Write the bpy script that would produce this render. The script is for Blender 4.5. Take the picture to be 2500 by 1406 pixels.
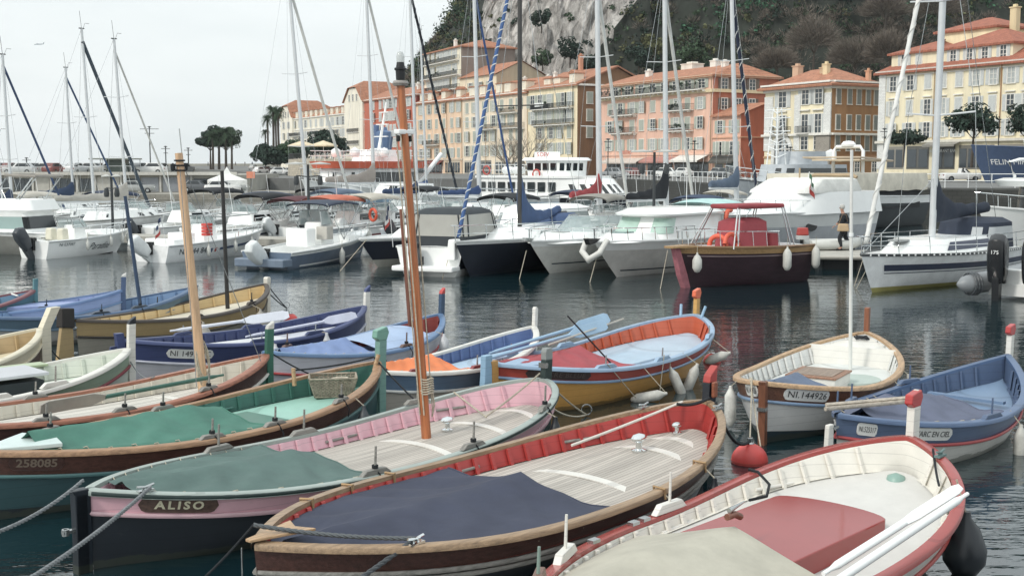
import bpy, bmesh, math, random
from mathutils import Vector, Matrix, noise
for o in list(bpy.data.objects): bpy.data.objects.remove(o)
sc = bpy.context.scene
COL = sc.collection
PI = math.pi
R = math.radians
F, CH = 2900.0, 3.8                                   # focal length in photo pixels, eye height
PITCH = math.atan((703 - 405) / F)
cd = bpy.data.cameras.new('camera'); cam = bpy.data.objects.new('camera', cd); COL.objects.link(cam)
cam.location = (0, 0, CH); cam.rotation_euler = (PI / 2 - PITCH, 0, 0)
cd.sensor_width = 36; cd.lens = F / 2500 * 36; cd.clip_start = .1; cd.clip_end = 6000
sc.camera = cam
sc.view_settings.view_transform = 'Standard'; sc.view_settings.look = 'None'
sc.view_settings.exposure = 0.08; sc.view_settings.gamma = 1
# light: hazy bright sky, soft sun from the front left, high
SUN_EL, SUN_AZ = R(42), R(-128)                       # azimuth from +Y, towards +X positive
w = bpy.data.worlds.new('World'); sc.world = w; w.use_nodes = True
nt = w.node_tree; nt.nodes.clear(); N = nt.nodes.new; LK = nt.links.new
sky = N('ShaderNodeTexSky'); sky.sky_type = 'NISHITA'; sky.sun_disc = False
sky.sun_elevation = SUN_EL; sky.sun_rotation = SUN_AZ; sky.dust_density = 4; sky.air_density = 1.2
bg1 = N('ShaderNodeBackground'); bg1.inputs[1].default_value = .13; LK(sky.outputs[0], bg1.inputs[0])
tc = N('ShaderNodeTexCoord'); mp = N('ShaderNodeMapping'); mp.inputs['Scale'].default_value = (1, 1, 5)
LK(tc.outputs['Generated'], mp.inputs[0])
nz = N('ShaderNodeTexNoise'); nz.inputs['Scale'].default_value = 2.2; nz.inputs['Detail'].default_value = 7; nz.inputs['Roughness'].default_value = .55
LK(mp.outputs[0], nz.inputs[0])
cr = N('ShaderNodeValToRGB'); cr.color_ramp.elements[0].position = .36; cr.color_ramp.elements[0].color = (.745, .8, .81, 1)
cr.color_ramp.elements[1].position = .6; cr.color_ramp.elements[1].color = (.84, .885, .89, 1); LK(nz.outputs[0], cr.inputs[0])
bg2 = N('ShaderNodeBackground'); LK(cr.outputs[0], bg2.inputs[0])
sp = N('ShaderNodeSeparateXYZ'); LK(tc.outputs['Generated'], sp.inputs[0]); mr = N('ShaderNodeMapRange'); LK(sp.outputs[2], mr.inputs[0])   # overcast: brighter overhead
mr.inputs[1].default_value = .12; mr.inputs[2].default_value = .9; mr.inputs[3].default_value = 1.19; mr.inputs[4].default_value = 1.5; LK(mr.outputs[0], bg2.inputs[1])
mx = N('ShaderNodeMixShader'); mx.inputs[0].default_value = .88; LK(bg1.outputs[0], mx.inputs[1]); LK(bg2.outputs[0], mx.inputs[2])
wo = N('ShaderNodeOutputWorld'); LK(mx.outputs[0], wo.inputs[0])
sd = bpy.data.lights.new('sun', 'SUN'); sd.energy = 1.6; sd.angle = R(7); sd.color = (1, .955, .88)
so = bpy.data.objects.new('sun', sd); COL.objects.link(so)
sv = Vector((math.sin(SUN_AZ) * math.cos(SUN_EL), math.cos(SUN_AZ) * math.cos(SUN_EL), math.sin(SUN_EL)))
so.rotation_euler = sv.to_track_quat('Z', 'Y').to_euler(); so.location = (0, 0, 60)

# ---------------------------------------------------------------- helpers
def at(px, py, z):                                    # photo pixel on a horizontal plane
    u = (px - 1250) / F; v = (703 - py) / F
    dy = math.cos(PITCH) + v * math.sin(PITCH); dz = v * math.cos(PITCH) - math.sin(PITCH)
    t = (z - CH) / dz
    return Vector((u * t, dy * t, z))
def aty(px, py, Y):                                   # photo pixel at a distance
    u = (px - 1250) / F; v = (703 - py) / F
    dy = math.cos(PITCH) + v * math.sin(PITCH); dz = v * math.cos(PITCH) - math.sin(PITCH)
    t = Y / dy
    return Vector((u * t, Y, CH + dz * t))
def lin(h):
    h = h.lstrip('#'); f = lambda x: (x / 12.92 if x <= .04045 else ((x + .055) / 1.055) ** 2.4)
    c = [f(int(h[i:i + 2], 16) / 255) for i in (0, 2, 4)]; g = .25 * c[0] + .6 * c[1] + .15 * c[2]
    return tuple(x + (g - x) * .17 for x in c)
MATS = {}
def mat(name, col, rough=.5, metal=0, var=.12, scale=2.5, stretch=(1, 1, 1), bump=0, bscale=None, kind=None, p=None):
    if name in MATS: return MATS[name]
    c = lin(col) if isinstance(col, str) else col
    m = bpy.data.materials.new(name); m.use_nodes = True; t = m.node_tree; n = t.nodes; l = t.links.new
    b = n['Principled BSDF']; b.inputs['Roughness'].default_value = rough; b.inputs['Metallic'].default_value = metal
    tc = n.new('ShaderNodeTexCoord'); mp = n.new('ShaderNodeMapping'); mp.inputs['Scale'].default_value = stretch
    l(tc.outputs['Object'], mp.inputs[0])
    nz = n.new('ShaderNodeTexNoise'); nz.inputs['Scale'].default_value = scale; nz.inputs['Detail'].default_value = 6; nz.inputs['Roughness'].default_value = .65
    l(mp.outputs[0], nz.inputs[0])
    r = n.new('ShaderNodeValToRGB'); r.color_ramp.elements[0].position = .3; r.color_ramp.elements[1].position = .7
    r.color_ramp.elements[0].color = tuple(x * (1 - var) for x in c) + (1,)
    r.color_ramp.elements[1].color = tuple(min(1, x * (1 + var)) for x in c) + (1,)
    l(nz.outputs[0], r.inputs[0]); out = r.outputs[0]
    def math_(op, a, bb=None, cc=None):
        q = n.new('ShaderNodeMath'); q.operation = op
        for i, v in enumerate((a, bb, cc)):
            if v is None: continue
            if isinstance(v, (int, float)): q.inputs[i].default_value = v
            else: l(v, q.inputs[i])
        return q.outputs[0]
    def mix(fac, a, bcol):
        q = n.new('ShaderNodeMix'); q.data_type = 'RGBA'
        if isinstance(fac, (int, float)): q.inputs[0].default_value = fac
        else: l(fac, q.inputs[0])
        l(a, q.inputs[6])
        if isinstance(bcol, tuple): q.inputs[7].default_value = tuple(bcol) + (1,)
        else: l(bcol, q.inputs[7])
        return q.outputs[2]
    hgt = None
    if kind in ('planks', 'lap'):                     # seams between planks: p = (axis, width)
        ax, wd = p; s = n.new('ShaderNodeSeparateXYZ'); l(tc.outputs['Object'], s.inputs[0])
        v = math_('DIVIDE', s.outputs[ax], wd); fr = math_('FRACT', v); fl = math_('FLOOR', v)
        wn = n.new('ShaderNodeTexWhiteNoise'); wn.noise_dimensions = '1D'; l(fl, wn.inputs['W'])
        vv = math_('MULTIPLY_ADD', wn.outputs[0], .3, .82)
        q = n.new('ShaderNodeVectorMath'); q.operation = 'SCALE'; l(out, q.inputs[0]); l(vv, q.inputs['Scale']); out = q.outputs[0]
        ln = math_('LESS_THAN', fr, .13 if kind == 'planks' else .05)
        out = mix(math_('MULTIPLY', ln, .75), out, tuple(x * .22 for x in c))
        hgt = math_('SUBTRACT', 1, ln)
    if kind == 'tiles':                               # rounded roof tiles running down the slope
        s = n.new('ShaderNodeSeparateXYZ'); l(tc.outputs['Object'], s.inputs[0])
        a = math_('SINE', math_('MULTIPLY', s.outputs[0], 15)); bb = math_('FRACT', math_('MULTIPLY', s.outputs[2], 3.3))
        hgt = math_('ADD', math_('MULTIPLY', a, .5), bb)
        out = mix(math_('MULTIPLY', math_('LESS_THAN', a, -.55), .35), out, tuple(x * .4 for x in c))
        wn = n.new('ShaderNodeTexNoise'); wn.inputs['Scale'].default_value = 9; l(tc.outputs['Object'], wn.inputs[0])
        q = n.new('ShaderNodeVectorMath'); q.operation = 'SCALE'; l(out, q.inputs[0]); l(math_('MULTIPLY_ADD', wn.outputs[0], .9, .55), q.inputs['Scale']); out = q.outputs[0]
    if kind == 'blocks':
        br = n.new('ShaderNodeTexBrick'); br.inputs['Scale'].default_value = p or 1.2
        br.inputs['Color1'].default_value = tuple(x * .8 for x in c) + (1,); br.inputs['Color2'].default_value = tuple(min(1, x * 1.2) for x in c) + (1,)
        br.inputs['Mortar'].default_value = tuple(x * .45 for x in c) + (1,); br.inputs['Mortar Size'].default_value = .02
        cx = n.new('ShaderNodeCombineXYZ'); s = n.new('ShaderNodeSeparateXYZ'); l(tc.outputs['Object'], s.inputs[0])
        l(math_('ADD', s.outputs[0], s.outputs[1]), cx.inputs[0]); l(s.outputs[2], cx.inputs[1]); l(cx.outputs[0], br.inputs[0])
        out = mix(.5, out, br.outputs[0])
    if kind == 'leaf':                                # every leaf clump gets its own tone
        g = n.new('ShaderNodeNewGeometry'); rr = n.new('ShaderNodeValToRGB')
        e = rr.color_ramp.elements; e[0].color = tuple(x * .45 for x in c) + (1,); e[1].color = tuple(x * 1.75 for x in c) + (1,)
        e2 = e.new(.6); e2.color = tuple(x * .95 for x in c) + (1,)
        l(g.outputs['Random Per Island'], rr.inputs[0]); out = mix(.75, out, rr.outputs[0])
        b.inputs['Specular IOR Level'].default_value = .2
    if kind == 'rock':
        v2 = n.new('ShaderNodeTexNoise'); v2.inputs['Scale'].default_value = .35; v2.inputs['Detail'].default_value = 10; v2.inputs['Roughness'].default_value = .8
        l(mp.outputs[0], v2.inputs[0])
        r2 = n.new('ShaderNodeValToRGB'); r2.color_ramp.elements[0].position = .47; r2.color_ramp.elements[1].position = .56
        l(v2.outputs[0], r2.inputs[0]); out = mix(r2.outputs[0], mix(.4, out, lin('#6b675f')), out)
        vo = n.new('ShaderNodeTexVoronoi'); vo.feature = 'DISTANCE_TO_EDGE'; vo.inputs['Scale'].default_value = .42
        dm = n.new('ShaderNodeVectorMath'); dm.operation = 'MULTIPLY_ADD'; l(v2.outputs['Color'], dm.inputs[0]); dm.inputs[1].default_value = (5, 5, 5); l(mp.outputs[0], dm.inputs[2]); l(dm.outputs[0], vo.inputs[0])
        ck = math_('LESS_THAN', vo.outputs[0], .05); out = mix(math_('MULTIPLY', ck, .4), out, lin('#4a4743'))
        hgt = math_('ADD', v2.outputs[0], math_('MINIMUM', vo.outputs[0], .25))
    if kind == 'scratch':                             # chipped and stained boat paint
        v2 = n.new('ShaderNodeTexNoise'); v2.inputs['Scale'].default_value = 5; v2.inputs['Detail'].default_value = 12; v2.inputs['Roughness'].default_value = .75
        m2 = n.new('ShaderNodeMapping'); m2.inputs['Scale'].default_value = (.5, .5, 2.4); l(tc.outputs['Object'], m2.inputs[0]); l(m2.outputs[0], v2.inputs[0])
        r2 = n.new('ShaderNodeValToRGB'); r2.color_ramp.elements[0].position = .62; r2.color_ramp.elements[1].position = .68
        l(v2.outputs[0], r2.inputs[0]); f = math_('MULTIPLY', r2.outputs[0], .45)
        out = mix(f, out, tuple(x * .55 + .06 for x in c))
        s = n.new('ShaderNodeSeparateXYZ'); l(tc.outputs['Object'], s.inputs[0])
        sm = math_('LESS_THAN', math_('FRACT', math_('MULTIPLY', s.outputs[2], 8.7)), .07); out = mix(math_('MULTIPLY', sm, .28), out, tuple(x * .35 for x in c))
        al = math_('LESS_THAN', math_('MULTIPLY_ADD', v2.outputs[0], -.22, s.outputs[2]), -.035); out = mix(math_('MULTIPLY', al, .6), out, lin('#3d4436'))
    if kind == 'band':                                # painted band around a line (p = axis, frequency, second colour)
        s = n.new('ShaderNodeSeparateXYZ'); l(tc.outputs['Object'], s.inputs[0])
        ln = math_('LESS_THAN', math_('FRACT', math_('MULTIPLY', math_('ADD', s.outputs[2], s.outputs[0]), p[0])), .3)
        out = mix(ln, out, lin(p[1]))
    l(out, b.inputs['Base Color'])
    if bump or hgt:
        bp = n.new('ShaderNodeBump'); bp.inputs['Strength'].default_value = min(1, bump or .4); bp.inputs['Distance'].default_value = .02 if bump <= 1 else bump
        if hgt is None:
            n2 = n.new('ShaderNodeTexNoise'); n2.inputs['Scale'].default_value = bscale or scale * 4; n2.inputs['Detail'].default_value = 4; l(mp.outputs[0], n2.inputs[0]); hgt = n2.outputs[0]
        l(hgt, bp.inputs['Height']); l(bp.outputs[0], b.inputs['Normal'])
    MATS[name] = m
    return m
def glass(name, col, rough=.05, alpha=1):
    if name in MATS: return MATS[name]
    m = mat(name, col, rough, 0, .05); m.node_tree.nodes['Principled BSDF'].inputs['Alpha'].default_value = alpha
    m.node_tree.nodes['Principled BSDF'].inputs['Specular IOR Level'].default_value = .8
    return m
def paint(h, rough=.35, **k): return mat('paint_' + h.strip('#') + str(rough), h, rough, 0, k.pop('var', .08), kind='scratch', **k)
def plain(h, rough=.4, **k): return mat('plain_' + h.strip('#') + str(rough), h, rough, **k)
def wood(h, rough=.4, ax=0): return mat('wood_' + h.strip('#') + str(ax), h, rough, 0, .38, 7, (.35, 5, 5) if ax == 0 else (5, 5, .3), bump=.25)
def canvas(h): return mat('canvas_' + h.strip('#'), h, .85, 0, .16, 1.6, bump=.5, bscale=5)
SPLIT = {'rib', 'window', 'wheelhouse_window', 'side_window', 'front_window', 'cabin_window', 'sprayhood_window', 'shop_window', 'canopy_post', 'spreaders', 'mullion', 'raft_canister', 'inner_strip', 'latch', 'eyes', 'tube', 'pane', 'boat_pile', 'halyard', 'pulley', 'mast_blocks', 'gudgeon', 'canvas_seam', 'seam', 'covering_board'}
class MB:
    def __init__(s): s.v = []; s.f = []; s.m = []
    def add(s, vs, fs, mi=0):
        o = len(s.v); s.v += [tuple(v) for v in vs]; s.f += [tuple(o + i for i in f) for f in fs]; s.m += [mi] * len(fs); return s
    def box(s, c, d, rot=0, mi=0, taper=1):
        x, y, z = c; a, b, h = d[0] / 2, d[1] / 2, d[2] / 2; cs, sn = math.cos(rot), math.sin(rot); vs = []
        for k, tz in ((-h, 1), (h, taper)):
            for i, j in ((-a, -b), (a, -b), (a, b), (-a, b)): i *= tz; j *= tz; vs.append((x + i * cs - j * sn, y + i * sn + j * cs, z + k))
        return s.add(vs, [(0, 3, 2, 1), (4, 5, 6, 7), (0, 1, 5, 4), (1, 2, 6, 5), (2, 3, 7, 6), (3, 0, 4, 7)], mi)
    def tube(s, pts, r, n=8, mi=0, r2=None, cap=True):
        pts = [Vector(p) for p in pts]; k = len(pts); vs = []; up = Vector((0, 0, 1))
        for i, p in enumerate(pts):
            d = (pts[min(i + 1, k - 1)] - pts[max(i - 1, 0)]);
            if d.length < 1e-9: d = Vector((0, 0, 1))
            d.normalize()
            a = d.cross(up if abs(d.z) < .95 else Vector((1, 0, 0))); a.normalize(); b = d.cross(a)
            rr = r[i] if isinstance(r, (list, tuple)) else (r if r2 is None else r + (r2 - r) * i / (k - 1))
            for j in range(n):
                t = 2 * PI * j / n; vs.append(p + a * math.cos(t) * rr + b * math.sin(t) * rr)
        fs = [(i * n + j, i * n + (j + 1) % n, (i + 1) * n + (j + 1) % n, (i + 1) * n + j) for i in range(k - 1) for j in range(n)]
        if cap: fs += [tuple(range(n))[::-1], tuple((k - 1) * n + j for j in range(n))]
        return s.add(vs, fs, mi)
    def lathe(s, prof, c=(0, 0, 0), n=20, mi=0, ax=None):
        vs = []; c = Vector(c); q = Vector((0, 0, 1)).rotation_difference(Vector(ax)) if ax else None
        for r, z in prof:
            for j in range(n):
                v = Vector((r * math.cos(2 * PI * j / n), r * math.sin(2 * PI * j / n), z))
                if q: v = q @ v
                vs.append(c + v)
        fs = [(i * n + j, i * n + (j + 1) % n, (i + 1) * n + (j + 1) % n, (i + 1) * n + j) for i in range(len(prof) - 1) for j in range(n)]
        return s.add(vs, fs, mi)
    def grid(s, rows, mi=0, close=False, flip=False):
        n = len(rows[0]); vs = [p for r in rows for p in r]; fs = []
        for i in range(len(rows) - 1):
            for j in range(n if close else n - 1):
                q = (i * n + j, i * n + (j + 1) % n, (i + 1) * n + (j + 1) % n, (i + 1) * n + j); fs.append(q[::-1] if flip else q)
        return s.add(vs, fs, mi)
    def prof(s, pts, y0, y1, mi=0):                   # outline in xz pulled along y
        n = len(pts); vs = [(x, y0, z) for x, z in pts] + [(x, y1, z) for x, z in pts]
        return s.add(vs, [tuple(range(n)), tuple(range(2 * n - 1, n - 1, -1))] + [(i, n + i, n + (i + 1) % n, (i + 1) % n) for i in range(n)], mi)
    def plan(s, pts, z0, z1, mi=0):                   # outline in xy pulled along z
        n = len(pts); vs = [(x, y, z0) for x, y in pts] + [(x, y, z1) for x, y in pts]
        return s.add(vs, [tuple(range(n))[::-1], tuple(range(n, 2 * n))] + [(i, (i + 1) % n, n + (i + 1) % n, n + i) for i in range(n)], mi)
    def mesh(s, name, mats):
        me = bpy.data.meshes.new(name); me.from_pydata(s.v, [], s.f)
        for m in (mats if isinstance(mats, (list, tuple)) else [mats]): me.materials.append(m)
        if isinstance(mats, (list, tuple)) and len(mats) > 1: me.polygons.foreach_set('material_index', s.m)
        return me
    def build(s, name, mats, parent=None, smooth=False, bevel=0, fix=True):
        if name in SPLIT and len(s.f) > 1:             # one object for every separate pane, rib or post
            pr = list(range(len(s.v)))
            def fd(i):
                while pr[i] != i: pr[i] = pr[pr[i]]; i = pr[i]
                return i
            for f in s.f:
                for k in f[1:]: pr[fd(k)] = fd(f[0])
            G = {}
            for f in s.f: G.setdefault(fd(f[0]), []).append(f)
            if len(G) > 1:
                out = None
                for fs in G.values():
                    ids = sorted({i for f in fs for i in f}); mp = {i: k for k, i in enumerate(ids)}; q = MB(); q.add([s.v[i] for i in ids], [tuple(mp[i] for i in f) for f in fs]); out = q._b(name, mats, parent, smooth, bevel, fix)
                return out
        return s._b(name, mats, parent, smooth, bevel, fix)
    def _b(s, name, mats, parent=None, smooth=False, bevel=0, fix=True):
        me = s.mesh(name, mats)
        if fix and len(s.f) < 20000:
            bm = bmesh.new(); bm.from_mesh(me)
            bmesh.ops.remove_doubles(bm, verts=bm.verts, dist=1e-5); bmesh.ops.recalc_face_normals(bm, faces=bm.faces)
            bm.to_mesh(me); bm.free()
        if smooth: smooth_(me, 40 if smooth is True else smooth)
        o = bpy.data.objects.new(name, me); COL.objects.link(o)
        if parent: o.parent = parent
        if bevel:
            bv = o.modifiers.new('bevel', 'BEVEL'); bv.width = bevel; bv.segments = 2; bv.limit_method = 'ANGLE'
        return o
def smooth_(me, ang):
    me.polygons.foreach_set('use_smooth', [True] * len(me.polygons))
    try: me.set_sharp_from_angle(angle=R(ang))
    except Exception: pass
def tag(o, label, cat, group=None):
    o['label'] = label; o['category'] = cat
    if group: o['group'] = group
    return o
def thing(name, label, cat, loc, rz=0, group=None):
    o = bpy.data.objects.new(name, None); COL.objects.link(o); o.location = loc; o.rotation_euler = (0, 0, rz); o.empty_display_size = .2
    return tag(o, label, cat, group)
def dup(root, loc, rz, label=None, group=None, scale=None):
    kids = {}
    def cp(o, par):
        c = o.copy(); COL.objects.link(c)
        if par: c.parent = par
        for ch in o.children: cp(ch, c)
        return c
    r = cp(root, None); r.location = loc; r.rotation_euler = (0, 0, rz)
    if label: r['label'] = label
    if group: r['group'] = group
    if scale: r.scale = (scale,) * 3
    return r
def stuff(o): o['kind'] = 'stuff'; return o
def struct(o): o['kind'] = 'structure'; return o
def text_mesh(txt, h, spacing=1.0, ext=.0, shear=0):
    cu = bpy.data.curves.new('t', 'FONT'); cu.body = txt; cu.size = h / .72; cu.align_x = 'CENTER'; cu.align_y = 'CENTER'; cu.space_character = spacing
    cu.offset = ext; cu.shear = shear; cu.resolution_u = 3
    o = bpy.data.objects.new('t', cu); me = bpy.data.meshes.new_from_object(o); bpy.data.objects.remove(o); bpy.data.curves.remove(cu)
    V = [tuple(v.co) for v in me.vertices]; Fc = [tuple(p.vertices) for p in me.polygons]; bpy.data.meshes.remove(me)
    return V, Fc
def lerp(a, b, t): return a + (b - a) * t
def sag(a, b, d, n=14):
    a, b = Vector(a), Vector(b)
    return [a.lerp(b, i / n) - Vector((0, 0, d * 4 * (i / n) * (1 - i / n))) for i in range(n + 1)]
ROPE = mat('rope_cream', '#b3aa96', .9, 0, .3, 30, bump=.5); ROPED = mat('rope_dark', '#24282d', .9, 0, .3, 30, bump=.5)
ROPEG = mat('rope_grey', '#7d8285', .9, 0, .3, 30, bump=.5)
STEEL = mat('steel', '#b8bcbc', .25, .9, .05); CHROME = mat('chrome', '#dfe3e3', .08, 1, .02); ALU = mat('aluminium', '#cdd1d3', .38, .35, .06)
WHITE = plain('#ecefee', .3, var=.04, scale=1); GEL = mat('gelcoat', '#f1f3f1', .22, 0, .05, .8); BLACK = plain('#15181c', .4); RUBBER = plain('#1c1f23', .6)
DGLASS = glass('dark_glass', '#1b2529'); CURT = glass('window_curtain', '#8ba8a4', .15)
def strands(mb, pts, r, tw=.055, n=5, mi=0):          # three-strand laid rope
    pts = [Vector(p) for p in pts]; L = sum((pts[i + 1] - pts[i]).length for i in range(len(pts) - 1)); N_ = max(8, int(L / tw * 4)); seg = []
    acc = [0]
    for i in range(len(pts) - 1): acc.append(acc[-1] + (pts[i + 1] - pts[i]).length)
    for k in range(3):
        out = []
        for i in range(N_ + 1):
            d = L * i / N_; j = 0
            while j < len(pts) - 2 and acc[j + 1] < d: j += 1
            e = (pts[j + 1] - pts[j]); t = (d - acc[j]) / max(1e-6, e.length); p = pts[j] + e * t; e.normalize()
            a = e.cross(Vector((0, 0, 1))).normalized(); b = e.cross(a); th = 2 * PI * (d / (tw * 3) + k / 3)
            out.append(p + (a * math.cos(th) + b * math.sin(th)) * r * .5)
        mb.tube(out, r * .56, n, mi)
def rope(label, pts, r, m=ROPE, cat='rope', laid=False, group='mooring ropes', name='mooring_rope'):
    mb = MB(); (strands(mb, pts, r) if laid else mb.tube(pts, r, 6))
    return tag(mb.build(name, m, None, 60), label, cat, group)
# ---------------------------------------------------------------- water
def make_water():
    mb = MB(); mb.add([(-900, -60, 0), (900, -60, 0), (900, 5000, 0), (-900, 5000, 0)], [(0, 1, 2, 3)])
    mb.v = [(-1200, -60, 0), (1200, -60, 0), (1200, 1450, 0), (-1200, 1450, 0)]
    m = bpy.data.materials.new('harbour_water'); m.use_nodes = True; t = m.node_tree; n = t.nodes; l = t.links.new
    b = n['Principled BSDF']; b.inputs['Base Color'].default_value = (.005, .02, .025, 1); b.inputs['Roughness'].default_value = .012; b.inputs['IOR'].default_value = 2.3
    tc = n.new('ShaderNodeTexCoord')
    def nz(sx, sy, sc_, det, rot):
        mp = n.new('ShaderNodeMapping'); mp.inputs['Scale'].default_value = (sx, sy, 1); mp.inputs['Rotation'].default_value = (0, 0, rot)
        l(tc.outputs['Object'], mp.inputs[0]); q = n.new('ShaderNodeTexNoise'); q.inputs['Scale'].default_value = sc_; q.inputs['Detail'].default_value = det; q.inputs['Roughness'].default_value = .5
        l(mp.outputs[0], q.inputs[0]); return q.outputs[0]
    a = nz(.55, 1.5, .8, 4, .1); c = nz(.8, 2.2, 2.8, 3, -.15); patch = nz(1, 1, .09, 3, .4)
    def mt(op, x, y):
        q = n.new('ShaderNodeMath'); q.operation = op
        for i, v in enumerate((x, y)):
            if isinstance(v, (int, float)): q.inputs[i].default_value = v
            else: l(v, q.inputs[i])
        return q.outputs[0]
    h = mt('ADD', mt('MULTIPLY', a, 1.0), mt('MULTIPLY', c, .5))
    pr = n.new('ShaderNodeMapRange'); l(patch, pr.inputs[0]); pr.inputs[1].default_value = .35; pr.inputs[2].default_value = .62; pr.inputs[3].default_value = .35; pr.inputs[4].default_value = 1
    bp = n.new('ShaderNodeBump'); l(pr.outputs[0], bp.inputs['Strength']); bp.inputs['Distance'].default_value = .028; l(h, bp.inputs['Height']); l(bp.outputs[0], b.inputs['Normal'])
    o = mb.build('water', m, fix=False); struct(o)
make_water()
# ---------------------------------------------------------------- land
STONE = mat('quay_stone', '#8f8b80', .9, 0, .2, .8, kind='blocks', p=.9); CONC = mat('concrete', '#a5a399', .9, 0, .15, .5, bump=.2)
DSTONE = mat('dark_shaded_quay_stone', '#3f403d', .9, 0, .3, .8, kind='blocks', p=.9)  # dark stone, with the wall's shadow also put into the colour
ASPH = mat('asphalt', '#6f706e', .9, 0, .15, .6)
GZ = 2.1
LINE = lambda Y: 130.5 - .55 * Y                      # the street front the houses stand on
mb = MB(); mb.plan([(-33.5, 165), (14, 150), (22, 88), (90, 80), (400, 90), (400, 700), (-200, 700), (-88, 700), (-60, 330), (-44, 240), (-38, 175)], -2, GZ)
struct(mb.build('ground', ASPH))
mb = MB(); mb.plan([(-260, 134), (-28, 134), (-24, 150), (-40, 165), (-44, 182), (-260, 182)], -2, .6); struct(mb.build('quay', STONE))
# raised road that climbs to the viewpoint
mb = MB(); mb.add([(-52, 250, GZ + .01), (-40, 240, GZ + .01), (-62, 330, 2.6), (-80, 330, 2.6), (-88, 430, 3.7), (-130, 430, 3.7)], [(0, 1, 2, 3), (3, 2, 4, 5)])
mb.add([(-52, 250, -2), (-80, 330, -2), (-130, 430, -2), (-52, 250, GZ + .01), (-80, 330, 2.6), (-130, 430, 3.7)], [(0, 1, 4, 3), (1, 2, 5, 4)]); struct(mb.build('road', ASPH))
mb = MB(); mb.box((-100, 445, 1.5), (90, 30, 4.3)); mb.box((-100, 462, 4.1), (86, .3, 1)); struct(mb.build('promenade', CONC))
qw = thing('quay_wall', 'dark old stone quay wall with white railing behind the yachts on the right', 'wall', (0, 0, 0)); E_ = [(14, 149.8), (21.8, 87.7), (90, 79.7), (300, 86)]; mb = MB(); mb.grid([[(x, y - .1, -2), (x, y - .12, GZ - .02), (x, y + .25, GZ + .1), (x + .1, y + .6, GZ + .1)] for x, y in E_]); mb.build('wall', DSTONE, qw, fix=False); mb = MB()
for (x0, y0), (x1, y1) in zip(E_[:2], E_[1:3]):
    n = int(math.hypot(x1 - x0, y1 - y0) / 1.6)
    for i in range(n + 1): mb.tube([(lerp(x0, x1, i / n), lerp(y0, y1, i / n) + .3, GZ + .1), (lerp(x0, x1, i / n), lerp(y0, y1, i / n) + .3, GZ + 1.1)], .03, 5)
    for z in (.6, 1.1): mb.tube([(x0, y0 + .3, GZ + z), (x1, y1 + .3, GZ + z)], .03, 5)
mb.build('railing', WHITE, qw)
# hill with its cliff
EP = [(-120, 0), (-52, 2), (-44, 9), (-39, 22), (-35, 26), (-29, 33), (-23, 38.5), (-16.5, 44), (-13, 49), (-7, 62), (5, 86), (40, 95), (300, 90)]
def env(x):
    for (a, b), (c, d) in zip(EP, EP[1:]):
        if x <= c: return lerp(b, d, max(0, (x - a) / (c - a)))
    return EP[-1][1]
def rocky(X, z):                                      # where bare limestone shows
    q = X - 2 - (z - 22) * .42; n_ = noise.noise(Vector((X * .09, z * .09, 3))) * 7
    left = -9 + (z - 22) * .14 + n_ * .3; right = 13 + (z - 22) * .95 + n_
    if z > 38: right = max(right, 24 + (z - 38) * .6 + n_)
    return left < X < right and z > 14 + n_ * .5
def hill_z(X, Y):
    e = env(X) * 1.02; y0 = max(262 - .45 * max(0, min(60, X)), (130.5 - X) / .55 + 15)
    wd = 34 if -10 < X < 30 else (26 if X < -10 else 48)
    t = max(0, (Y - y0) / wd); s = 1 - math.exp(-1.5 * t) if t < 3 else .989 + (t - 3) * .02
    return e * s
def hill_pt(X, Y):
    z = hill_z(X, Y); v = Vector((X * .16, Y * .16, z * .09)); rk = 1 if rocky(X, z) else .25
    d = noise.fractal(v, .7, 2.1, 5) * 2.6 * rk + abs(noise.noise(Vector((X * .35, z * .12, 7)))) * 2.2 * rk
    return Vector((X + d * .25, Y - d, max(-1, z + d * .3) if z > .4 else -1 + z))
mb = MB(); xs = [-100 + i * 1.6 for i in range(38)] + [-39.2 + i * .8 for i in range(110)] + [48.8 + i * 3 for i in range(60)]
ys = []; y = 215
while y < 520: ys.append(y); y += (.75 if y < 330 else 8)
rows = [[hill_pt(X, Y) for X in xs] for Y in ys]
mb.grid(rows)
for i, f in enumerate(mb.f):
    c = mb.v[f[0]]; mb.m[i] = 1 if rocky(c[0], c[2]) else 0
UND = mat('undergrowth', '#2a3029', .95, 0, .4, .4, bump=.5); ROCK = mat('limestone', '#e2ddd7', .9, 0, .16, .9, (1, 1, .45), bump=2, kind='rock')
ROCK.node_tree.nodes['Bump'].inputs['Strength'].default_value = .8
o = struct(mb.build('hill', [UND, ROCK], fix=False)); o.data.polygons.foreach_set('use_smooth', [m_ == 0 for m_ in mb.m])
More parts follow.
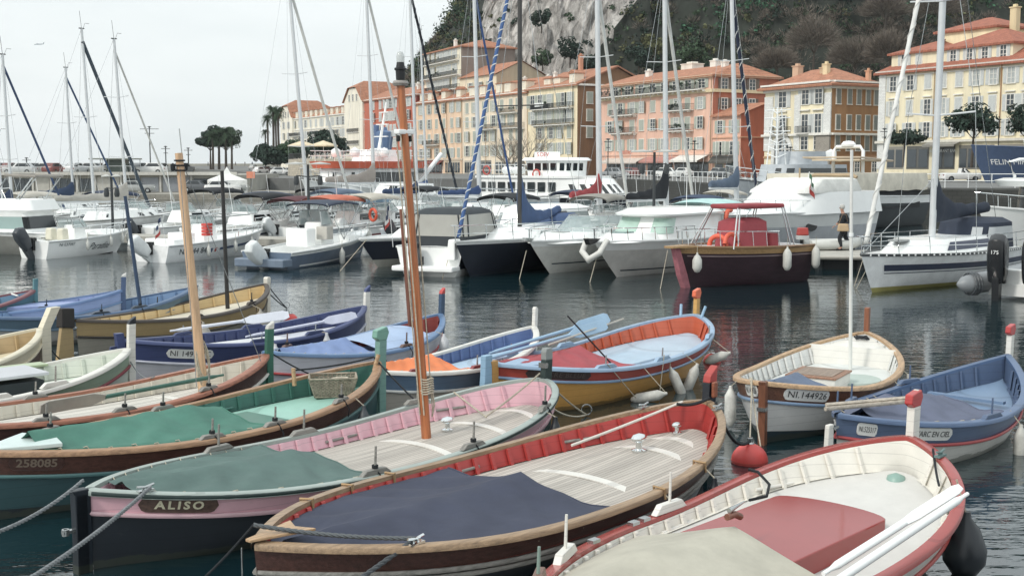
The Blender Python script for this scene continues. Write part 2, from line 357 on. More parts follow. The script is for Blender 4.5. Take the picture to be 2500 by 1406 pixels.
# ---------------------------------------------------------------- leaf tools
GREEN = [mat('leaf_dark', '#2a3d33', .8, kind='leaf'), mat('leaf_mid', '#3a5038', .8, kind='leaf'), mat('leaf_olive', '#5c5f3c', .8, kind='leaf'), mat('leaf_brown', '#736a60', .9, kind='leaf'), mat('leaf_bright', '#356046', .8, kind='leaf')]
BARK = mat('bark', '#4c443c', .9, 0, .3, 4, bump=.4); BARKP = mat('plane_bark', '#8f8576', .9, 0, .3, 4)
def leaves(mb, c, r, n, sz, rng, mi=0, lumps=10, thin=1.0, bottom=-.5):
    c = Vector(c); L = []
    for _ in range(lumps):
        d = Vector((rng.gauss(0, 1), rng.gauss(0, 1), rng.gauss(0, .8))); d.normalize(); L.append((Vector((d.x * r[0], d.y * r[1], max(bottom, d.z) * r[2])) * rng.uniform(.3, .85), rng.uniform(.2, .48)))
    for _ in range(n):
        o_, k = rng.choice(L); d = Vector((rng.gauss(0, 1), rng.gauss(0, 1), rng.gauss(0, 1))); d.normalize(); q = rng.uniform(.6, 1) ** .5
        p = c + o_ + Vector((d.x * r[0], d.y * r[1], d.z * r[2])) * k * q
        nrm = (d + Vector((rng.uniform(-.7, .7), rng.uniform(-.7, .7), rng.uniform(-.3, .9)))).normalized(); a = nrm.orthogonal().normalized(); b = nrm.cross(a)
        t = rng.uniform(0, 6.28); a, b = a * math.cos(t) + b * math.sin(t), b * math.cos(t) - a * math.sin(t); s = sz * rng.uniform(.6, 1.3)
        mb.add([p - a * s, p - b * s * .6 * thin, p + a * s, p + b * s * .6 * thin], [(0, 1, 2, 3)], mi)
def twigs(mb, c, r, n, ln, th, rng, mi=0):
    c = Vector(c)
    for _ in range(n):
        d = Vector((rng.gauss(0, 1), rng.gauss(0, 1), abs(rng.gauss(.25, .8)))); d.normalize(); q = rng.uniform(.45, .93)
        p = c + Vector((d.x * r[0], d.y * r[1], d.z * r[2])) * q; e = (Vector((d.x * r[0], d.y * r[1], d.z * r[2])).normalized() + Vector((rng.uniform(-.5, .5), rng.uniform(-.5, .5), rng.uniform(-.2, .6)))).normalized()
        a = e.orthogonal().normalized(); t = rng.uniform(0, 6.28); a = a * math.cos(t) + e.cross(a) * math.sin(t); s = ln * rng.uniform(.6, 1.3)
        mb.add([p - a * th, p + a * th, p + e * s], [(0, 1, 2)], mi)
rng = random.Random(5)
# dense wood over the hill: nobody could count it
mb = MB(); cnt = 0
for k in range(11000):
    ppx = rng.uniform(895, 2540); Y = rng.uniform(200, 362); X = (ppx - 1250) / F * Y; z = hill_z(X, Y)
    if z < 3 or z > 80: continue
    if abs((X / Y) * F + 1250 - 1250) > 1450: continue
    if rocky(X, z): 
        if rng.random() > .16 or z > 62: continue
        if (405 - (z - CH) / Y * F) > 235: continue
    if not -70 < (405 - (z - CH) / Y * F) < 250: continue
    p = hill_pt(X, Y); pxx = 1250 + X / Y * F; r_ = rng.choice((rng.uniform(.9, 1.8), rng.uniform(1.6, 2.8), rng.uniform(2.4, 4.0)))
    brown = pxx > 1830 and z < 34 + 6 * noise.noise(Vector((X * .1, 0, 0)))
    if X < -18: r_ *= .62
    if rocky(X, z): r_ *= .5
    mi = (3 if rng.random() < (.7 if brown else .14) else rng.choice((0, 0, 1, 1, 2, 4 if pxx > 1650 else 2)))
    if mi == 3: twigs(mb, (p.x, p.y, p.z + .4), (r_, r_, r_ * 1.05), 130, 1.1, .07, rng, 3)
    else: leaves(mb, (p.x, p.y, p.z + r_ * .35), (r_ * rng.uniform(.8, 1.35), r_, r_ * rng.uniform(.65, 1.0)), int(28 + 16 * r_), .36, rng, mi, 6)
    cnt += 1
me = mb.build('forest', GREEN, fix=False); stuff(me); me['label'] = 'dense dark green wood covering the hillside above the houses'; me['category'] = 'forest'
def branchy(mb, p, d, ln, r, lvl, rng, sp=.55, mi=0):
    q = p + d * ln; m_ = (p + q) / 2 + Vector((rng.uniform(-1, 1), rng.uniform(-1, 1), 0)) * ln * .08
    mb.tube([p, m_, q], r, 5, mi, r2=r * .6, cap=False)
    if lvl:
        for _ in range(rng.choice((2, 3, 3))):
            e = (d + Vector((rng.uniform(-1, 1), rng.uniform(-1, 1), rng.uniform(-.25, .7))) * sp * 1.3).normalized(); branchy(mb, q, e, ln * rng.uniform(.6, .85), r * .58, lvl - 1, rng, sp, mi)
def bare_tree(label, px, base, Y, rad, h, seed, dense=4200):
    rg = random.Random(seed); b = aty(px, base, Y); t = thing('bare_tree', label, 'tree', b, 0, 'leafless trees on the slope')
    tr = MB(); tr.tube([(0, 0, -1), (.1, 0, h * .35)], .28, 7, r2=.18)
    for k in range(9):
        a = rg.uniform(0, 6.28); branchy(tr, Vector((.1, 0, h * .3)), Vector((math.cos(a) * .6, math.sin(a) * .6, .9)).normalized(), h * .26, .11, 2, rg)
    tr.build('trunk', BARK, t, fix=False)
    cr_ = MB(); twigs(cr_, (0, 0, h * .42), (rad, rad * .8, h * .58), dense, 1.1, .045, rg); cr_.build('crown', GREEN[3], t, fix=False)
for a in [('huge round leafless tree above the white cornered house roof', 1985, 175, 222, 5.6, 10.5, 1), ('wide leafless tree between the white cornered house and the big yellow house', 2085, 205, 214, 5.2, 8.5, 2),
          ('low leafless tree left of the white cornered house roof', 1895, 200, 214, 4.2, 6, 3), ('tall leafless tree high on the slope over the yellow block chimneys', 2290, 75, 232, 5.5, 8, 4),
          ('leafless tree high on the slope at the middle of the dark wood', 2160, 80, 240, 5, 8, 5), ('greyish leafless tree behind the left end of the big yellow house', 2170, 190, 200, 4.2, 8, 6)]: bare_tree(*a)
def shrub(label, px, py, Y, r, seed, m=0, name='evergreen_tree', cat='tree', grp='evergreen trees on the cliff', n=900, trunk=True, sz=.34):
    rg = random.Random(seed); b = aty(px, py, Y); t = thing(name, label, cat, b, 0, grp)
    if trunk: tr = MB(); tr.tube([(0, .5, -r * .9), (0, 0, r * .2)], .16, 6); tr.build('trunk', BARK, t)
    c = MB(); leaves(c, (0, 0, r * .3), (r, r, r * .95), n, sz, rg, 0, 16); c.build('crown', GREEN[m], t, fix=False)
for i, a in enumerate([('round dark evergreen tree growing on top of the pale cliff ledge', 1322, 55, 262, 2.6), ('dark evergreen tree clinging to the middle of the cliff face', 1392, 135, 258, 3.0), ('dark tree at the foot of the cliff right of the beige gable', 1325, 150, 256, 2.3),
                       ('small evergreen low on the right of the cliff', 1445, 160, 252, 2.4), ('dark evergreen tree behind the long pink house roof', 1560, 150, 236, 3.4), ('olive green tree behind the pink house roof chimneys', 1600, 120, 240, 3.2), ('broad dark tree behind the right end of the pink house', 1690, 150, 226, 3.6)]):
    shrub(*a, 20 + i, [0, 0, 1, 0, 0, 2, 1][i])
def garden_tree(label, px, base, Y, top, rad, seed, m=0, h0=.35, n=2600, sz=.22, flat=.7, name='leafy_tree', grp='trees by the harbour'):
    rg = random.Random(seed); b = aty(px, base, Y); H = (base - top) * Y / F; t = thing(name, label, 'tree', b, 0, grp); tr = MB(); tr.tube([(0, 0, -.3), (.08, 0, H * h0), (.2, 0, H * .7)], .16 * H / 6, 8, r2=.06)
    for k in range(6):
        a = k * 1.05; branchy(tr, Vector((.1, 0, H * h0)), Vector((math.cos(a) * .8, math.sin(a) * .8, .8)).normalized(), H * .2, .05 * H / 6, 2, rg)
    tr.build('trunk', BARK, t, fix=False)
    c = MB(); hr = H * (1 - h0) / 2; leaves(c, (0, 0, H - hr), (rad, rad, hr * 1.05), n, sz, rg, 0, 30, bottom=-.35); c.build('crown', GREEN[m], t, fix=False)
garden_tree('bushy stone pine in front of the big yellow house', 2372, 402, 128, 256, 2.7, 31, 0, .42)
garden_tree('stone pine cut by the right edge before the yellow house', 2500, 402, 128, 250, 1.9, 32, 0, .42)
garden_tree('low rounded dark tree at the corner of the yellow house', 2205, 402, 140, 317, 2.3, 33, 0, .5, 1700)
garden_tree('big dark leafy tree right of the palms above the terrace wall', 795, 400, 232, 316, 4.6, 34, 0, .1, 3600, .34)
garden_tree('dark leafy tree left of the big one above the terrace wall', 722, 402, 240, 340, 4.0, 35, 1, .08, 3000, .34)
garden_tree('low dark bush at the left end of the terrace wall', 676, 415, 238, 362, 3.0, 39, 0, .05, 1700, .34)
garden_tree('dense dark bush below the tall palms', 648, 410, 262, 348, 3.2, 36, 0, .08, 2200, .36)
garden_tree('dark tree with broad flat crown left of the palm cluster by the promenade', 514, 411, 300, 312, 5.0, 37, 0, .42, 6800, .36, name='umbrella_pine')
garden_tree('broad dark crowned tree on the right of the palm cluster by the promenade', 552, 411, 302, 312, 4.6, 38, 1, .42, 6200, .36, name='umbrella_pine')
def palm_proto(loc, H, label, grp, rad=2.2):
    rg = random.Random(int(H * 10)); t = thing('palm_tree', label, 'palm tree', loc, 0, grp)
    tr = MB(); tr.tube([(0, 0, -.3), (.1, 0, H * .5), (.15, 0, H - .2)], [.34, .26, .3], 8); tr.build('trunk', BARK, t, fix=False)
    c = MB()
    for k in range(64):
        a = rg.uniform(0, 6.28); el = rg.uniform(-.9, 1.25); pts = []; hd = Vector((math.cos(a), math.sin(a), 0))
        for i in range(6):
            s = i / 5; pts.append(Vector((.15, 0, H)) + hd * rad * math.cos(el) * s + Vector((0, 0, rad * (math.sin(el) * s - .5 * s * s))))
        sd_ = hd.cross(Vector((0, 0, 1)))
        for i in range(5):
            for sg in (-1, 1):
                for q in (0, .5):
                    p = pts[i].lerp(pts[i + 1], q); e = p + sd_ * sg * rad * .2 * (1 - i / 7) + Vector((0, 0, -rad * .12)) + hd * rad * .12; c.add([p, pts[i].lerp(pts[i + 1], q + .35), e], [(0, 1, 2)])
    c.build('crown', GREEN[1], t, fix=False); return t
P0 = palm_proto(aty(668, 400, 280), 12.6, 'tallest palm tree left of the white hotel', 'palms by the white hotel')
for px, Y, s, lb in [(655, 285, .86, 'second palm from the left beside the white hotel'), (682, 278, .97, 'right hand palm touching the white hotel corner'), (649, 292, .62, 'short leaning palm leftmost beside the white hotel'), (676, 290, .9, 'palm behind the tallest ones beside the white hotel')]:
    dup(P0, aty(px, 400, Y), px, lb, None, s)
P1 = palm_proto(aty(520, 411, 296), 8.2, 'left palm of the cluster by the promenade', 'palms by the promenade', 2.6)
for px, s, lb in [(535, 1.06, 'middle palm of the cluster by the promenade'), (552, 1.1, 'tall palm right of the middle in the promenade cluster'), (566, .95, 'rightmost palm of the promenade cluster')]: dup(P1, aty(px, 411, 297), px, lb, None, s)
# leafless plane trees on the quay
for i, (px, lb) in enumerate([(1285, 'bare pollarded plane tree before the cream houses'), (1240, 'smaller bare plane tree left of the pollarded one')]):
    rg = random.Random(60 + i); Y = 175 + 8 * i; t = thing('plane_tree', lb, 'tree', aty(px, 437, Y), 0, 'bare plane trees on the quay'); tr = MB(); tr.tube([(0, 0, -.3), (.1, 0, 1.6)], .28, 8)
    tr.build('trunk', BARKP, t); cr_ = MB()
    for k in range(8):
        a = k * .8; branchy(cr_, Vector((.1, 0, 1.4)), Vector((math.cos(a) * .75, math.sin(a) * .75, 1)).normalized(), 1.9 - i * .2, .13, 4, rg, .45)
    cr_.build('branches', BARKP, t, fix=False)
# ---------------------------------------------------------------- houses along the harbour street
def onl(px, off=0):
    Y = 130.5 / ((px - 1250) / F + .55); return Vector((LINE(Y), Y, 0))
TILE = mat('roof_tiles', '#b27656', .85, 0, .3, 1.5, kind='tiles', bump=.3); TILE2 = mat('roof_tiles_dark', '#a66046', .85, 0, .3, 1.5, kind='tiles', bump=.3)
SH_G = plain('#b2b9ad', .7); SH_W = plain('#c9cdcb', .7); TRIM = plain('#e6e3da', .7); IRON = plain('#3a3d3f', .6); PANE = glass('window_pane', '#39434a'); PANEL = glass('lace_pane', '#a9b0af', .3)
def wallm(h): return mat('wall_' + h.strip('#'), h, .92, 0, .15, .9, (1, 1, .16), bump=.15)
WP = {}
def wparts(w_, h_, sh, sm, lit):
    k = (w_, h_, sh, sm, lit)
    if k in WP: return WP[k]
    f = MB()
    for dx in (-1, 1): f.box((dx * (w_ / 2 + .06), -.03, 0), (.12, .1, h_ + .24))
    f.box((0, -.03, h_ / 2 + .06), (w_, .1, .12)); f.box((0, -.06, -h_ / 2 - .06), (w_ + .3, .2, .1)); f.box((0, -.035, 0), (.07, .07, h_))
    for q in (-.17, .17): f.box((0, -.03, h_ * q), (w_, .05, .05))
    p = MB(); p.box((0, -.004, 0), (w_, .03, h_)); s = MB(); sw = w_ * .5
    if sh: 
        s.box((0, 0, 0), (sw, .06, h_ + .1)); n = int(h_ / .16)
        for i in range(n): s.box((0, -.04, -h_ / 2 + (i + .5) * h_ / n), (sw * .8, .04, .06))
        s.box((0, -.045, 0), (sw, .04, .1))
    WP[k] = (f.mesh('window', [TRIM]), p.mesh('pane', [PANEL if lit else PANE]), s.mesh('shutter', [sm]) if sh else None, sw); return WP[k]  # some windows take the paler pane material
def window(par, x, z, w_=1.0, h_=1.8, sh=1, sm=None, lit=0, y=0, side=0, rz=0):
    f, p, s, sw = wparts(w_, h_, 1 if sh else 0, sm or SH_G, lit)
    o = bpy.data.objects.new('window', f); COL.objects.link(o); o.parent = par; o.location = (x, y, z); o.rotation_euler = (0, 0, rz)
    q = bpy.data.objects.new('pane', p); COL.objects.link(q); q.parent = o
    if sh:
        for d in (-1, 1):
            c = bpy.data.objects.new('shutter', s); COL.objects.link(c); c.parent = o
            c.location = ((d * (w_ / 2 + .12 + sw / 2), -.05, 0) if sh == 1 else (d * sw / 2, -.11, 0))
            if sh == 1 and (int(x * 31 + z * 17 + d * 5)) % 6 == 0: c.rotation_euler = (0, 0, -d * .7); c.location = (d * (w_ / 2 + .12 + sw * .38), -.05 - sw * .32, 0)
def hiproof(W, D, z, h, ov=.5, hip=None, skew=0):
    mb = MB(); hp = D / 2 if hip is None else hip; a, b, c, d = -ov, W + ov, -ov, D + ov; ym = D / 2; k = -h * ov / (D / 2) * .6
    vs = [(a, c, z + k), (b, c, z + k), (b, d, z + k), (a, d, z + k), (hp, ym, z + h), (W - hp, ym, z + h)] + [(a, c, z + k - .25), (b, c, z + k - .25), (b, d, z + k - .25), (a, d, z + k - .25)]
    mb.add(vs, [(0, 1, 5, 4), (1, 2, 5), (2, 3, 4, 5), (3, 0, 4), (0, 6, 7, 1), (1, 7, 8, 2), (2, 8, 9, 3), (3, 9, 6, 0), (6, 9, 8, 7)]); return mb
def chimney(par, x, y, z, h=1.4, w_=.7, m=None):
    mb = MB(); mb.box((x, y, z + h / 2 - .4), (w_, w_ * .8, h + .8)); mb.box((x, y, z + h), (w_ + .2, w_ * .8 + .2, .14)); mb.box((x, y, z + h + .22), (w_ * .5, w_ * .4, .3)); mb.build('chimney', m or TRIM, par)
def balcony(par, x0, x1, z, dep=.9, plants=0, seed=0, closed=False, laundry=False):
    mb = MB(); mb.box(((x0 + x1) / 2, -dep / 2, z), (x1 - x0, dep, .14))
    for i in range(int((x1 - x0) / 1.3) + 1): mb.box((x0 + .2 + i * 1.3, -dep * .35, z - .2), (.12, dep * .6, .26))
    b = mb.build('balcony', TRIM, par); r = MB(); n = int((x1 - x0) / .16)
    for i in range(n + 1): r.box((x0 + (x1 - x0) * i / n, -dep + .04, z + .52), (.035, .035, .95))
    for zz in (.12, .98): r.box(((x0 + x1) / 2, -dep + .04, z + zz), (x1 - x0, .05, .05))
    for xx in (x0 + .03, x1 - .03):
        r.box((xx, -dep / 2, z + .98), (.05, dep, .05))
        for i in range(5): r.box((xx, -dep * i / 5, z + .52), (.03, .03, .95))
    if closed: r.box(((x0 + x1) / 2, -dep + .08, z + .5), (x1 - x0 - .1, .02, .85))
    r.build('railing', IRON, b)
    if plants:
        rg = random.Random(seed); p = MB()
        for _ in range(plants): leaves(p, (rg.uniform(x0 + .3, x1 - .3), -dep + .25, z + rg.uniform(.5, 1.1)), (.4, .3, .5), 34, .13, rg, 0, 2)
        p.build('plants', GREEN[1], b, fix=False)
    if laundry: l_ = MB(); l_.box(((x0 + x1) / 2 - .6, -dep - .03, z + .9), (1.9, .03, .7)); l_.box(((x0 + x1) / 2 + 1.1, -dep - .03, z + .92), (1.1, .03, .66)); l_.build('laundry', WHITE, b)
def pipe(par, x, z0, z1, m=None): MB().tube([(x, -.12, z0), (x, -.12, z1)], .06, 6).build('drainpipe', m or plain('#b79a72'), par)
class House:
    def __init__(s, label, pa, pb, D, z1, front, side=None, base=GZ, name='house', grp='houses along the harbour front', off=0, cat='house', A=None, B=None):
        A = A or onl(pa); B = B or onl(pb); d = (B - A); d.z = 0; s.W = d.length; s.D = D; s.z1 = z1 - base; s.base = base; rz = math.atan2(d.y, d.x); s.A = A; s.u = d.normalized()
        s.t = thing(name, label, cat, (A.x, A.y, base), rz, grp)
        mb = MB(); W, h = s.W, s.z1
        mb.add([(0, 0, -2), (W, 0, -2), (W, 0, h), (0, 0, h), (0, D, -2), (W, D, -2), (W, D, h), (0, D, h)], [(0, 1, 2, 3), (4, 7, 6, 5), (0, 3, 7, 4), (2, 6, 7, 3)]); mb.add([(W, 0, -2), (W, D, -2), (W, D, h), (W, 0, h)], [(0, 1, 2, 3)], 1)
        mb.build('wall', [wallm(front), wallm(side or front)], s.t, fix=False)  # side colour mixes the wall's own tint with painted-in shade
    def x(s, px):                                     # where the ray of photo column px meets the front
        k = (px - 1250) / F; return (k * s.A.y - s.A.x) / (s.u.x - k * s.u.y)
    def rows(s, pxs, zs, **k):
        for j, z in enumerate(zs):
            for i, px in enumerate(pxs):
                kk = dict(k); 
                if 'mixed' in kk:
                    r_ = random.Random(i * 7 + j * 13 + int(s.W * 10)).random(); kk.pop('mixed'); kk['sh'] = 2 if r_ < .2 else 1; kk['lit'] = 1 if r_ > .55 else 0
                window(s.t, s.x(px), z - s.base, **kk)
    def side(s, ys, zs, **k):
        for z in zs:
            for y in ys: window(s.t, s.W, z - s.base, y=y, rz=PI / 2, **k)
    def band(s, z, h, dpt=.15, m=None, x0=0, x1=None, name='cornice', side=True):
        mb = MB(); x1 = s.W if x1 is None else x1; mb.box(((x0 + x1) / 2, -dpt / 2 + .002, z - s.base), (x1 - x0 + (dpt if side else 0), dpt, h))
        if side: mb.box((s.W + dpt / 2, s.D / 2, z - s.base), (dpt - .004, s.D, h - .01))
        mb.build(name, m or TRIM, s.t)
    def roof(s, h=2.6, m=None, ch=(), **k):
        r = hiproof(s.W, s.D, s.z1, h, **k).build('roof', m or TILE, s.t)
        for c in ch: chimney(r, c[0] * s.W, c[1] * s.D, s.z1 + h * (1 - abs(c[1] - .5) * 2) * .8, *(c[2:]))
        return r
    def dormer(s, xs, z, w_=1.5, h=1.6, y=.9, flat=False):
        for x in xs:
            mb = MB(); mb.box((x, y + .9, z - s.base + h / 2), (w_, 1.9, h)); d = mb.build('dormer', wallm('#e8dcc4'), s.t)
            r = MB(); r.prof([(x - w_ / 2 - .2, z - s.base + h), (x, z - s.base + h + (.15 if flat else .6)), (x + w_ / 2 + .2, z - s.base + h), (x + w_ / 2 + .2, z - s.base + h - .1), (x - w_ / 2 - .2, z - s.base + h - .1)], y - .25, y + 2.2); r.build('dormer_roof', TILE, d)
            window(d, x, z - s.base + h * .5, w_ * .5, h * .62, 0, y=y - .02)
    def shops(s, spec, m=None):
        for (a, b, z0, z1, c) in spec:
            mb = MB(); x0, x1 = s.x(a), s.x(b); mb.box(((x0 + x1) / 2, .01, (z0 + z1) / 2 - s.base), (x1 - x0, .1, z1 - z0)); f = mb.build('shopfront', plain(c, .4), s.t)
            g = MB(); n = max(1, int((x1 - x0) / 1.2))
            for i in range(n): g.box((x0 + (i + .5) * (x1 - x0) / n, -.05, (z0 + z1) / 2 - s.base - .1), ((x1 - x0) / n * .78, .06, (z1 - z0) * .78))
            g.build('shop_window', PANE, f)
    def awning(s, a, b, z, dep, c, drop=.7):
        x0, x1 = s.x(a), s.x(b); z -= s.base; mb = MB(); mb.add([(x0, 0, z), (x1, 0, z), (x1, -dep, z - drop), (x0, -dep, z - drop), (x0, -dep, z - drop - .25), (x1, -dep, z - drop - .25), (x0, 0, z - .06), (x1, 0, z - .06), (x1, -dep + .02, z - drop - .06), (x0, -dep + .02, z - drop - .06)], [(0, 1, 2, 3), (3, 2, 5, 4), (6, 9, 8, 7), (0, 3, 9, 6), (1, 7, 8, 2)]); mb.build('awning', canvas(c), s.t)
def sign(par, txt, x, y, z, h, m, name='lettering', rz=0):
    V, Fc = text_mesh(txt, h); mb = MB(); cs, sn = math.cos(rz), math.sin(rz); mb.add([(x + v[0] * cs, y + v[0] * sn, z + v[1]) for v in V], Fc); return mb.build(name, m, par, fix=False)
# white hotel seen at a slant
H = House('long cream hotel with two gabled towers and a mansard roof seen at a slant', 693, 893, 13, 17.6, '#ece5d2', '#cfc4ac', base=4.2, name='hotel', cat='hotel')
cols = [705 + (i + .5) * 13 for i in range(11)]
H.rows(cols, [15.8, 12.6, 9.6, 6.8], w_=1.4, h_=2.1, sh=1, sm=SH_W, mixed=1); H.rows([856, 866, 878, 887], [18.6, 15.8, 12.6, 9.6], w_=1.2, h_=2.0, sh=0)
for z in (17.5, 14.2, 11.1, 8.2): H.band(z, .28, .35 if z > 17 else .2)
mb = MB(); x0, x1 = H.x(712), H.x(846); h = H.z1; mb.prof([(0, 0)], 0, 0) if 0 else None
mb.add([(x0, 0, h), (x1, 0, h), (x1, 1.6, h + 2.3), (x0, 1.6, h + 2.3), (x0, H.D, h + 2.3), (x1, H.D, h + 2.3), (x0, H.D, h), (x1, H.D, h)], [(0, 1, 2, 3), (3, 2, 5, 4), (4, 5, 7, 6)]); mb.build('mansard_roof', TILE, H.t)
H.dormer([lerp(x0, x1, (i + .5) / 11) for i in range(11)], 17.7, 1.9, 1.9, .15, True)
for a, b, zt in ((693, 722, 18.2), (849, 893, 20.5)):
    xa, xb = H.x(a), H.x(b); xm = (xa + xb) / 2; mb = MB(); zz = zt - H.base
    mb.prof([(xa, -1), (xb, -1), (xb, zz), (xb - (xb - xa) * .3, zz + 3.2), (xa + (xb - xa) * .3, zz + 3.2), (xa, zz)], -.5, 12); tw = mb.build('tower', wallm('#ece5d2'), H.t)
    r = MB(); r.add([(xa - .5, -1, zz - .3), (xa + (xb - xa) * .28, -1, zz + 3.4), (xb - (xb - xa) * .28, -1, zz + 3.4), (xb + .5, -1, zz - .3), (xa - .5, 12.5, zz - .3), (xa + (xb - xa) * .28, 12.5, zz + 3.4), (xb - (xb - xa) * .28, 12.5, zz + 3.4), (xb + .5, 12.5, zz - .3), (xm, 2.5, zz + 5.2), (xm, 9.5, zz + 5.2)],
        [(0, 1, 5, 4), (2, 3, 7, 6), (1, 2, 8), (1, 8, 9, 5), (2, 6, 9, 8), (5, 9, 6)]); r.build('tower_roof', TILE, tw)
    for q in (.3, .5, .7): window(tw, lerp(xa, xb, q), zz + .8, .9, 1.6, 0, y=-.52)
    if a < 700: [window(tw, lerp(xa, xb, q), z - H.base, 1.1, 1.9, 1, SH_W, y=-.52) for q in (.3, .7) for z in (15.8, 12.6, 9.6, 6.8)]
for a, b, z in ((716, 740, 13.9), (760, 790, 13.9), (800, 835, 13.9), (716, 735, 10.8), (770, 795, 10.8), (810, 832, 10.8), (856, 884, 13.9), (856, 884, 10.8)): balcony(H.t, H.x(a), H.x(b), z - 2.4 - H.base + .9, .8)
# orange red house
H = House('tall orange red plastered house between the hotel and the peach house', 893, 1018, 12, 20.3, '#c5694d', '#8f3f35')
H.rows([915, 932, 948, 957, 966, 985, 1000], [18.8, 15.8, 12.6, 9.4, 6.4], w_=1.5, h_=2.1, sm=SH_W, mixed=1); H.band(20.2, .3, .4); H.roof(2.6, ch=[(.8, .3), (.55, .6, 1.8, 1.3)], hip=1); H.shops([(925, 950, 2.1, 5, '#6d6b66'), (960, 1005, 2.1, 5, '#8b8478')])
# peach house
H = House('peach plastered house with dormers, third in the harbour row', 1018, 1130, 12, 18.2, '#e8c5a3', base=GZ)
H.rows([1030, 1050, 1068, 1086, 1105, 1121], [16.4, 13.1, 9.8, 6.6], w_=1.2, h_=2.0, mixed=1); H.band(18.1, .35, .4); H.roof(3.4, hip=.5, ch=[(.2, .4), (.6, .6), (.9, .3)]); H.dormer([H.x(p) for p in (1028, 1047, 1080, 1116)], 18.3, 2.1, 1.9, .5)
balcony(H.t, H.x(1040), H.x(1075), 8.4 - GZ, .9, 3, 4); H.band(5.2, .3, .2, plain('#d8c8b0')); H.shops([(1022, 1045, 2.1, 4.9, '#4a4a48'), (1050, 1080, 2.1, 4.9, '#6d4c40'), (1088, 1124, 2.1, 4.9, '#c8b9a2')]); H.awning(1046, 1084, 5.0, 1.2, '#7d3f38')
for p in (1093, 1129.5): pipe(H.t, H.x(p), 0, 16)
# cream house
H = House('pale cream house right of the peach one with a terrace under the roof', 1130, 1287, 12, 18.1, '#ead8bd')
H.rows([1142, 1160, 1186, 1206, 1226, 1248, 1268], [15.9, 12.9, 9.9, 6.9], w_=1.3, h_=2.1, mixed=1); H.band(18, .35, .4); H.roof(3.2, hip=.5, ch=[(.3, .3), (.7, .35), (.85, .6)]); H.dormer([H.x(p) for p in (1150, 1175, 1215, 1235, 1272)], 18.2, 2.6, 2.1, .4, True)
balcony(H.t, H.x(1225), H.x(1268), 14.2 - GZ, 1, 3, 5); balcony(H.t, H.x(1172), H.x(1214), 11.2 - GZ, 1, 0); balcony(H.t, H.x(1226), H.x(1280), 11.2 - GZ, 1, 0); H.shops([(1135, 1160, 2.1, 4.9, '#b9b2a4'), (1168, 1200, 2.1, 4.9, '#7b7872'), (1210, 1280, 2.1, 4.9, '#cfc6b4')])
pipe(H.t, H.x(1187), 0, 16); 
# yellow cream corner house with brown gable side
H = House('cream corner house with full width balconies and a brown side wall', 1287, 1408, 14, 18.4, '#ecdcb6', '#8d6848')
H.rows([1300, 1318, 1340, 1363, 1371, 1389], [15.9, 12.9], w_=1.5, h_=2.3, mixed=1); H.rows([1318, 1345, 1366, 1389], [9.9, 7.0], w_=1.3, h_=2.0, mixed=1)
balcony(H.t, H.x(1305), H.x(1350), 14.3 - GZ, 1.1, 3, 6, True, True); balcony(H.t, H.x(1350), H.x(1400), 14.3 - GZ, 1.0); balcony(H.t, H.x(1308), H.x(1401), 11.3 - GZ, 1.0, 1, 7); H.band(18.3, .35, .5)
r = MB(); W, D, h = H.W, H.D, H.z1; r.add([(-.5, -.5, h), (W + .5, -.5, h), (W + .5, D * .6, h + 3.6), (-.5, D * .6, h + 3.6), (W + .5, D + .4, h + 1), (-.5, D + .4, h + 1), (-.5, -.5, h - .3), (W + .5, -.5, h - .3), (W + .5, D * .6, h + 3.3), (W + .5, D + .4, h + .7)], [(0, 1, 2, 3), (3, 2, 4, 5), (0, 6, 7, 1), (1, 7, 8, 2), (2, 8, 9, 4)]); r = r.build('roof', TILE, H.t)
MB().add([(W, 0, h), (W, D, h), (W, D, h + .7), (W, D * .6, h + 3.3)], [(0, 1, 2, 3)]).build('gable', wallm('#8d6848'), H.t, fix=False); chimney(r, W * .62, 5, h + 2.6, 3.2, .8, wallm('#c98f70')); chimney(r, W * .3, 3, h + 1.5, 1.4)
H.dormer([H.x(p) for p in (1322, 1345)], 18.5, 2.4, 1.7, 1.2, True); H.dormer([H.x(1392)], 18.6, 2, 1.9, .3); H.side([2.6], [16, 12.9, 9.9], w_=1.2, h_=2.0, sh=2); pipe(H.t, H.x(1288), 0, 16); pipe(H.t, H.x(1398), 0, 16, plain('#5e5348'))
H.shops([(1292, 1340, 2.1, 4.9, '#d3ccbd'), (1350, 1400, 2.1, 4.9, '#bdb5a5')])
# pink house
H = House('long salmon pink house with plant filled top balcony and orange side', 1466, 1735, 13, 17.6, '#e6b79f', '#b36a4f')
C9 = [1487, 1512, 1541, 1564, 1591, 1617, 1647, 1675, 1705]
H.rows(C9, [13.4, 10.45, 7.25], w_=1.25, h_=1.75, mixed=1); H.rows([1500, 1530, 1562, 1590, 1617, 1645, 1675, 1708], [16.35], w_=1.5, h_=1.3)
H.band(15.15, .5, .3, plain('#dcc79a')); H.band(17.4, .35, .5, plain('#e3cba6')); H.roof(2.0, hip=1.5, ch=[(.28, .3, 1.1, 1.0), (.75, .5, 1.2, 1.4), (.88, .4, 1, 1), (.5, .6, 1.6, 3.0, wallm('#e4ddd0'))])
balcony(H.t, H.x(1470), H.x(1718), 15.4 - GZ, 1.2, 34, 8); balcony(H.t, H.x(1497), H.x(1553), 12.2 - GZ, 1.1, 1, 9); balcony(H.t, H.x(1497), H.x(1553), 9.2 - GZ, 1.1, 4, 10); balcony(H.t, H.x(1632), H.x(1690), 12.4 - GZ, 1.1, 12, 11); balcony(H.t, H.x(1632), H.x(1690), 9.2 - GZ, 1.1, 9, 12)
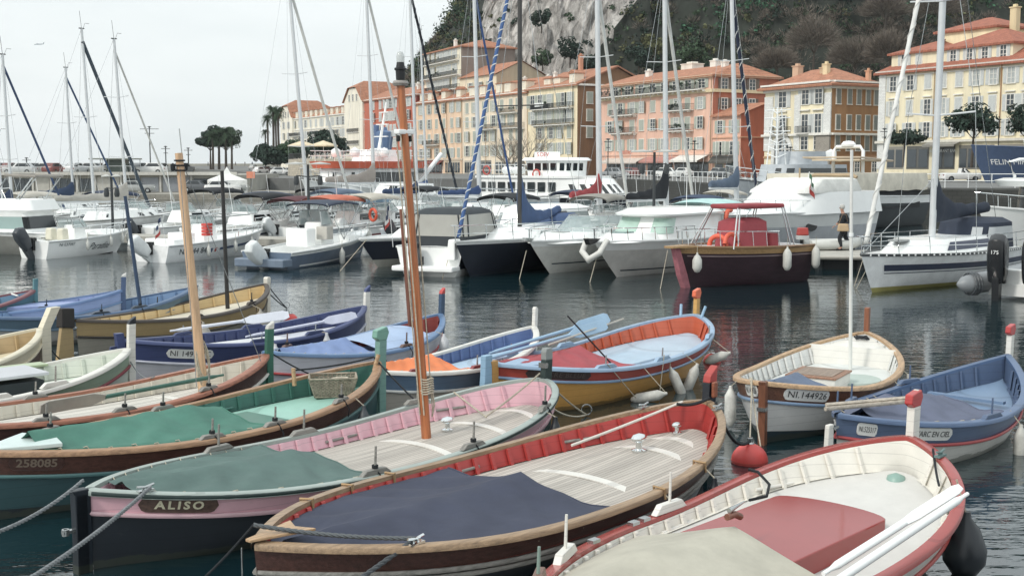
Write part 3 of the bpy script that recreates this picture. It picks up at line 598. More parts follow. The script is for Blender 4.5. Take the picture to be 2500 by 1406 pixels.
H.side([2.2, 4.9, 7.6], [16.2, 13.2], w_=1.1, h_=1.6, sm=plain('#6f5f50')); H.band(5.6, .25, .18, plain('#e3b7a0'), name='sign_band', side=False); sign(H.t, 'BISTRO', H.x(1532), -.25, 3.9, .62, plain('#c4553d'))
H.shops([(1480, 1520, 2.1, 4.4, '#5d5a55'), (1525, 1575, 2.1, 4.4, '#8a8176'), (1580, 1640, 2.1, 4.4, '#4e4d4a'), (1645, 1728, 2.1, 4.4, '#55534e')]); H.awning(1482, 1570, 5.1, 1.6, '#cbbfb4'); H.awning(1575, 1655, 5.2, 1.5, '#b77f74'); H.awning(1658, 1727, 5.5, 2.2, '#dcd9d2', .9); pipe(H.t, H.x(1732), 0, 15)
# low annex of the pink house
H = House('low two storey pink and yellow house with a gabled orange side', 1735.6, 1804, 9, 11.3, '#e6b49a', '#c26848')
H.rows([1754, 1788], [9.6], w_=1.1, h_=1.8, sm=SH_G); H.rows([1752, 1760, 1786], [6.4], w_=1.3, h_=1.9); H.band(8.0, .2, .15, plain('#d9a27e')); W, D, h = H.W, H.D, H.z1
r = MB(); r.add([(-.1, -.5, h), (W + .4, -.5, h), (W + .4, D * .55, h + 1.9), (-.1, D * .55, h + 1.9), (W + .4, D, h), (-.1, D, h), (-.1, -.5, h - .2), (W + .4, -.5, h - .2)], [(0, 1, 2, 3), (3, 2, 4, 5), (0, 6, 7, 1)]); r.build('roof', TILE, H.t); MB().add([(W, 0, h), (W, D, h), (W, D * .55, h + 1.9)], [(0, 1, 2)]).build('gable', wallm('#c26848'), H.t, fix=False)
H.side([5.6], [9.6, 6.6], w_=.6, h_=1.0, sh=0); H.awning(1737, 1795, 5.3, .9, '#55544f', .9); H.shops([(1742, 1765, 2.1, 4.4, '#d6cfae'), (1770, 1800, 2.1, 4.4, '#3c5148')]); mb = MB()
for i in range(30): mb.box((lerp(H.x(1738), H.x(1800), i / 29), -.75, 5.35 - GZ), (.04, .04, .9))
mb.build('railing', IRON, H.t)
# white and yellow corner house
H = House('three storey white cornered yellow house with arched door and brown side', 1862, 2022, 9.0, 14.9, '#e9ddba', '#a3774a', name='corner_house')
WQ = mat('white_quoins', '#dfe0dc', .85, 0, .08, .8, kind='blocks', p=1.4)
for a, b in ((1862, 1882), (1934, 1948), (2005, 2022)):
    mb = MB(); mb.box(((H.x(a) + H.x(b)) / 2, -.06, 3.2 + 4.4), (H.x(b) - H.x(a), .2, 14.9 - GZ - 3.2 - 2)); mb.build('pilaster', WQ, H.t)
mb = MB(); mb.box((lerp(0, H.W, .9), -.1, 2), (H.W * .2, .24, 7.5)); mb.build('stone_base', mat('rough_stone', '#9c958a', .9, 0, .25, 1, kind='blocks', p=1.6), H.t)
H.band(14.5, .9, .3); H.band(15.0, .25, .7); H.band(8.05, .3, .5); H.band(5.0, .25, .15, side=True, m=plain('#b98f66'))
H.rows([1904], [13.0], w_=1.5, h_=2.2, sm=SH_W); H.rows([1959, 1991], [13.2], w_=1.3, h_=2.1, sm=SH_W); H.rows([1905, 1959, 1991], [9.5], w_=1.2, h_=2.5, sm=SH_W); H.rows([1959, 1991], [6.9], w_=1.3, h_=1.7, sh=0); H.rows([1960], [3.9], w_=1.3, h_=1.6, sh=2, sm=SH_W)
for p in (1904, 1959, 1991): mb = MB(); mb.box((H.x(p), -.15, 11.35 - GZ), (2.0, .3, .16)); mb.build('pediment', TRIM, H.t)
balcony(H.t, H.x(1884), H.x(1925), 8.2 - GZ, .8); balcony(H.t, H.x(1945), H.x(1975), 8.2 - GZ, .8)
xm = H.x(1906); ar = [(xm + 1.5 * math.cos(a), 4.0 + 1.5 * math.sin(a)) for a in [PI * i / 14 for i in range(15)]]; ao = [(xm + 2.1 * math.cos(PI * i / 14), 4.0 + 2.1 * math.sin(PI * i / 14)) for i in range(15)]
mb = MB(); mb.prof([(xm - 2.1, 1.6)] + [(xm - 1.5, 1.6)] + ar[::-1] + [(xm + 1.5, 1.6), (xm + 2.1, 1.6)] + ao, -.25, 0); mb.build('arch', WQ, H.t); mb = MB(); mb.prof([(xm - 1.5, 1.6), (xm + 1.5, 1.6)] + ar, -.03, .02); d = mb.build('arched_door', PANE, H.t)
mb = MB(); [mb.box((xm + q, -.06, 3.5), (.1, .06, 3.6)) for q in (-.75, 0, .75)]; mb.box((xm, -.06, 4), (2.9, .06, .12)); mb.build('door_frame', TRIM, d)
H.side([1.2, 3.2, 4.9, 6.6, 8.1], [13.0, 9.6, 6.8], w_=.7, h_=1.9, sh=2, sm=plain('#7f8580')); H.side([4.9, 8.1], [3.8], w_=.8, h_=1.6, sh=0)
H.roof(2.3, ov=.9, hip=4.4, ch=[(.7, .3, 1.6, .8, wallm('#dcc69a')), (.12, .5, 1.2, 1.2, wallm('#cfa98a')), (.95, .8, 1, .6, wallm('#cf9c7a')), (.62, .35, 1, .8, wallm('#cfb08a'))])
# big yellow house on the right
H = House('big pale yellow four storey house with grey shutters on the far right', 2137, 2560, 12, 15.6, '#e9ddba', base=3.4, name='apartment_house')
C = [2170, 2211, 2254, 2290, 2329, 2370, 2411, 2454, 2493, 2530]
H.rows(C, [13.95, 10.9, 8.15], w_=.95, h_=1.75, sm=SH_W, mixed=1); H.band(15.4, .35, .55, plain('#cfcac0')); H.band(14.9, .12, .15); H.band(6.75, .3, .4, plain('#d9d4c6'))
for p in C: mb = MB(); mb.box((H.x(p), -.12, 12.15 - H.base), (1.3, .26, .12)); mb.build('lintel', TRIM, H.t)
mb = MB(); mb.box((.55, -.05, 6), (1.1, .16, 12)); mb.build('pilaster', WQ, H.t); pipe(H.t, H.x(2270), 3, 12); pipe(H.t, H.x(2431), 3, 12, plain('#a9743f'))
r = hiproof(H.W, H.D, H.z1, 3.2, .6, 3).build('roof', TILE2, H.t)
H.shops([(2160, 2200, 3.4, 6.2, '#8e8a80'), (2208, 2262, 3.4, 6.2, '#5f5f5b'), (2270, 2325, 3.4, 6.3, '#4e4e4b'), (2335, 2420, 3.4, 6.2, '#77746c'), (2430, 2500, 3.4, 6.2, '#8e8a80')]); H.awning(2262, 2340, 6.7, 1.3, '#8f8c84', .4)
sign(H.t, 'RESTAURANT BAR', H.x(2297), -.2, 5.55 - 3.4, .34, WHITE, 'shop_lettering')
def block(par, x0, x1, y0, y1, z0, z1, wall, rh, wins=(), name='attic', tm=None, gable=False):
    mb = MB(); mb.box(((x0 + x1) / 2, (y0 + y1) / 2, (z0 + z1) / 2), (x1 - x0, y1 - y0, z1 - z0)); a = mb.build(name, wallm(wall), par); rb = hiproof(x1 - x0, y1 - y0, z1, rh, .4); rb.v = [(v[0] + x0, v[1] + y0, v[2]) for v in rb.v]; r = rb.build('attic_roof', tm or TILE2, a)
    for (x, z, w_, h_, s_) in wins: window(a, x, z, w_, h_, s_, SH_W, y=y0)
    return a
b0 = H.base
a = block(H.t, H.x(2150), H.x(2268), 1.0, 10, 11, 17.9 - b0, '#e9ddba', 1.6, [(H.x(2181), 16.75 - b0, .9, 1.5, 1), (H.x(2216), 16.75 - b0, .9, 1.5, 2)])
a = block(H.t, H.x(2272), H.x(2440), 1.0, 10, 11, 17.9 - b0, '#e9ddba', 2.0, [(H.x(p), 16.7 - b0, .8, 1.5, 1) for p in (2298, 2337, 2374, 2418)]); 
a = block(H.t, H.x(2190), H.x(2330), 6, 14, 11, 20.6 - b0, '#efe2b6', 1.5); chimney(a, H.x(2345), 8, 20.6 - b0, 2.0, .9, wallm('#dcc99c'))
a = block(H.t, H.x(2420), H.x(2640), 9, 20, 11, 20 - b0, '#dad5c8', 1.8, (), 'rear_wing'); chimney(a, H.x(2470), 9.6, 20 - b0, 1.2, 1.2); chimney(a, H.x(2452), 7.5, 17.4 - b0, 1.6, .7, wallm('#c4b08a'))
# houses on the slope
A = aty(1036, 215, 282); B = aty(1126, 215, 262)
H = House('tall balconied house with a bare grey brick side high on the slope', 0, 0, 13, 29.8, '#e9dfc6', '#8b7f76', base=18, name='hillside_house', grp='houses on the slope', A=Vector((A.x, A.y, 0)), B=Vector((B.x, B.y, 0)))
H.rows([1050, 1062, 1074, 1086, 1098, 1112], [28.4, 25.2, 22.2, 19.6], w_=1.3, h_=1.9, sm=SH_W, lit=1); balcony(H.t, 0, H.W, 23.6 - 18, 1.1, 10, 3); balcony(H.t, 0, H.W, 20.6 - 18, 1.0); balcony(H.t, 1, H.W - 1, 26.8 - 18, 1, 2, 3); H.roof(1.8, hip=3, ch=[(.3, .4, 1.6, .8)])
A = aty(1122, 215, 262); B = aty(1212, 215, 248)
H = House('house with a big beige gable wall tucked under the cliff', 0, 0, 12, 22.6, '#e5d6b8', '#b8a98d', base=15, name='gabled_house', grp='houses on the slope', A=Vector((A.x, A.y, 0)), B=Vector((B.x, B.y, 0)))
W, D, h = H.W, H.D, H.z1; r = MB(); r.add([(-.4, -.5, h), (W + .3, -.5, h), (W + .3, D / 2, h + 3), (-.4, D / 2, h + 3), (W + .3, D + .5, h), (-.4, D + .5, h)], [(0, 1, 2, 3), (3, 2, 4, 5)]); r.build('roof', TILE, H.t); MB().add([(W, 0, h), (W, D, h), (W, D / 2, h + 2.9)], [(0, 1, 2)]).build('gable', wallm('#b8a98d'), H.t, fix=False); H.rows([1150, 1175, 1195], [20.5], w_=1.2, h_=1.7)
# terrace wall below the hotel
tw = thing('terrace_wall', 'curved beige stone retaining wall with railing below the leafy trees', 'wall', (0, 0, 0)); mb = MB(); pts = [aty(702, 430, 205), aty(712, 430, 198), aty(740, 430, 193), aty(800, 430, 190), aty(900, 430, 188)]
rows = [[(p.x, p.y, 1), (p.x + .15, p.y + .25, 4.9), (p.x + .15, p.y + .7, 4.9), (p.x + .6, p.y + 30, 4.9)] for p in pts]; mb.grid(rows); mb.build('wall', mat('beige_stone', '#b5ab98', .9, 0, .15, .8, kind='blocks', p=.8), tw, fix=False)
mb = MB()
for a, b in zip(pts, pts[1:]):
    n = max(2, int((b - a).length / .35))
    for i in range(n): p = a.lerp(b, i / n); mb.box((p.x + .3, p.y + .4, 5.35), (.05, .05, .9))
    mb.tube([(a.x + .3, a.y + .4, 5.8), (b.x + .3, b.y + .4, 5.8)], .04, 5)
mb.build('railing', IRON, tw)
mb = MB(); mb.lathe([(0, 0), (2.2, -.9), (2.2, -1.0), (0, -.3)], (0, 0, 0), 14); 
for i, (px, lb) in enumerate([(790, 'cream parasol on the terrace, the right one'), (738, 'cream parasol on the terrace, the left one')]):
    p = aty(px, 388, 200); t = thing('parasol', lb, 'parasol', (p.x, p.y, 4.9), 0, 'parasols on the terrace'); m_ = MB(); m_.lathe([(0, 3.1), (2.4, 2.3), (2.42, 2.1), (0, 2.6)], n=10); m_.build('canopy', canvas('#d9c7a4'), t); MB().tube([(0, 0, 0), (0, 0, 3)], .05, 6).build('pole', WHITE, t)
# pier garages with a car park on the roof
g = thing('garage_row', 'long low row of grey harbour garages with a car park on its roof', 'building', (-34, 146, .6)); mb = MB(); mb.box((-60, 14, 1.03), (120, 28, 2.06)); mb.build('wall', CONC, g)
mb = MB(); mb.box((-60, -.35, 2.16), (121, .9, .2)); mb.box((-60, -.7, 2.35), (121, .12, .2)); mb.build('roof_edge', plain('#bdbbb3', .9), g)
rg = random.Random(3); x = -2.0; k = 0
while x > -62:
    w_ = rg.choice((2.6, 3.2, 3.8, 2.2)); mb = MB(); c = rg.choice(('#8f9594', '#a9aba7', '#6a6f6f', '#7f8683', '#8a8f96', '#b5b3aa')); kind = rg.random()
    if kind < .5: mb.box((x - w_ / 2, -.03, .9), (w_ - .5, .1, 1.75)); mb.build('garage_door', plain(c, .6), g)
    else:
        mb.box((x - w_ / 2, -.02, .85), (w_ - .5, .08, 1.6)); d = mb.build('shopfront', plain('#52585a', .5), g); m_ = MB()
        for i in range(3): m_.box((x - w_ / 2 + (i - 1) * (w_ - .6) / 3, -.08, .95), ((w_ - .8) / 3.3, .05, 1.2))
        m_.build('pane', PANE, d)
    x -= w_; k += 1; MB().box((x, -.12, 1.03), (.22, .24, 2.06)).build('pillar', plain('#c3c1b9', .9), g)
k = thing('lookout_hut', 'flat roofed glass hut standing on the garage roof', 'hut', aty(283, 412, 150) * 1.0); k.location.z = 2.75
MB().box((0, 0, 1.9), (5.4, 4, .16)).build('roof', plain('#7a8078'), k); MB().box((.2, .2, .95), (2.2, 2, 1.8)).build('cabin', plain('#4e5b55', .4), k); mb = MB(); [mb.tube([(x_, y_, 0), (x_, y_, 1.9)], .05, 6) for x_ in (-2.5, -1, 2.5) for y_ in (-1.8, 1.8)]; mb.tube([(-2.5, -1.8, 1), (2.5, -1.8, 1)], .03, 5); mb.build('posts', ALU, k)
# ---------------------------------------------------------------- modern boats
def ring(x0, x1, hw, z, ra=.3, rf=1.0, n=12, pw=2.3, cy=0):
    """closed outline of a cabin level: rounded stern corners ra, nose length rf"""
    out = []
    for i in range(n + 1):
        a = PI / 2 * i / n; out.append((x1 - rf + rf * abs(math.cos(a)) ** (2 / pw), cy - hw * abs(math.sin(a)) ** (2 / pw), z))
    for i in range(5):
        a = PI / 2 * i / 4; out.append((x0 + ra - ra * math.sin(a), cy - hw + ra - ra * math.cos(a) if 0 else cy - (hw - ra + ra * math.cos(a)), z))
    return out + [(x, 2 * cy - y, z) for x, y, z in out[::-1]]
def loft(rings, cap=True):
    mb = MB(); mb.grid(rings, close=True)
    if cap: n = len(rings[0]); o = len(mb.v) - n; mb.f.append(tuple(range(o, o + n))); mb.m.append(0)
    return mb
def panes(ra, rb, t0, t1, spans, off=.015, gap=.0):
    """glass strips between two levels, slightly proud; spans = index ranges round the outline"""
    mb = MB(); n = len(ra); c = Vector((sum(p[0] for p in ra) / n, 0, 0))
    for a, b in spans:
        rows = []
        for t in (t0, t1):
            r = []
            for i in range(a, b + 1):
                p = Vector(ra[i % n]).lerp(Vector(rb[i % n]), t); d = Vector((p.x - c.x, p.y, 0)).normalized(); r.append(p + d * off)
            rows.append(r)
        mb.grid(rows)
    return mb
class Hull:
    def __init__(s, label, stern, bow, B, zs, zb, mats, cat='boat', grp='boats at the far pontoon', name='motor_boat', full=.9, rake=.8, bands=None, flare=.3, rail='#d9dcdb', cock=None, deckm=None, pw=2.6):
        s.S = Vector((stern[0], stern[1], 0)); d = Vector((bow[0] - stern[0], bow[1] - stern[1], 0)); s.L = d.length; s.rz = math.atan2(d.y, d.x); s.h = d.normalized(); s.B, s.zs, s.zb, s.full, s.rake, s.flare, s.pw = B, zs, zb, full, rake, flare, pw
        s.t = thing(name, label, cat, s.S, s.rz, grp); mb = MB(); T = [i / 26 for i in range(27)]; W = [0, .12, .2, .28, .4, .55, .7, .8, .86, .93, 1]
        for sd in (-1, 1):
            rows = [[s.p(t, w, sd) for w in W] for t in T]; o = len(mb.f); mb.grid(rows, flip=sd < 0)
            if bands:
                for k in range(len(W) - 1):
                    wm = (W[k] + W[k + 1]) / 2; mi = 0
                    for th, m_ in bands:
                        if wm >= th: mi = m_
                    for i in range(len(T) - 1): mb.m[o + i * (len(W) - 1) + k] = mi
        a = [s.p(0, w, -1) for w in W]; b = [s.p(0, w, 1) for w in W]; mb.grid([a, b]); mb.build('hull', mats, s.t, 35)
        rows = []; dm = MB(); FR = [-1, -.84, -.8, 0, .8, .84, 1]
        for t in sorted(T + ([cock[0] + .002, cock[1] - .002] if cock else [])):
            r = []
            for f in FR:
                y = s.hb(t) * f; z = s.zg(t) - .03 + .05 * (1 - f * f)
                if cock and cock[0] < t < cock[1] and abs(f) < .82: z -= cock[2]; y *= .8
                r.append((s.xg(t), y, z))
            rows.append(r)
        dm.grid(rows); dm.build('deck', deckm or GEL, s.t, 30)
        if rail: mb = MB(); mb.tube([s.p(t, 1, -1) for t in T] + [s.p(t, 1, 1) for t in T[::-1]], .045, 6); mb.build('rub_rail', plain(rail, .4), s.t, 60)
    def hb(s, t): return s.B / 2 * (1 - max(0, (t - .3) / .7) ** s.pw) * (s.full + (1 - s.full) * min(1, t / .35))
    def zg(s, t): return s.zs + (s.zb - s.zs) * t ** 1.6
    def xg(s, t): return s.L * t
    def p(s, t, w, sd):
        z = -.25 + (s.zg(t) + .25) * w; e = .12 + .75 * t ** 2.2; g = (1 - s.flare * (1 - w) * (.3 + .7 * t)) * (max(w, .0) ** e if w > 0 else 0)
        return Vector((s.L * t - s.rake * (1 - w) ** 1.1 * t ** 3, sd * s.hb(t) * g, z))
    def pz(s, t, z, sd, off=0):
        w = max(0, min(1, (z + .25) / (s.zg(t) + .25))); q = s.p(t, w, sd); q.y += sd * off; return q
    def stripe(s, t0, t1, w0, w1, m, name='stripe', sides=(-1, 1), n=16, w0b=None, w1b=None):
        for sd in sides:
            rows = []
            for i in range(n + 1):
                t = lerp(t0, t1, i / n); a = lerp(w0, w0 if w0b is None else w0b, i / n); b = lerp(w1, w1 if w1b is None else w1b, i / n); rows.append([s.p(t, lerp(a, b, j / 3), sd) + Vector((0, sd * .012, 0)) for j in range(4)])
            MB().grid(rows).build(name, m, s.t, 60)
    def text(s, txt, t0, z0, h, m, sd=-1, sp=1.0, shear=0, name='lettering', ext=0):
        V, Fc = text_mesh(txt, h, sp, ext, shear); mb = MB(); mb.add([s.pz(t0 - v[0] * sd / s.L, z0 + v[1], sd, .02) for v in V], Fc); mb.build(name, m, s.t, fix=False)
    def rail(s, t0, t1, h, n=6, sides=(-1, 1), r=.016, nose=True, mid=False):
        mb = MB(); A = []
        for sd in sides:
            P = [s.p(lerp(t0, t1, i / 12), 1, sd) * 1.0 for i in range(13)]; P = [Vector((p.x, p.y * .93, p.z + h)) for p in P]; A.append(P)
            for i in range(n + 1):
                q = s.p(lerp(t0, t1, i / n), 1, sd); q.y *= .95; e = Vector((q.x + .05, q.y * .98, q.z + h)); mb.tube([q, e], r, 5)
            if mid: mb.tube([p - Vector((0, 0, h * .5)) for p in P], r * .6, 4)
            mb.tube(P, r, 5)
        if nose and len(A) == 2: tip = Vector((s.L + .15, 0, s.zg(1) + h)); mb.tube([A[0][-1], tip + Vector((-.1, -.15, 0)), tip, tip + Vector((-.1, .15, 0)), A[1][-1]], r, 5)
        mb.build('guard_rail', CHROME, s.t, 60)
    def windscreen(s, x0, x1, hw, z, h, rake=.6, m=None, curved=1.0):
        a = ring(x0, x1, hw, z, .05, curved); b = ring(x0, x1 - rake, hw * .86, z + h, .05, curved * .9); mb = MB(); n = 13; idx = list(range(0, n + 2)); N_ = len(a)
        ids = idx[::-1] + [N_ - 1 - i for i in idx]
        mb.grid([[Vector(a[i]) for i in ids], [Vector(b[i]) for i in ids]]); g = mb.build('windscreen', m or glass('screen_glass', '#9fb3b3', .05, .55), s.t, 60); f = MB(); f.tube([b[i] for i in ids], .022, 5); f.tube([a[i] for i in ids], .02, 5); [f.tube([a[i], b[i]], .022, 5) for i in (ids[0], ids[-1], ids[len(ids) // 2 - 9], ids[len(ids) // 2 + 8])]; f.build('screen_frame', STEEL, g)
    def bimini(s, x0, x1, hw, z, c, rise=.18, base=None, thick=.04, legs=True, name='bimini'):
        mb = MB(); rows = []
        for i in range(9):
            u = i / 8; rows.append([(lerp(x0, x1, u), hw * math.sin(v), z + rise * (math.cos(v) ** .7 if math.cos(v) > 0 else 0) - .12 * (2 * u - 1) ** 2) for v in [R(-90 + 15 * k) for k in range(13)]])
        mb.grid(rows); rows2 = [[(a, b, c_ - thick) for a, b, c_ in r] for r in rows]; mb.grid(rows2, flip=True); b = mb.build(name, canvas(c), s.t, 60)
        if legs:
            f = MB(); zz = s.zg(.3) if base is None else base; xm = (x0 + x1) / 2
            for sd in (-1, 1):
                for xa in (x0, x1, xm): f.tube([(xm, sd * hw * .98, zz), (xa, sd * hw, z)], .018, 5)
            f.build('bimini_frame', STEEL, b)
    def outboard(s, y, col, tilt=.0, sc_=1.0, name='outboard', z=None, txt=None):
        z = s.zs if z is None else z; mb = MB(); prof = [(-.5, -.05), (-.6, .38), (-.56, .68), (-.34, .8), (-.08, .7), (-.02, .1), (-.1, -.2), (-.42, -.25)]
        cs, sn = math.cos(tilt), math.sin(tilt)
        def T(x, z_): x *= sc_; z_ *= sc_; return (x * cs - z_ * sn - .12, z + x * sn + z_ * cs)
        c0 = Vector((-.3, .25))
        def cowl(k, w_): return [T(c0.x + (x - c0.x) * k, c0.y + (q - c0.y) * k) for x, q in prof]
        rows = []
        for k, yy in ((.7, -.18), (.92, -.15), (1, -.07), (1, .07), (.92, .15), (.7, .18)): rows.append([(x, y + yy * sc_, q) for x, q in cowl(k, yy)])
        mb.grid(rows, close=True); mb.f += [tuple(range(8)), tuple(range(40, 48))[::-1]]; mb.m += [0, 0]; o = mb.build(name, plain(col, .25), s.t, 50, bevel=.02)
        l_ = MB(); leg = [T(*p) for p in [(-.12, -.1), (-.16, -.75), (-.02, -.85), (-.02, -1.0), (-.2, -1.25), (-.32, -1.22), (-.36, -1.0), (-.66, -.95), (-.62, -.85), (-.42, -.7), (-.5, -.12)]]; l_.prof(leg, y - .07 * sc_, y + .07 * sc_)
        l_.build('leg', plain(col, .3), o, bevel=.015); p = MB(); hub = T(-.7, -1.0)
        for k in range(3):
            a = k * 2.1 + .5; q = Vector((hub[0], y, hub[1])); u = Vector((0, math.cos(a), math.sin(a))) * .19 * sc_; v = Vector((.05, -math.sin(a) * .09, math.cos(a) * .09)) * sc_; p.add([q, q + u * .6 + v, q + u, q + u * .6 - v], [(0, 1, 2, 3)])
        p.lathe([(.05, -.1), (.05, .1), (0, .14)], (hub[0], y, hub[1]), 8, ax=(-1, 0, 0)); p.build('propeller', STEEL, o)
        br = MB(); br.box((-.02, y, z - .12), (.2, .26, .5)); br.build('bracket', BLACK, o)
        if txt:
            V, Fc = text_mesh(txt, .11); q = MB(); q.add([(T(-.6, 0)[0] - .06 + v[1] * 0, y - v[0], z + .42 * sc_ + v[1]) for v in V], Fc); q.build('lettering', WHITE, o, fix=False)
    def flag(s, x, y, z, cols, h=1.0):
        pole = MB().tube([(x, y, z), (x - .25, y, z + h)], .012, 5).build('flag_pole', WHITE, s.t); mb = MB()
        for i in range(3):
            rows = [[(x - .25 - .0 - j * .09 * .55 - (.02 * math.sin(j + i)), y + .05 * math.sin(j * 1.3 + i), z + h - .04 - i * .17 - u * .17 - j * .075) for j in range(6)] for u in (0, 1)]; mb.grid(rows, mi=i)
        mb.build('flag', [canvas(c) for c in cols], pole, fix=False)
def fender_at(p, h=.62, r=.11, c='#c9c9c2', label=None, tiltv=None, grp='white fenders on the far boats', name='fender', rope_up=.35):
    t = thing(name, label, 'fender', p, 0, grp); mb = MB(); mb.lathe([(.0, -h / 2), (r * .55, -h / 2 + .03), (r, -h / 2 + r), (r, h / 2 - r), (r * .6, h / 2 - .03), (.03, h / 2 + .03), (.03, h / 2 + .08), (0, h / 2 + .08)], (0, 0, 0), 14, ax=tiltv); mb.build('body', mat('fender_' + c.strip('#'), c, .5, 0, .14, 5), t, 60)
    MB().tube([(0, 0, h / 2), (0, 0, h / 2 + rope_up)], .008, 5).build('rope', ROPE, t); return t
def hullfender(H_, t, sd, label, dz=.1, **k):
    p = H_.p(t, 1, sd); q = H_.S + Matrix.Rotation(H_.rz, 3, 'Z') @ Vector((p.x, p.y + sd * .14, 0)); return fender_at((q.x, q.y, p.z - .42 - dz), label=label, **k)
def lifering(par, c, r=.3, ax=(0, 1, 0), m=None, name='lifebuoy'):
    mb = MB(); n = 20; q = Vector((0, 0, 1)).rotation_difference(Vector(ax)); pts = [Vector(c) + q @ Vector((r * math.cos(2 * PI * i / n), r * math.sin(2 * PI * i / n), 0)) for i in range(n + 1)]; mb.tube(pts, .075, 8, cap=False); return mb.build(name, m or plain('#e2552f', .5), par, 60)
def W_(px, y): Y = CH * F / (y - 405); return ((px - 1250) / F * Y, Y)
# --- left: white flybridge cruiser
H = Hull('white flybridge cruiser with grey hull band, cut by the left edge', (-19.2, 51.5), (-28, 53.5), 3, .95, 1.3, [plain('#e4e6e4', .3), plain('#8c8d87', .3)], cat='motor boat', bands=[(.2, 1), (.86, 0)])
a = ring(1.2, 6.6, 1.15, .95, .2, 2); b = ring(1.4, 5.6, 1.05, 1.75, .2, 1.4); c = ring(1.0, 5.0, 1.1, 1.9, .2, 1.2); d = ring(1.2, 4.4, .95, 2.35, .2, 1.0); loft([a, b, c, d, ring(1.3, 4.2, .85, 2.3, .2, 1)]).build('superstructure', GEL, H.t, 30); panes(a, b, .2, .85, [(7, 12), (13, 16), (17, 22), (34 - 16, 34 - 12)]).build('window', DGLASS, H.t); panes(a, b, .2, .85, [(20, 26), (0, 6), (27, 33)]).build('window', CURT, H.t)
mb = MB(); [mb.tube([(1.8, s_ * .9, 2.3), (.9, s_ * .9, 3.3), (.9, -s_ * .9 * 0, 3.35)], .03, 5) for s_ in (-1, 1)]; [mb.tube([(3.2, s_ * .9, 2.3), (2.3, s_ * .9, 3.3)], .03, 5) for s_ in (-1, 1)]; mb.build('radar_arch', STEEL, H.t); MB().tube([(.9, -1, 3.35), (.9, 1, 3.35), (2.3, 1, 3.4), (2.3, -1, 3.4), (.9, -1, 3.35)], .07, 6).build('rolled_awning', canvas('#9b958c'), H.t)
# --- open boat with script name
LET = plain('#34424a', .5)
H = Hull('white open motor boat with black outboard and script name on its side', (-19.7, 48.8), (-17.2, 53.2), 2.1, .72, .98, [GEL], cat='motor boat', cock=(.08, .62, .35), rake=.9)
H.text('Paradise', .56, .4, .3, LET, shear=.5, sp=1.05); H.text('NI E37087', .18, .56, .13, LET); H.stripe(.05, .9, .16, .2, BLACK, w0b=.22, w1b=.25); H.outboard(0, '#3a4148', .45, 1.0); H.rail(.6, 1, .32, 4)
mb = MB(); mb.box((2.2, .1, .95), (.7, .8, .7), taper=.8); mb.build('console', GEL, H.t, bevel=.05); H.windscreen(1.6, 2.7, .5, 1.2, .35, .25); [MB().box((1.2, y_, .95), (.35, .4, .5), taper=.9).build('seat', plain('#d8d3bd', .5), H.t, bevel=.06) for y_ in (-.35, .35)]; a = ring(2.9, 4.6, .6, .85, .1, 1.2); loft([a, ring(3, 4.2, .45, 1.05, .1, 1)]).build('cuddy', GEL, H.t, 30)
for i, t_ in enumerate((.35, .62, .8, .92)): hullfender(H, t_, -1, ['small white fender nearest the stern of the script named boat', 'white fender amidships on the script named boat', 'white fender forward on the script named boat', 'white fender at the bow of the script named boat'][i], -.12, h=.42, r=.07)
# --- NI D44 847
H = Hull('white open motor boat with blue side stripe and white outboard', (-14.3, 46.9), (-11.0, 52.2), 2.3, .68, 1.02, [plain('#eaecec', .3)], cat='motor boat', cock=(.05, .85, .35), rake=.7)
H.stripe(.45, .93, .6, .7, plain('#3d5578', .4), w0b=.62, w1b=.72); H.text('NI D44 847', .22, .4, .24, LET); H.stripe(.33, .38, .55, .72, plain('#3d5578')); H.stripe(.4, .42, .55, .72, plain('#b23b33')); H.outboard(0, '#d3d8d8', .8, 1.05);
MB().box((2.9, .1, 1.0), (.8, .9, .8), taper=.85).build('console', GEL, H.t, bevel=.05); H.windscreen(2.3, 3.4, .5, 1.35, .4, .2); MB().box((1.7, .1, .85), (.6, 1.0, .5)).build('seat', GEL, H.t, bevel=.06); MB().box((.7, 0, .75), (.5, 1.7, .3)).build('bench', GEL, H.t, bevel=.05); lb = MB(); [lb.box((2.3, -.75, 1.02 + i * .13), (.34, .3, .11)) for i in range(4)]; lb.build('red_crate', plain('#cf3d33', .5), H.t, bevel=.01); MB().tube([(3.0, -.9, 1.7), (3.0, .9, 1.7), (4.6, .9, 1.75), (4.6, -.9, 1.75), (3.0, -.9, 1.7)], .03, 5).build('canopy_frame', STEEL, H.t); H.rail(.62, 1, .3, 4); H.flag(.1, -.8, .75, ['#3d4a6a', '#d9d9d6', '#c4453d'], 1.1)
for i, t_ in enumerate((.3, .55, .75)): hullfender(H, t_, -1, ['white fender near the stern of the blue striped open boat', 'white fender amidships on the blue striped open boat', 'white fender forward on the blue striped open boat'][i], -.05, h=.45, r=.08)
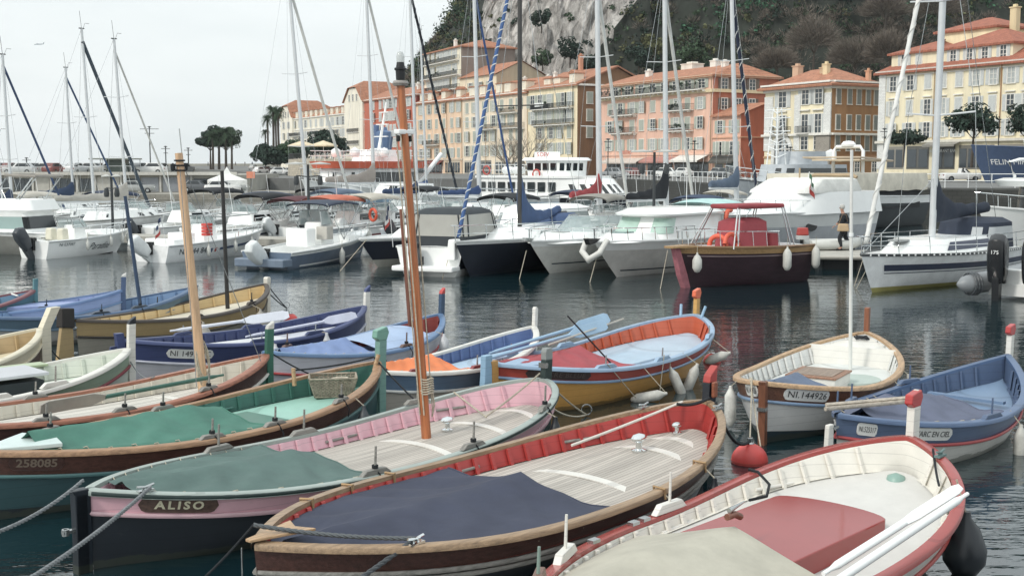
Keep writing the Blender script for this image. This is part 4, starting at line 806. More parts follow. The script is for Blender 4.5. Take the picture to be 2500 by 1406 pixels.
# --- grey blue hull with T-top
H = Hull('grey blue hulled fishing boat with navy T-top and white outboard', (-9.1, 43.9), (-6.1, 50.3), 2.5, .62, 1.1, [plain('#62748a', .35), GEL, plain('#b9bec0', .35)], cat='motor boat', bands=[(0, 0), (.86, 1)], cock=(.03, .8, .3), rake=.8, rail='#d9dcdb')
H.stripe(.1, .95, .35, .42, GEL); H.outboard(.0, '#d3d8d8', .8, 1.15); H.bimini(2.6, 5.0, .95, 2.35, '#3a4456', .12, .9); MB().box((3.4, 0, 1.15), (.9, .9, .9), taper=.85).build('console', GEL, H.t, bevel=.06); H.windscreen(2.8, 4.1, .55, 1.5, .55, .3); MB().box((2.2, 0, 1.05), (.6, 1.0, .7)).build('seat', GEL, H.t, bevel=.06); MB().box((2.95, -.6, 1.2), (.45, .5, .5)).build('cool_box', plain('#b9b5ac'), H.t, bevel=.03); H.rail(.55, 1, .3, 5)
MB().box((-.2, 0, .25), (.6, 2.2, .3)).build('bathing_platform', plain('#6b7c90', .35), H.t, bevel=.04)
for i, t_ in enumerate((.42, .85)): hullfender(H, t_, -1, ['grey white fender amidships on the grey blue fishing boat', 'white fender near the bow of the grey blue fishing boat'][i], .05 - .3 * i, h=.62, r=.11)
# --- navy and white boat pointing left, behind a moored stern
H = Hull('motor yacht with navy topsides and white bottom, its bow left of the flag', (-1.5, 51), (-5.6, 43.6), 2.7, 1.0, 1.12, [plain('#b9b7ab', .4), plain('#232a3b', .3), GEL], cat='motor yacht', bands=[(.45, 1), (.93, 2)], rake=1.4)
a = ring(1.5, 6.2, 1.0, 1.0, .2, 2.6); b = ring(1.7, 5.2, .85, 1.45, .2, 2.2); loft([a, b]).build('cabin', GEL, H.t, 30); panes(a, b, .25, .75, [(18, 24)]).build('window', DGLASS, H.t); H.windscreen(2.2, 4.4, .85, 1.4, .55, .6)
# --- boat with black enclosure, stern to camera
H = Hull('white and navy cruiser moored stern first with a grey canvas cockpit tent', (-2.85, 40.9), (-.1, 47.8), 2.6, 1.0, 1.4, [GEL, plain('#2a3242', .3), plain('#6f8ea8', .3), GEL], cat='motor yacht', bands=[(0, 0), (.35, 2), (.43, 1), (.8, 3)], full=.97)
MB().box((-.3, 0, .3), (.7, 2.3, .18)).build('bathing_platform', GEL, H.t, bevel=.05); a = ring(.5, 4.2, 1.15, 1.0, .25, .8); b = ring(.7, 4.1, 1.12, 1.35, .25, .8); c = ring(.75, 3.7, 1.05, 2.1, .3, .7); d = ring(1.0, 3.3, .8, 2.3, .4, .7); loft([a, b]).build('canvas_skirt', canvas('#2c3237'), H.t, 40)
loft([b, c], False).build('canvas_window', glass('clear_vinyl', '#a5a49c', .25), H.t, 40); loft([c, ring(.85, 3.6, .98, 2.2, .3, .7), d]).build('canvas_roof', canvas('#3a4146'), H.t, 50); mb = MB(); [mb.tube([b[i], c[i]], .03, 5) for i in (2, 6, 9, 12, 14, 16, 17, 18, 20, 24, 28)]; mb.build('canvas_seam', canvas('#2c3237'), H.t); a = ring(4.0, 6.2, .85, 1.25, .1, 1.8); loft([a, ring(4, 5.6, .65, 1.6, .1, 1.5)]).build('foredeck_cabin', GEL, H.t, 30); MB().box((.1, -.9, .95), (.7, .35, .7), taper=.7).build('stern_step', GEL, H.t, bevel=.04); H.outboard(.35, '#2b3036', .1, .9, z=.55); H.rail(.5, 1, .5, 5); H.flag(-.3, 1.25, 1.0, ['#35405c', '#d9d9d6', '#c4453d'], 1.5)
for sd, lb in ((-1, 'white fender at the right hand stern of the tented cruiser'), (1, 'white fender at the left hand stern of the tented cruiser')): hullfender(H, .1, sd, lb, 0)
# --- hardtop cruiser behind
H = Hull('white hardtop cruiser with curved side windows behind the tented cruiser', (1.8, 50), (-1.2, 46), 2.8, 1.2, 1.5, [GEL], cat='motor yacht'); a = ring(-1.2, 3.4, 1.2, 1.2, .2, 1.4); b = ring(-1, 3.0, 1.05, 2.0, .2, 1.2); loft([a, b, ring(-1.2, 2.8, 1.1, 2.06, .2, 1.1), ring(-.8, 2.4, .8, 2.22, .3, 1)]).build('hard_top', GEL, H.t, 35); panes(a, b, .2, .9, [(18, 23), (24, 30), (3, 9), (10, 15)]).build('window', glass('smoke_glass', '#7b8686', .1), H.t)
# --- white sports cruiser and pilothouse boat
H = Hull('white sports cruiser with low curved windscreen, bow to the camera', (4.7, 47.4), (.6, 40.8), 2.7, 1.15, 1.22, [plain('#dcdbd4', .35), GEL], cat='motor yacht', bands=[(0, 0), (.86, 1)], rake=1.7, flare=.45, cock=(.02, .5, .3))
a = ring(2.6, 7.2, 1.15, 1.1, .1, 3.0); b = ring(2.8, 6.2, .95, 1.42, .1, 2.4); loft([a, b]).build('foredeck', GEL, H.t, 40); H.windscreen(2.5, 5.1, 1.1, 1.38, .58, .9, curved=1.9); H.rail(.5, 1, .42, 7); MB().box((5.6, 0, 1.42), (.55, .5, .05)).build('hatch', plain('#8f9490', .3), H.t, bevel=.02); H.stripe(.5, .93, .4, .43, plain('#3b4c57')); mb = MB(); mb.prof([(7.6, 1.3), (8.1, 1.36), (8.1, 1.25), (7.7, 1.2)], -.08, .08); mb.build('anchor_roller', STEEL, H.t)
H2 = Hull('white pilothouse boat with pale green curtained windows and orange horseshoe buoy', (7.4, 45.7), (2.75, 39.5), 2.9, 1.2, 1.28, [plain('#d3d0ca', .4), GEL], cat='motor yacht', bands=[(0, 0), (.8, 1)], rake=1.7, flare=.4)
a = ring(.6, 5.3, 1.15, 1.2, .1, 1.1, pw=4); b = ring(.6, 4.7, 1.02, 2.05, .1, 1.0, pw=4); w2 = ring(.6, 5.15, 1.12, 1.42, .1, 1.1, pw=4); loft([a, w2, b]).build('wheelhouse', GEL, H2.t, 35)
panes(w2, b, .05, .9, [(18, 19), (20, 22)], .02).build('side_window', CURT, H2.t); panes(w2, b, .05, .9, [(33 - 9, 33), (0, 9)], .02).build('front_window', glass('green_curtain', '#a9c9bb', .15), H2.t); panes(w2, b, .05, .9, [(12, 13), (14, 15)], .02).build('side_window', CURT, H2.t)
c = ring(.2, 5.1, 1.2, 2.05, .3, 1.2, pw=3); loft([c, ring(.15, 5.15, 1.22, 2.12, .3, 1.2, pw=3), ring(.6, 4.6, .95, 2.3, .3, 1.2, pw=3)]).build('roof', GEL, H2.t, 40); a = ring(4.0, 7.4, 1.0, 1.22, .1, 2.6); loft([a, ring(4, 6.6, .8, 1.5, .1, 2)]).build('foredeck', GEL, H2.t, 40); MB().box((6.0, 0, 1.52), (.6, .6, .06)).build('hatch', plain('#7f9694', .2), H2.t, bevel=.02)
H2.rail(.42, 1, .45, 8); H2.stripe(.4, .93, .3, .33, plain('#2f3d48')); H2.bimini(-1.6, .9, 1.2, 2.2, '#a8cfcc', .35, 1.2); MB().tube([(2, .3, 2.25), (2, .3, 3.6)], .012, 5).build('antenna', WHITE, H2.t); lb = MB(); n = 12; lb.tube([(.45, 1.22 + 0 * i, 1.75 + .34 * math.sin(R(-60 + 25 * i) + PI / 2)) if 0 else (.45 + .3 * math.cos(R(-130 + 22 * i)), 1.28, 1.8 + .36 * math.sin(R(-130 + 22 * i))) for i in range(n)], .09, 8); lb.build('horseshoe_buoy', plain('#d9552f', .5), H2.t, 60)
mb = MB(); mb.tube([(7.6, -.4, 1.35), (7.95, -.35, .95), (8.1, 0, .7), (7.95, .35, .95), (7.6, .4, 1.35)], [.1, .11, .13, .11, .1], 10); mb.build('bow_fender', plain('#cfcfc9', .5), H2.t, 60)
mb = MB(); mb.prof([(7.5, 1.38), (8.3, 1.42), (8.15, 1.2), (7.8, 1.25)], -.09, .09); mb.build('anchor', BLACK, H2.t)
# --- wooden launch with red canopy
MAH = mat('mahogany', '#6b3a35', .45, 0, .3, 5, (.3, 3, 3), bump=.3); OAK = wood('#a8834f')
H = Hull('dark red varnished wooden launch with red canvas boxes and red canopy', (9.35, 40.1), (5.2, 36.9), 2.4, 1.2, 1.3, [mat('old_maroon', '#36202a', .5, 0, .25, 4, (.4, 2, 2)), OAK], cat='motor boat', bands=[(0, 0), (.86, 1)], rake=.6, rail='#8d6a45', cock=(.05, .7, .5), flare=.2)
mb = MB(); a = ring(1.6, 3.3, .6, .75, .15, .5, pw=3); b = ring(1.65, 3.15, .5, 2.0, .15, .5, pw=3); loft([a, b, ring(1.8, 2.9, .3, 2.12, .15, .4)]).build('canvas_box', canvas('#a4414a'), H.t, 30); a = ring(1.0, 1.6, .5, .75, .1, .2); loft([a, ring(1.05, 1.55, .45, 1.6, .1, .2)]).build('canvas_box', canvas('#98383f'), H.t, 30)
MB().box((2.1, 0, 2.5), (2.3, 1.2, .15)).build('canopy', canvas('#9b3b42'), H.t, bevel=.06); mb = MB()
for sd in (-1, 1):
    for x0, x1 in ((.85, .98), (1.05, 1.08), (3.6, 3.1), (3.8, 3.2)): mb.tube([(x0, sd * .95, 1.2), (x1, sd * .56, 2.48)], .024, 6)
mb.build('canopy_post', STEEL, H.t); H.rail(.35, 1, .5, 6); lifering(H.t, (3.4, .5, 1.35), .3, (0, 1, .1)); lifering(H.t, (3.6, .1, 1.3), .28, (1, .4, .1)); H.stripe(.02, .97, .80, .82, plain('#a08a8a'))
mb = MB(); mb.plan([(4.75, -.4), (5.7, -.2), (5.8, 0), (5.7, .2), (4.75, .4)], 1.27, 1.33); mb.build('bow_platform', OAK, H.t); mb = MB(); mb.prof([(5.3, 1.25), (5.5, 1.25), (5.25, .4), (4.95, -.2), (4.75, -.2), (4.95, .4)], -.1, .1); mb.build('stem_ladder', mat('pink_slats', '#a8616c', .6, 0, .2, 6), H.t); H.flag(.0, .6, 2.9, ['#4c7a5c', '#d9d9d6', '#b23b33'], .7)
hullfender(H, .32, 1, 'fat white fender amidships on the maroon wooden launch', 0, h=.7, r=.14); hullfender(H, .02, 1, 'fat white fender at the stern of the maroon wooden launch', 0, h=.7, r=.14); hullfender(H, .93, 1, 'pear shaped white fender at the bow of the maroon wooden launch', .1, h=.55, r=.15)
# --- large white yacht behind
H = Hull('large white flybridge yacht with covered cockpit behind the red canopied launch', (16.2, 57), (7.0, 48), 3.4, 1.7, 1.9, [plain('#c3c7cc', .35), GEL], cat='motor yacht', bands=[(0, 0), (.74, 1)], rake=2.2, flare=.4)
a = ring(0, 8.6, 1.8, 1.7, .3, 3.4); b = ring(0, 7.0, 1.6, 2.65, .3, 2.4); c = ring(1.6, 6.6, 1.6, 2.6, .3, 1.2, pw=4); d = ring(1.8, 5.2, 1.4, 3.2, .2, .8, pw=5); loft([a, b]).build('cabin', GEL, H.t, 30); loft([c, ring(1.6, 6.5, 1.6, 2.72, .3, 1.2, pw=4), d, ring(1.9, 5.0, 1.2, 3.26, .2, .7, pw=4)]).build('canvas_flybridge', canvas('#dcdcd6'), H.t, 40); a = ring(6, 11.5, 1.5, 1.8, .2, 4); loft([a, ring(6, 10.6, 1.2, 2.1, .2, 3.4)]).build('foredeck', GEL, H.t, 40)
panes(ring(0, 8.6, 1.8, 1.7, .3, 3.4), b, .35, .85, [(17, 20)], .02).build('window', glass('smoke_glass', '#7b8686', .1), H.t); H.rail(.3, 1, .55, 10); MB().box((11.0 - 4, 1.95 - .1, 1.1), (.01, .01, .01)); mb = MB(); mb.lathe([(0, 0), (.28, 0), (.28, .02), (0, .02)], (0, 0, 0), 16, ax=(0, 1, 0)); p = H.pz(.45, 1.15, 1, .02); mb.v = [(v[0] * 1.6 + p.x, v[1] + p.y, v[2] * .7 + p.z) for v in mb.v]; mb.build('porthole', BLACK, H.t)
mb = MB(); mb.tube([(1.6, -1.2, 3.25), (1.6, -1, 3.36), (1.6, 1, 3.36), (1.6, 1.2, 3.25)], .1, 6); mb.tube([(4.5, 0, 3.2), (4.5, 0, 3.7)], .04, 5); mb.build('rolled_cover', canvas('#a8916f'), H.t)
# --- motor yacht with cream awnings
H = Hull('white motor yacht with long cream awnings and twin steel arch', (25.5, 78), (13.5, 66), 4.6, 1.9, 2.3, [plain('#3c4346', .5), GEL], cat='motor yacht', bands=[(0, 0), (.8, 1)], rake=1.6)
MB().box((6.8, 0, 1.95), (10.5, 4.1, 1.5)).build('painted_deck_shade', plain('#26292b', .8), H.t); mb = MB()  # solid dark box stands in for the shade below the awnings
for sd in (-1, 1): mb.grid([[(x_, sd * 2.25, 2.3 + .03 * math.sin(x_ * 3)), (x_, sd * 2.3, 2.75), (x_, sd * 2.2, 3.35)] for x_ in [1 + .5 * i for i in range(24)]])
mb.grid([[(1, y_, 2.3), (1, y_, 3.35)] for y_ in (-2.2, 0, 2.2)]); mb.grid([[(12.5, y_, 2.3), (12.5, y_, 3.35)] for y_ in (-2.2, 0, 2.2)]); mb.grid([[(1, y_, 3.35), (12.5, y_, 3.35)] for y_ in (-2.2, 0, 2.2)]); mb.build('awning', canvas('#d6cfbd'), H.t, 40)
for x_ in (6.8, 8.1): pass
mb = MB(); mb.tube([(7, -1, 3.2), (7, -1, 4.7), (7, -.8, 4.95), (7, .8, 4.95), (7, 1, 4.7), (7, 1, 3.2)], .11, 8); mb.build('mast_arch', WHITE, H.t, 60); mb = MB(); mb.lathe([(.42, 0), (.45, .12), (.3, .3), (0, .34)], (7, 0, 4.98), 14); mb.build('radar_dome', WHITE, H.t, 50); MB().tube([(5, -1.9, 4.1), (5, 1.9, 4.1), (9, 1.9, 4.3), (9, -1.9, 4.3), (5, -1.9, 4.1)], .06, 6).build('top_rail', plain('#b8a68c'), H.t); mb = MB(); mb.box((6.8, 0, 4.15), (3.4, 3.2, .1)); mb.build('bimini', canvas('#c9b79c'), H.t)
# --- tall yacht with black glass at right
H = Hull('big white yacht with dark glazed saloon at the right edge', (30, 50), (17.6, 45), 4.6, 1.5, 2.3, [GEL, plain('#dcd9cf', .4)], cat='motor yacht', rake=1.5)
a = ring(0, 10.4, 2.0, 1.5, .2, 1.4); b = ring(0, 10.2, 2.0, 3.0, .2, 1.4); loft([a, b]).build('saloon', plain('#1d2023', .2), H.t, 30); panes(a, b, .05, .95, [(24, 25), (28, 29)], .03).build('mullion', STEEL, H.t); loft([ring(-.5, 11.2, 2.3, 3.0, .3, 1.8), ring(-.5, 11.4, 2.35, 3.22, .3, 1.8), ring(-.3, 11.0, 2.2, 3.32, .3, 1.7)]).build('upper_deck', GEL, H.t, 40)
c = ring(.5, 10.2, 1.9, 3.32, .3, 1.6); d = ring(.5, 9.4, 1.7, 3.9, .3, 1.5); loft([c, d], False).build('wind_screen', glass('blue_screen', '#35465f', .1, .85), H.t, 30); mb = MB()
for k in range(2): z_ = 4.05 + k * .9; mb.tube([(9.8 - k * .8, -1.8, 3.35), (10.1 - k * .8, -1.85, z_ - .1), (9.6 - k * .8, -1.8, z_), (1, -1.8, z_ + .1), (1, 1.8, z_ + .1), (9.6 - k * .8, 1.8, z_), (10.1 - k * .8, 1.85, z_ - .1), (9.8 - k * .8, 1.8, 3.35)], .07, 7)
mb.build('tube_frame', WHITE, H.t, 60); mb = MB(); mb.lathe([(.35, 0), (.4, .1), (.3, .22), (0, .26)], (6.5, 1.2, 4.1), 14); mb.build('radar_dome', WHITE, H.t, 50); H.rail(.4, 1, .5, 8); H.text('IN', .7, 1.3, .42, LET, sd=1)
# --- white sailing yacht at right, sails covered
NAVY = plain('#2b3550', .35)
def sailcover(par, a, b, h0, h1, c, mast=None, tall=0, name='sail_cover', droop=.0):
    """canvas bag along a boom from the mast a to the end b"""
    a, b = Vector(a), Vector(b); rows = []; n = 14; d = (b - a).normalized(); sd = d.cross(Vector((0, 0, 1))).normalized()
    for i in range(n + 1):
        t = i / n; p = a.lerp(b, t); hh = lerp(h0, h1, t ** .7) + tall * math.exp(-t * 7) + .03 * math.sin(i * 2.1); ww = .13 + .04 * math.sin(i * 1.7); r = []
        for k in range(12):
            v = 2 * PI * k / 12; r.append(p + sd * ww * math.sin(v) * (1 - .35 * (math.cos(v) > .3)) + Vector((0, 0, hh * .5 + hh * .5 * math.cos(v) - droop * math.sin(PI * t))))
        rows.append(r)
    mb = MB(); mb.grid(rows, close=True); mb.f += [tuple(range(12)), tuple(range(n * 12, n * 12 + 12))]; mb.m += [0, 0]; return mb.build(name, canvas(c), par, 50)
def furled(par, a, b, r, c, spiral=None, name='furled_sail', turns=14):
    mb = MB(); mb.tube([a, b], r, 8); s_ = mb.build(name, canvas(c), par, 60)
    if spiral:
        a, b = Vector(a), Vector(b); d = (b - a); u = d.orthogonal().normalized(); v = d.normalized().cross(u); m_ = MB(); m_.tube([a + d * i / (turns * 8) + (u * math.cos(i * PI / 4) + v * math.sin(i * PI / 4)) * r * 1.05 for i in range(turns * 8 + 1)], r * .3, 5); m_.build('wound_rope', canvas(spiral), s_)
def stays(par, segs, r=.009, name='rigging', m=None):
    mb = MB(); [mb.tube([a, b], r, 4, cap=False) for a, b in segs]; mb.build(name, m or STEEL, par)
H = Hull('white sailing yacht with dark blue stripe, navy sail cover and furled white jib', (17.3, 42.2), (10.35, 35.1), 3.1, 1.0, 1.17, [plain('#9d9548', .5), plain('#e8eaea', .3)], cat='sailing boat', name='sailing_boat', bands=[(0, 0), (.28, 1)], rake=.9, full=.7, flare=.15, rail='#3a3f42')
H.stripe(.04, .93, .64, .78, NAVY); H.stripe(.04, .93, .58, .6, NAVY); mb = MB(); [mb.box((H.p(i / 40, 1, 1)) + Vector((0, .035, 0)), (.07, .03, .05)) for i in range(1, 40)]; mb.build('toe_rail_slots', WHITE, H.t)
a = ring(2.6, 8.2, 1.05, 1.05, .3, 3.2); b = ring(2.8, 7.4, .85, 1.5, .3, 3.0); loft([a, b]).build('coachroof', GEL, H.t, 40); panes(a, b, .25, .8, [(18, 26)], .02).build('cabin_window', NAVY, H.t)
mx_ = 5.3; mtop = (mx_ - .25, 0, 13.5); mb = MB(); mb.tube([(mx_, 0, 1.4), mtop], .11, 10); mb.build('mast', ALU, H.t, 60); MB().tube([(mx_, 0, 2.15), (1.0, 0, 2.35)], .07, 8).build('boom', ALU, H.t); sailcover(H.t, (mx_, 0, 1.95), (1.0, 0, 2.2), .55, .35, '#252f40', tall=1.4); furled(H.t, (9.7, 0, 1.5), (mx_, 0, 12.8), .07, '#d8d8d4', '#c2c2bd')
loft([ring(1.0, 3.6, 1.0, 1.05, .2, .9), ring(1.1, 3.2, .95, 1.9, .2, .7), ring(1.2, 2.9, .7, 2.05, .3, .6)]).build('sprayhood', canvas('#2b3547'), H.t, 40); panes(ring(1.0, 3.6, 1.0, 1.05, .2, .9), ring(1.1, 3.2, .95, 1.9, .2, .7), .35, .85, [(18, 19), (22, 27), (29, 32)], .02).build('sprayhood_window', glass('clear_vinyl2', '#b3b8ba', .2), H.t)
mb = MB(); [mb.tube([(mx_ - .05, 0, z_), (mx_ - .3, s_ * 1.15, z_ + .1)], .03, 5) for z_ in (5.4, 9) for s_ in (-1, 1)]; mb.build('spreaders', ALU, H.t)
stays(H.t, [((mx_ - .3, s_ * 1.35, 1.1), (mx_ - .35, s_ * 1.12, 5.5)) for s_ in (-1, 1)] + [((mx_ - .35, s_ * 1.12, 5.5), (mx_ - .2, 0, 12)) for s_ in (-1, 1)] + [((0, 0, 1.2), mtop), ((9.9, .1, 1.3), (mx_, 0, 3.4))], .011); H.rail(.02, 1, .55, 8, mid=True); hullfender(H, .42, 1, 'slim white fender hanging on the striped sailing yacht', .3, h=.8, r=.13); MB().box((7.6, 0, 1.5), (.5, .5, .06)).build('hatch', plain('#8f9494', .3), H.t, bevel=.02)
# --- grey inflatable with black outboards
t = thing('inflatable_boat', 'grey inflatable boat with black outboards at the right edge', 'inflatable boat', (13.6, 33.8, 0), R(18), 'boats at the far pontoon'); GT = plain('#83888c', .45, var=.06)
mb = MB(); mb.tube([(-.75, .35, .42), (-.55, .35, .42), (-.15, .35, .43), (1.5, .9, .5), (4.2, 2.2, .65)], [.05, .22, .3, .31, .3], 16); mb.build('tube', GT, t, 60); mb = MB(); mb.tube([(.75, -1.6, .42), (1.0, -1.6, .42), (1.4, -1.55, .43), (3.2, -.7, .5), (5.2, .4, .65)], [.05, .22, .3, .31, .3], 16); mb.build('tube', GT, t, 60)
mb = MB(); [mb.tube([(x_, .35 + .32 * math.cos(a), .42 + .32 * math.sin(a)) for a in [i * PI / 8 for i in range(17)]], .025, 5) for x_ in (-.35, -.25, -.15)]; mb.build('rubbing_strip', plain('#4c5257'), t)
mb = MB(); mb.plan([(.3, .3), (1.2, -1.5), (4.2, 0), (3.6, 1.8)], .1, .45); mb.build('floor', GEL, t); mb = MB(); mb.prof([(0, 0), (.0, .75), (.35, .75), (.6, .1)], -1.9, 0); m_ = mb.build('transom', GEL, t, bevel=.04); m_.rotation_euler = (0, 0, R(30)); m_.location = (.4, .35, .1)
class _O: pass
o_ = _O(); o_.zs = .8; o_.t = thing('x', 'x', 'x', (0, 0, 0)) if 0 else t
e = bpy.data.objects.new('engine_mount', None); COL.objects.link(e); e.parent = t; e.location = (.5, .1, 0); e.rotation_euler = (0, 0, R(30)); 
for i, (y_) in enumerate((-.1, -1.05)):
    o_.t = t; before = set(bpy.data.objects); Hull.outboard(o_, 0, '#1d2024', .0, 1.35, txt='175' if i == 0 else None)
    for o in set(bpy.data.objects) - before:
        if o.parent == t: o.location = (.42 - y_ * .5 + .0, .1 + y_ * .87, .02); o.rotation_euler = (0, 0, R(38))
bpy.data.objects.remove(e)
# --- pontoon, dinghy and walker
p = thing('pontoon', 'pale wooden pontoon on dark piles between the moored boats', 'pontoon', (10.2, 46.5, 0), R(-8)); mb = MB(); mb.box((2.8, -1.2, .45), (7, 3.4, .14)); mb.build('deck', mat('pontoon_deck', '#a9a69c', .8, 0, .2, 3), p); mb = MB(); [mb.tube([(x_, -2.6, -1), (x_, -2.6, .4)], .16, 8) for x_ in (0, 1.5, 3, 4.5, 6)]; mb.box((2.8, -2.4, .1), (6.8, .3, .5)); mb.build('piles', plain('#2c3033', .8), p); MB().tube([(-.7, -2.92, .47), (6.3, -2.92, .47)], .07, 8).build('bumper', plain('#b5b1a6'), p)
p = thing('pontoon', 'long low pontoon running behind the small motor boats on the left', 'pontoon', (-22, 57, 0), R(-17)); mb = MB(); mb.box((14, 0, .42), (34, 2.0, .3)); mb.build('deck', mat('pontoon_deck', '#a9a69c', .8, 0, .2, 3), p)
d = thing('dinghy', 'small white inflatable dinghy with red outboard lying on the pontoon', 'dinghy', (11.6, 46.6, .52), R(5)); MB().tube([(0, -.45, .2), (1.6, -.45, .22), (2.1, 0, .3), (1.6, .45, .22), (0, .45, .2)], .19, 12).build('tube', plain('#c9cac4', .5), d, 60); MB().box((.8, 0, .1), (1.7, .8, .06)).build('floor', plain('#8e908c'), d); mb = MB(); mb.box((-.2, 0, .72), (.45, .28, .3), taper=.85); mb.build('outboard_cowl', plain('#b23b33', .4), d, bevel=.04); MB().box((-.2, 0, .48), (.46, .3, .16)).build('outboard_base', plain('#b9bcbc', .4), d, bevel=.02); MB().box((-.22, 0, .15), (.12, .1, .5)).build('outboard_leg', BLACK, d)
# person walking left on the pontoon (local +x = walking direction)
def skin(name, J, E_, m, par, sub=2):
    me = bpy.data.meshes.new(name); me.from_pydata([j[:3] for j in J], E_, []); me.materials.append(m); o = bpy.data.objects.new(name, me); COL.objects.link(o); o.parent = par
    sk = o.modifiers.new('skin', 'SKIN'); sk.use_smooth_shade = True
    for v, j in zip(me.skin_vertices[0].data, J): v.radius = (j[3], j[4] if len(j) > 4 else j[3])
    me.skin_vertices[0].data[0].use_root = True; sb = o.modifiers.new('sub', 'SUBSURF'); sb.levels = sub; sb.render_levels = sub; return o
pr = thing('person', 'grey haired person in dark coat walking along the pontoon with a tan bag', 'person', aty(2058, 609, 46.2), PI); pr.location.z = .52
SK = plain('#b98a72', .6); COAT = canvas('#20262e')
J = [(0, 0, .92, .12, .15), (0, 0, 1.1, .12, .15), (.02, 0, 1.3, .13, .19), (.04, 0, 1.43, .08, .11), (.06, 0, 1.5, .055), (.09, 0, 1.6, .075, .07), (.09, 0, 1.68, .08, .075), (.0, .2, 1.38, .065), (-.12, .25, 1.12, .05), (.1, .27, .95, .04), (0, -.2, 1.38, .065), (.05, -.26, 1.12, .05), (.24, -.22, .98, .04), (.0, .1, .86, .1), (.18, .1, .5, .075), (.1, .1, .1, .05), (-.02, -.1, .86, .1), (-.12, -.1, .48, .075), (-.38, -.1, .12, .05), (.26, .1, .05, .04), (-.26, -.1, .03, .04)]
skin('body', J, [(0, 1), (1, 2), (2, 3), (3, 4), (4, 5), (5, 6), (2, 7), (7, 8), (8, 9), (2, 10), (10, 11), (11, 12), (0, 13), (13, 14), (14, 15), (0, 16), (16, 17), (17, 18), (15, 19), (18, 20)], SK, pr)
J = [(0, 0, .78, .15, .17), (0, 0, .95, .155, .18), (0, 0, 1.12, .15, .18), (.02, 0, 1.3, .155, .21), (.04, 0, 1.44, .1, .13), (0, .22, 1.37, .09), (-.13, .27, 1.12, .07), (.06, .28, .99, .06), (0, -.22, 1.37, .09), (.05, -.28, 1.12, .07), (.2, -.24, 1.0, .06)]
skin('coat', J, [(0, 1), (1, 2), (2, 3), (3, 4), (3, 5), (5, 6), (6, 7), (3, 8), (8, 9), (9, 10)], COAT, pr); skin('trousers', [(-.01, 0, .85, .14, .16), (.02, .1, .78, .12), (.18, .1, .5, .09), (.1, .1, .12, .065), (-.04, -.1, .78, .12), (-.12, -.1, .48, .09), (-.36, -.1, .15, .065)], [(0, 1), (1, 2), (2, 3), (0, 4), (4, 5), (5, 6)], canvas('#23272d'), pr)
mb = MB(); mb.lathe([(0, .11), (.06, .1), (.095, .05), (.1, 0), (.09, -.06), (.05, -.09)], (.07, 0, 1.69), 14); mb.build('hair', plain('#b5b5b0', .8), pr, 60); mb = MB()
for y_ in (-.03, .03): mb.lathe([(0, .012), (.012, 0), (0, -.012)], (.168, y_, 1.66), 8)
mb.build('eyes', BLACK, pr); MB().lathe([(.004, .03), (.014, 0), (.006, -.01)], (.172, 0, 1.64), 6).build('nose', SK, pr)
for sd, (hx, hy, hz) in ((1, (.13, .28, .92)), (-1, (.27, -.21, .95))):
    J = [(hx, hy, hz, .03, .018), (hx + .05, hy, hz - .03, .034, .018)]; E_ = [(0, 1)]
    for k in range(4): J += [(hx + .09, hy - .027 + .018 * k, hz - .06, .009), (hx + .1, hy - .027 + .018 * k, hz - .09 - .006 * (k in (1, 2)), .008)]; E_ += [(1, 2 + 2 * k), (2 + 2 * k, 3 + 2 * k)]
    J += [(hx + .06, hy + .03 * -sd, hz - .02, .01), (hx + .09, hy + .035 * -sd, hz - .04, .009)]; E_ += [(0, 10), (10, 11)]; skin('hand', J, E_, SK, pr, 1)
for (x_, y_, z_, q) in ((.15, .1, .05, 0), (-.36, -.1, .07, .5)): mb = MB(); mb.box((x_, y_, z_), (.27, .1, .09), taper=.8); mb.build('shoe', BLACK, pr, bevel=.03)
b = thing('shoulder_bag', 'pale tan leather bag hanging from the walking person', 'bag', tuple(Vector(pr.location) + Vector((-.1, -.3, .78))), PI); mb = MB(); mb.box((0, 0, .13), (.46, .16, .3), taper=.85); mb.build('body', plain('#bfa27a', .6), b, bevel=.05); MB().tube([(-.18, 0, .27), (-.1, .03, .62), (.05, .05, .64), (.18, 0, .27)], .012, 5).build('strap', plain('#8a6d4a'), b)
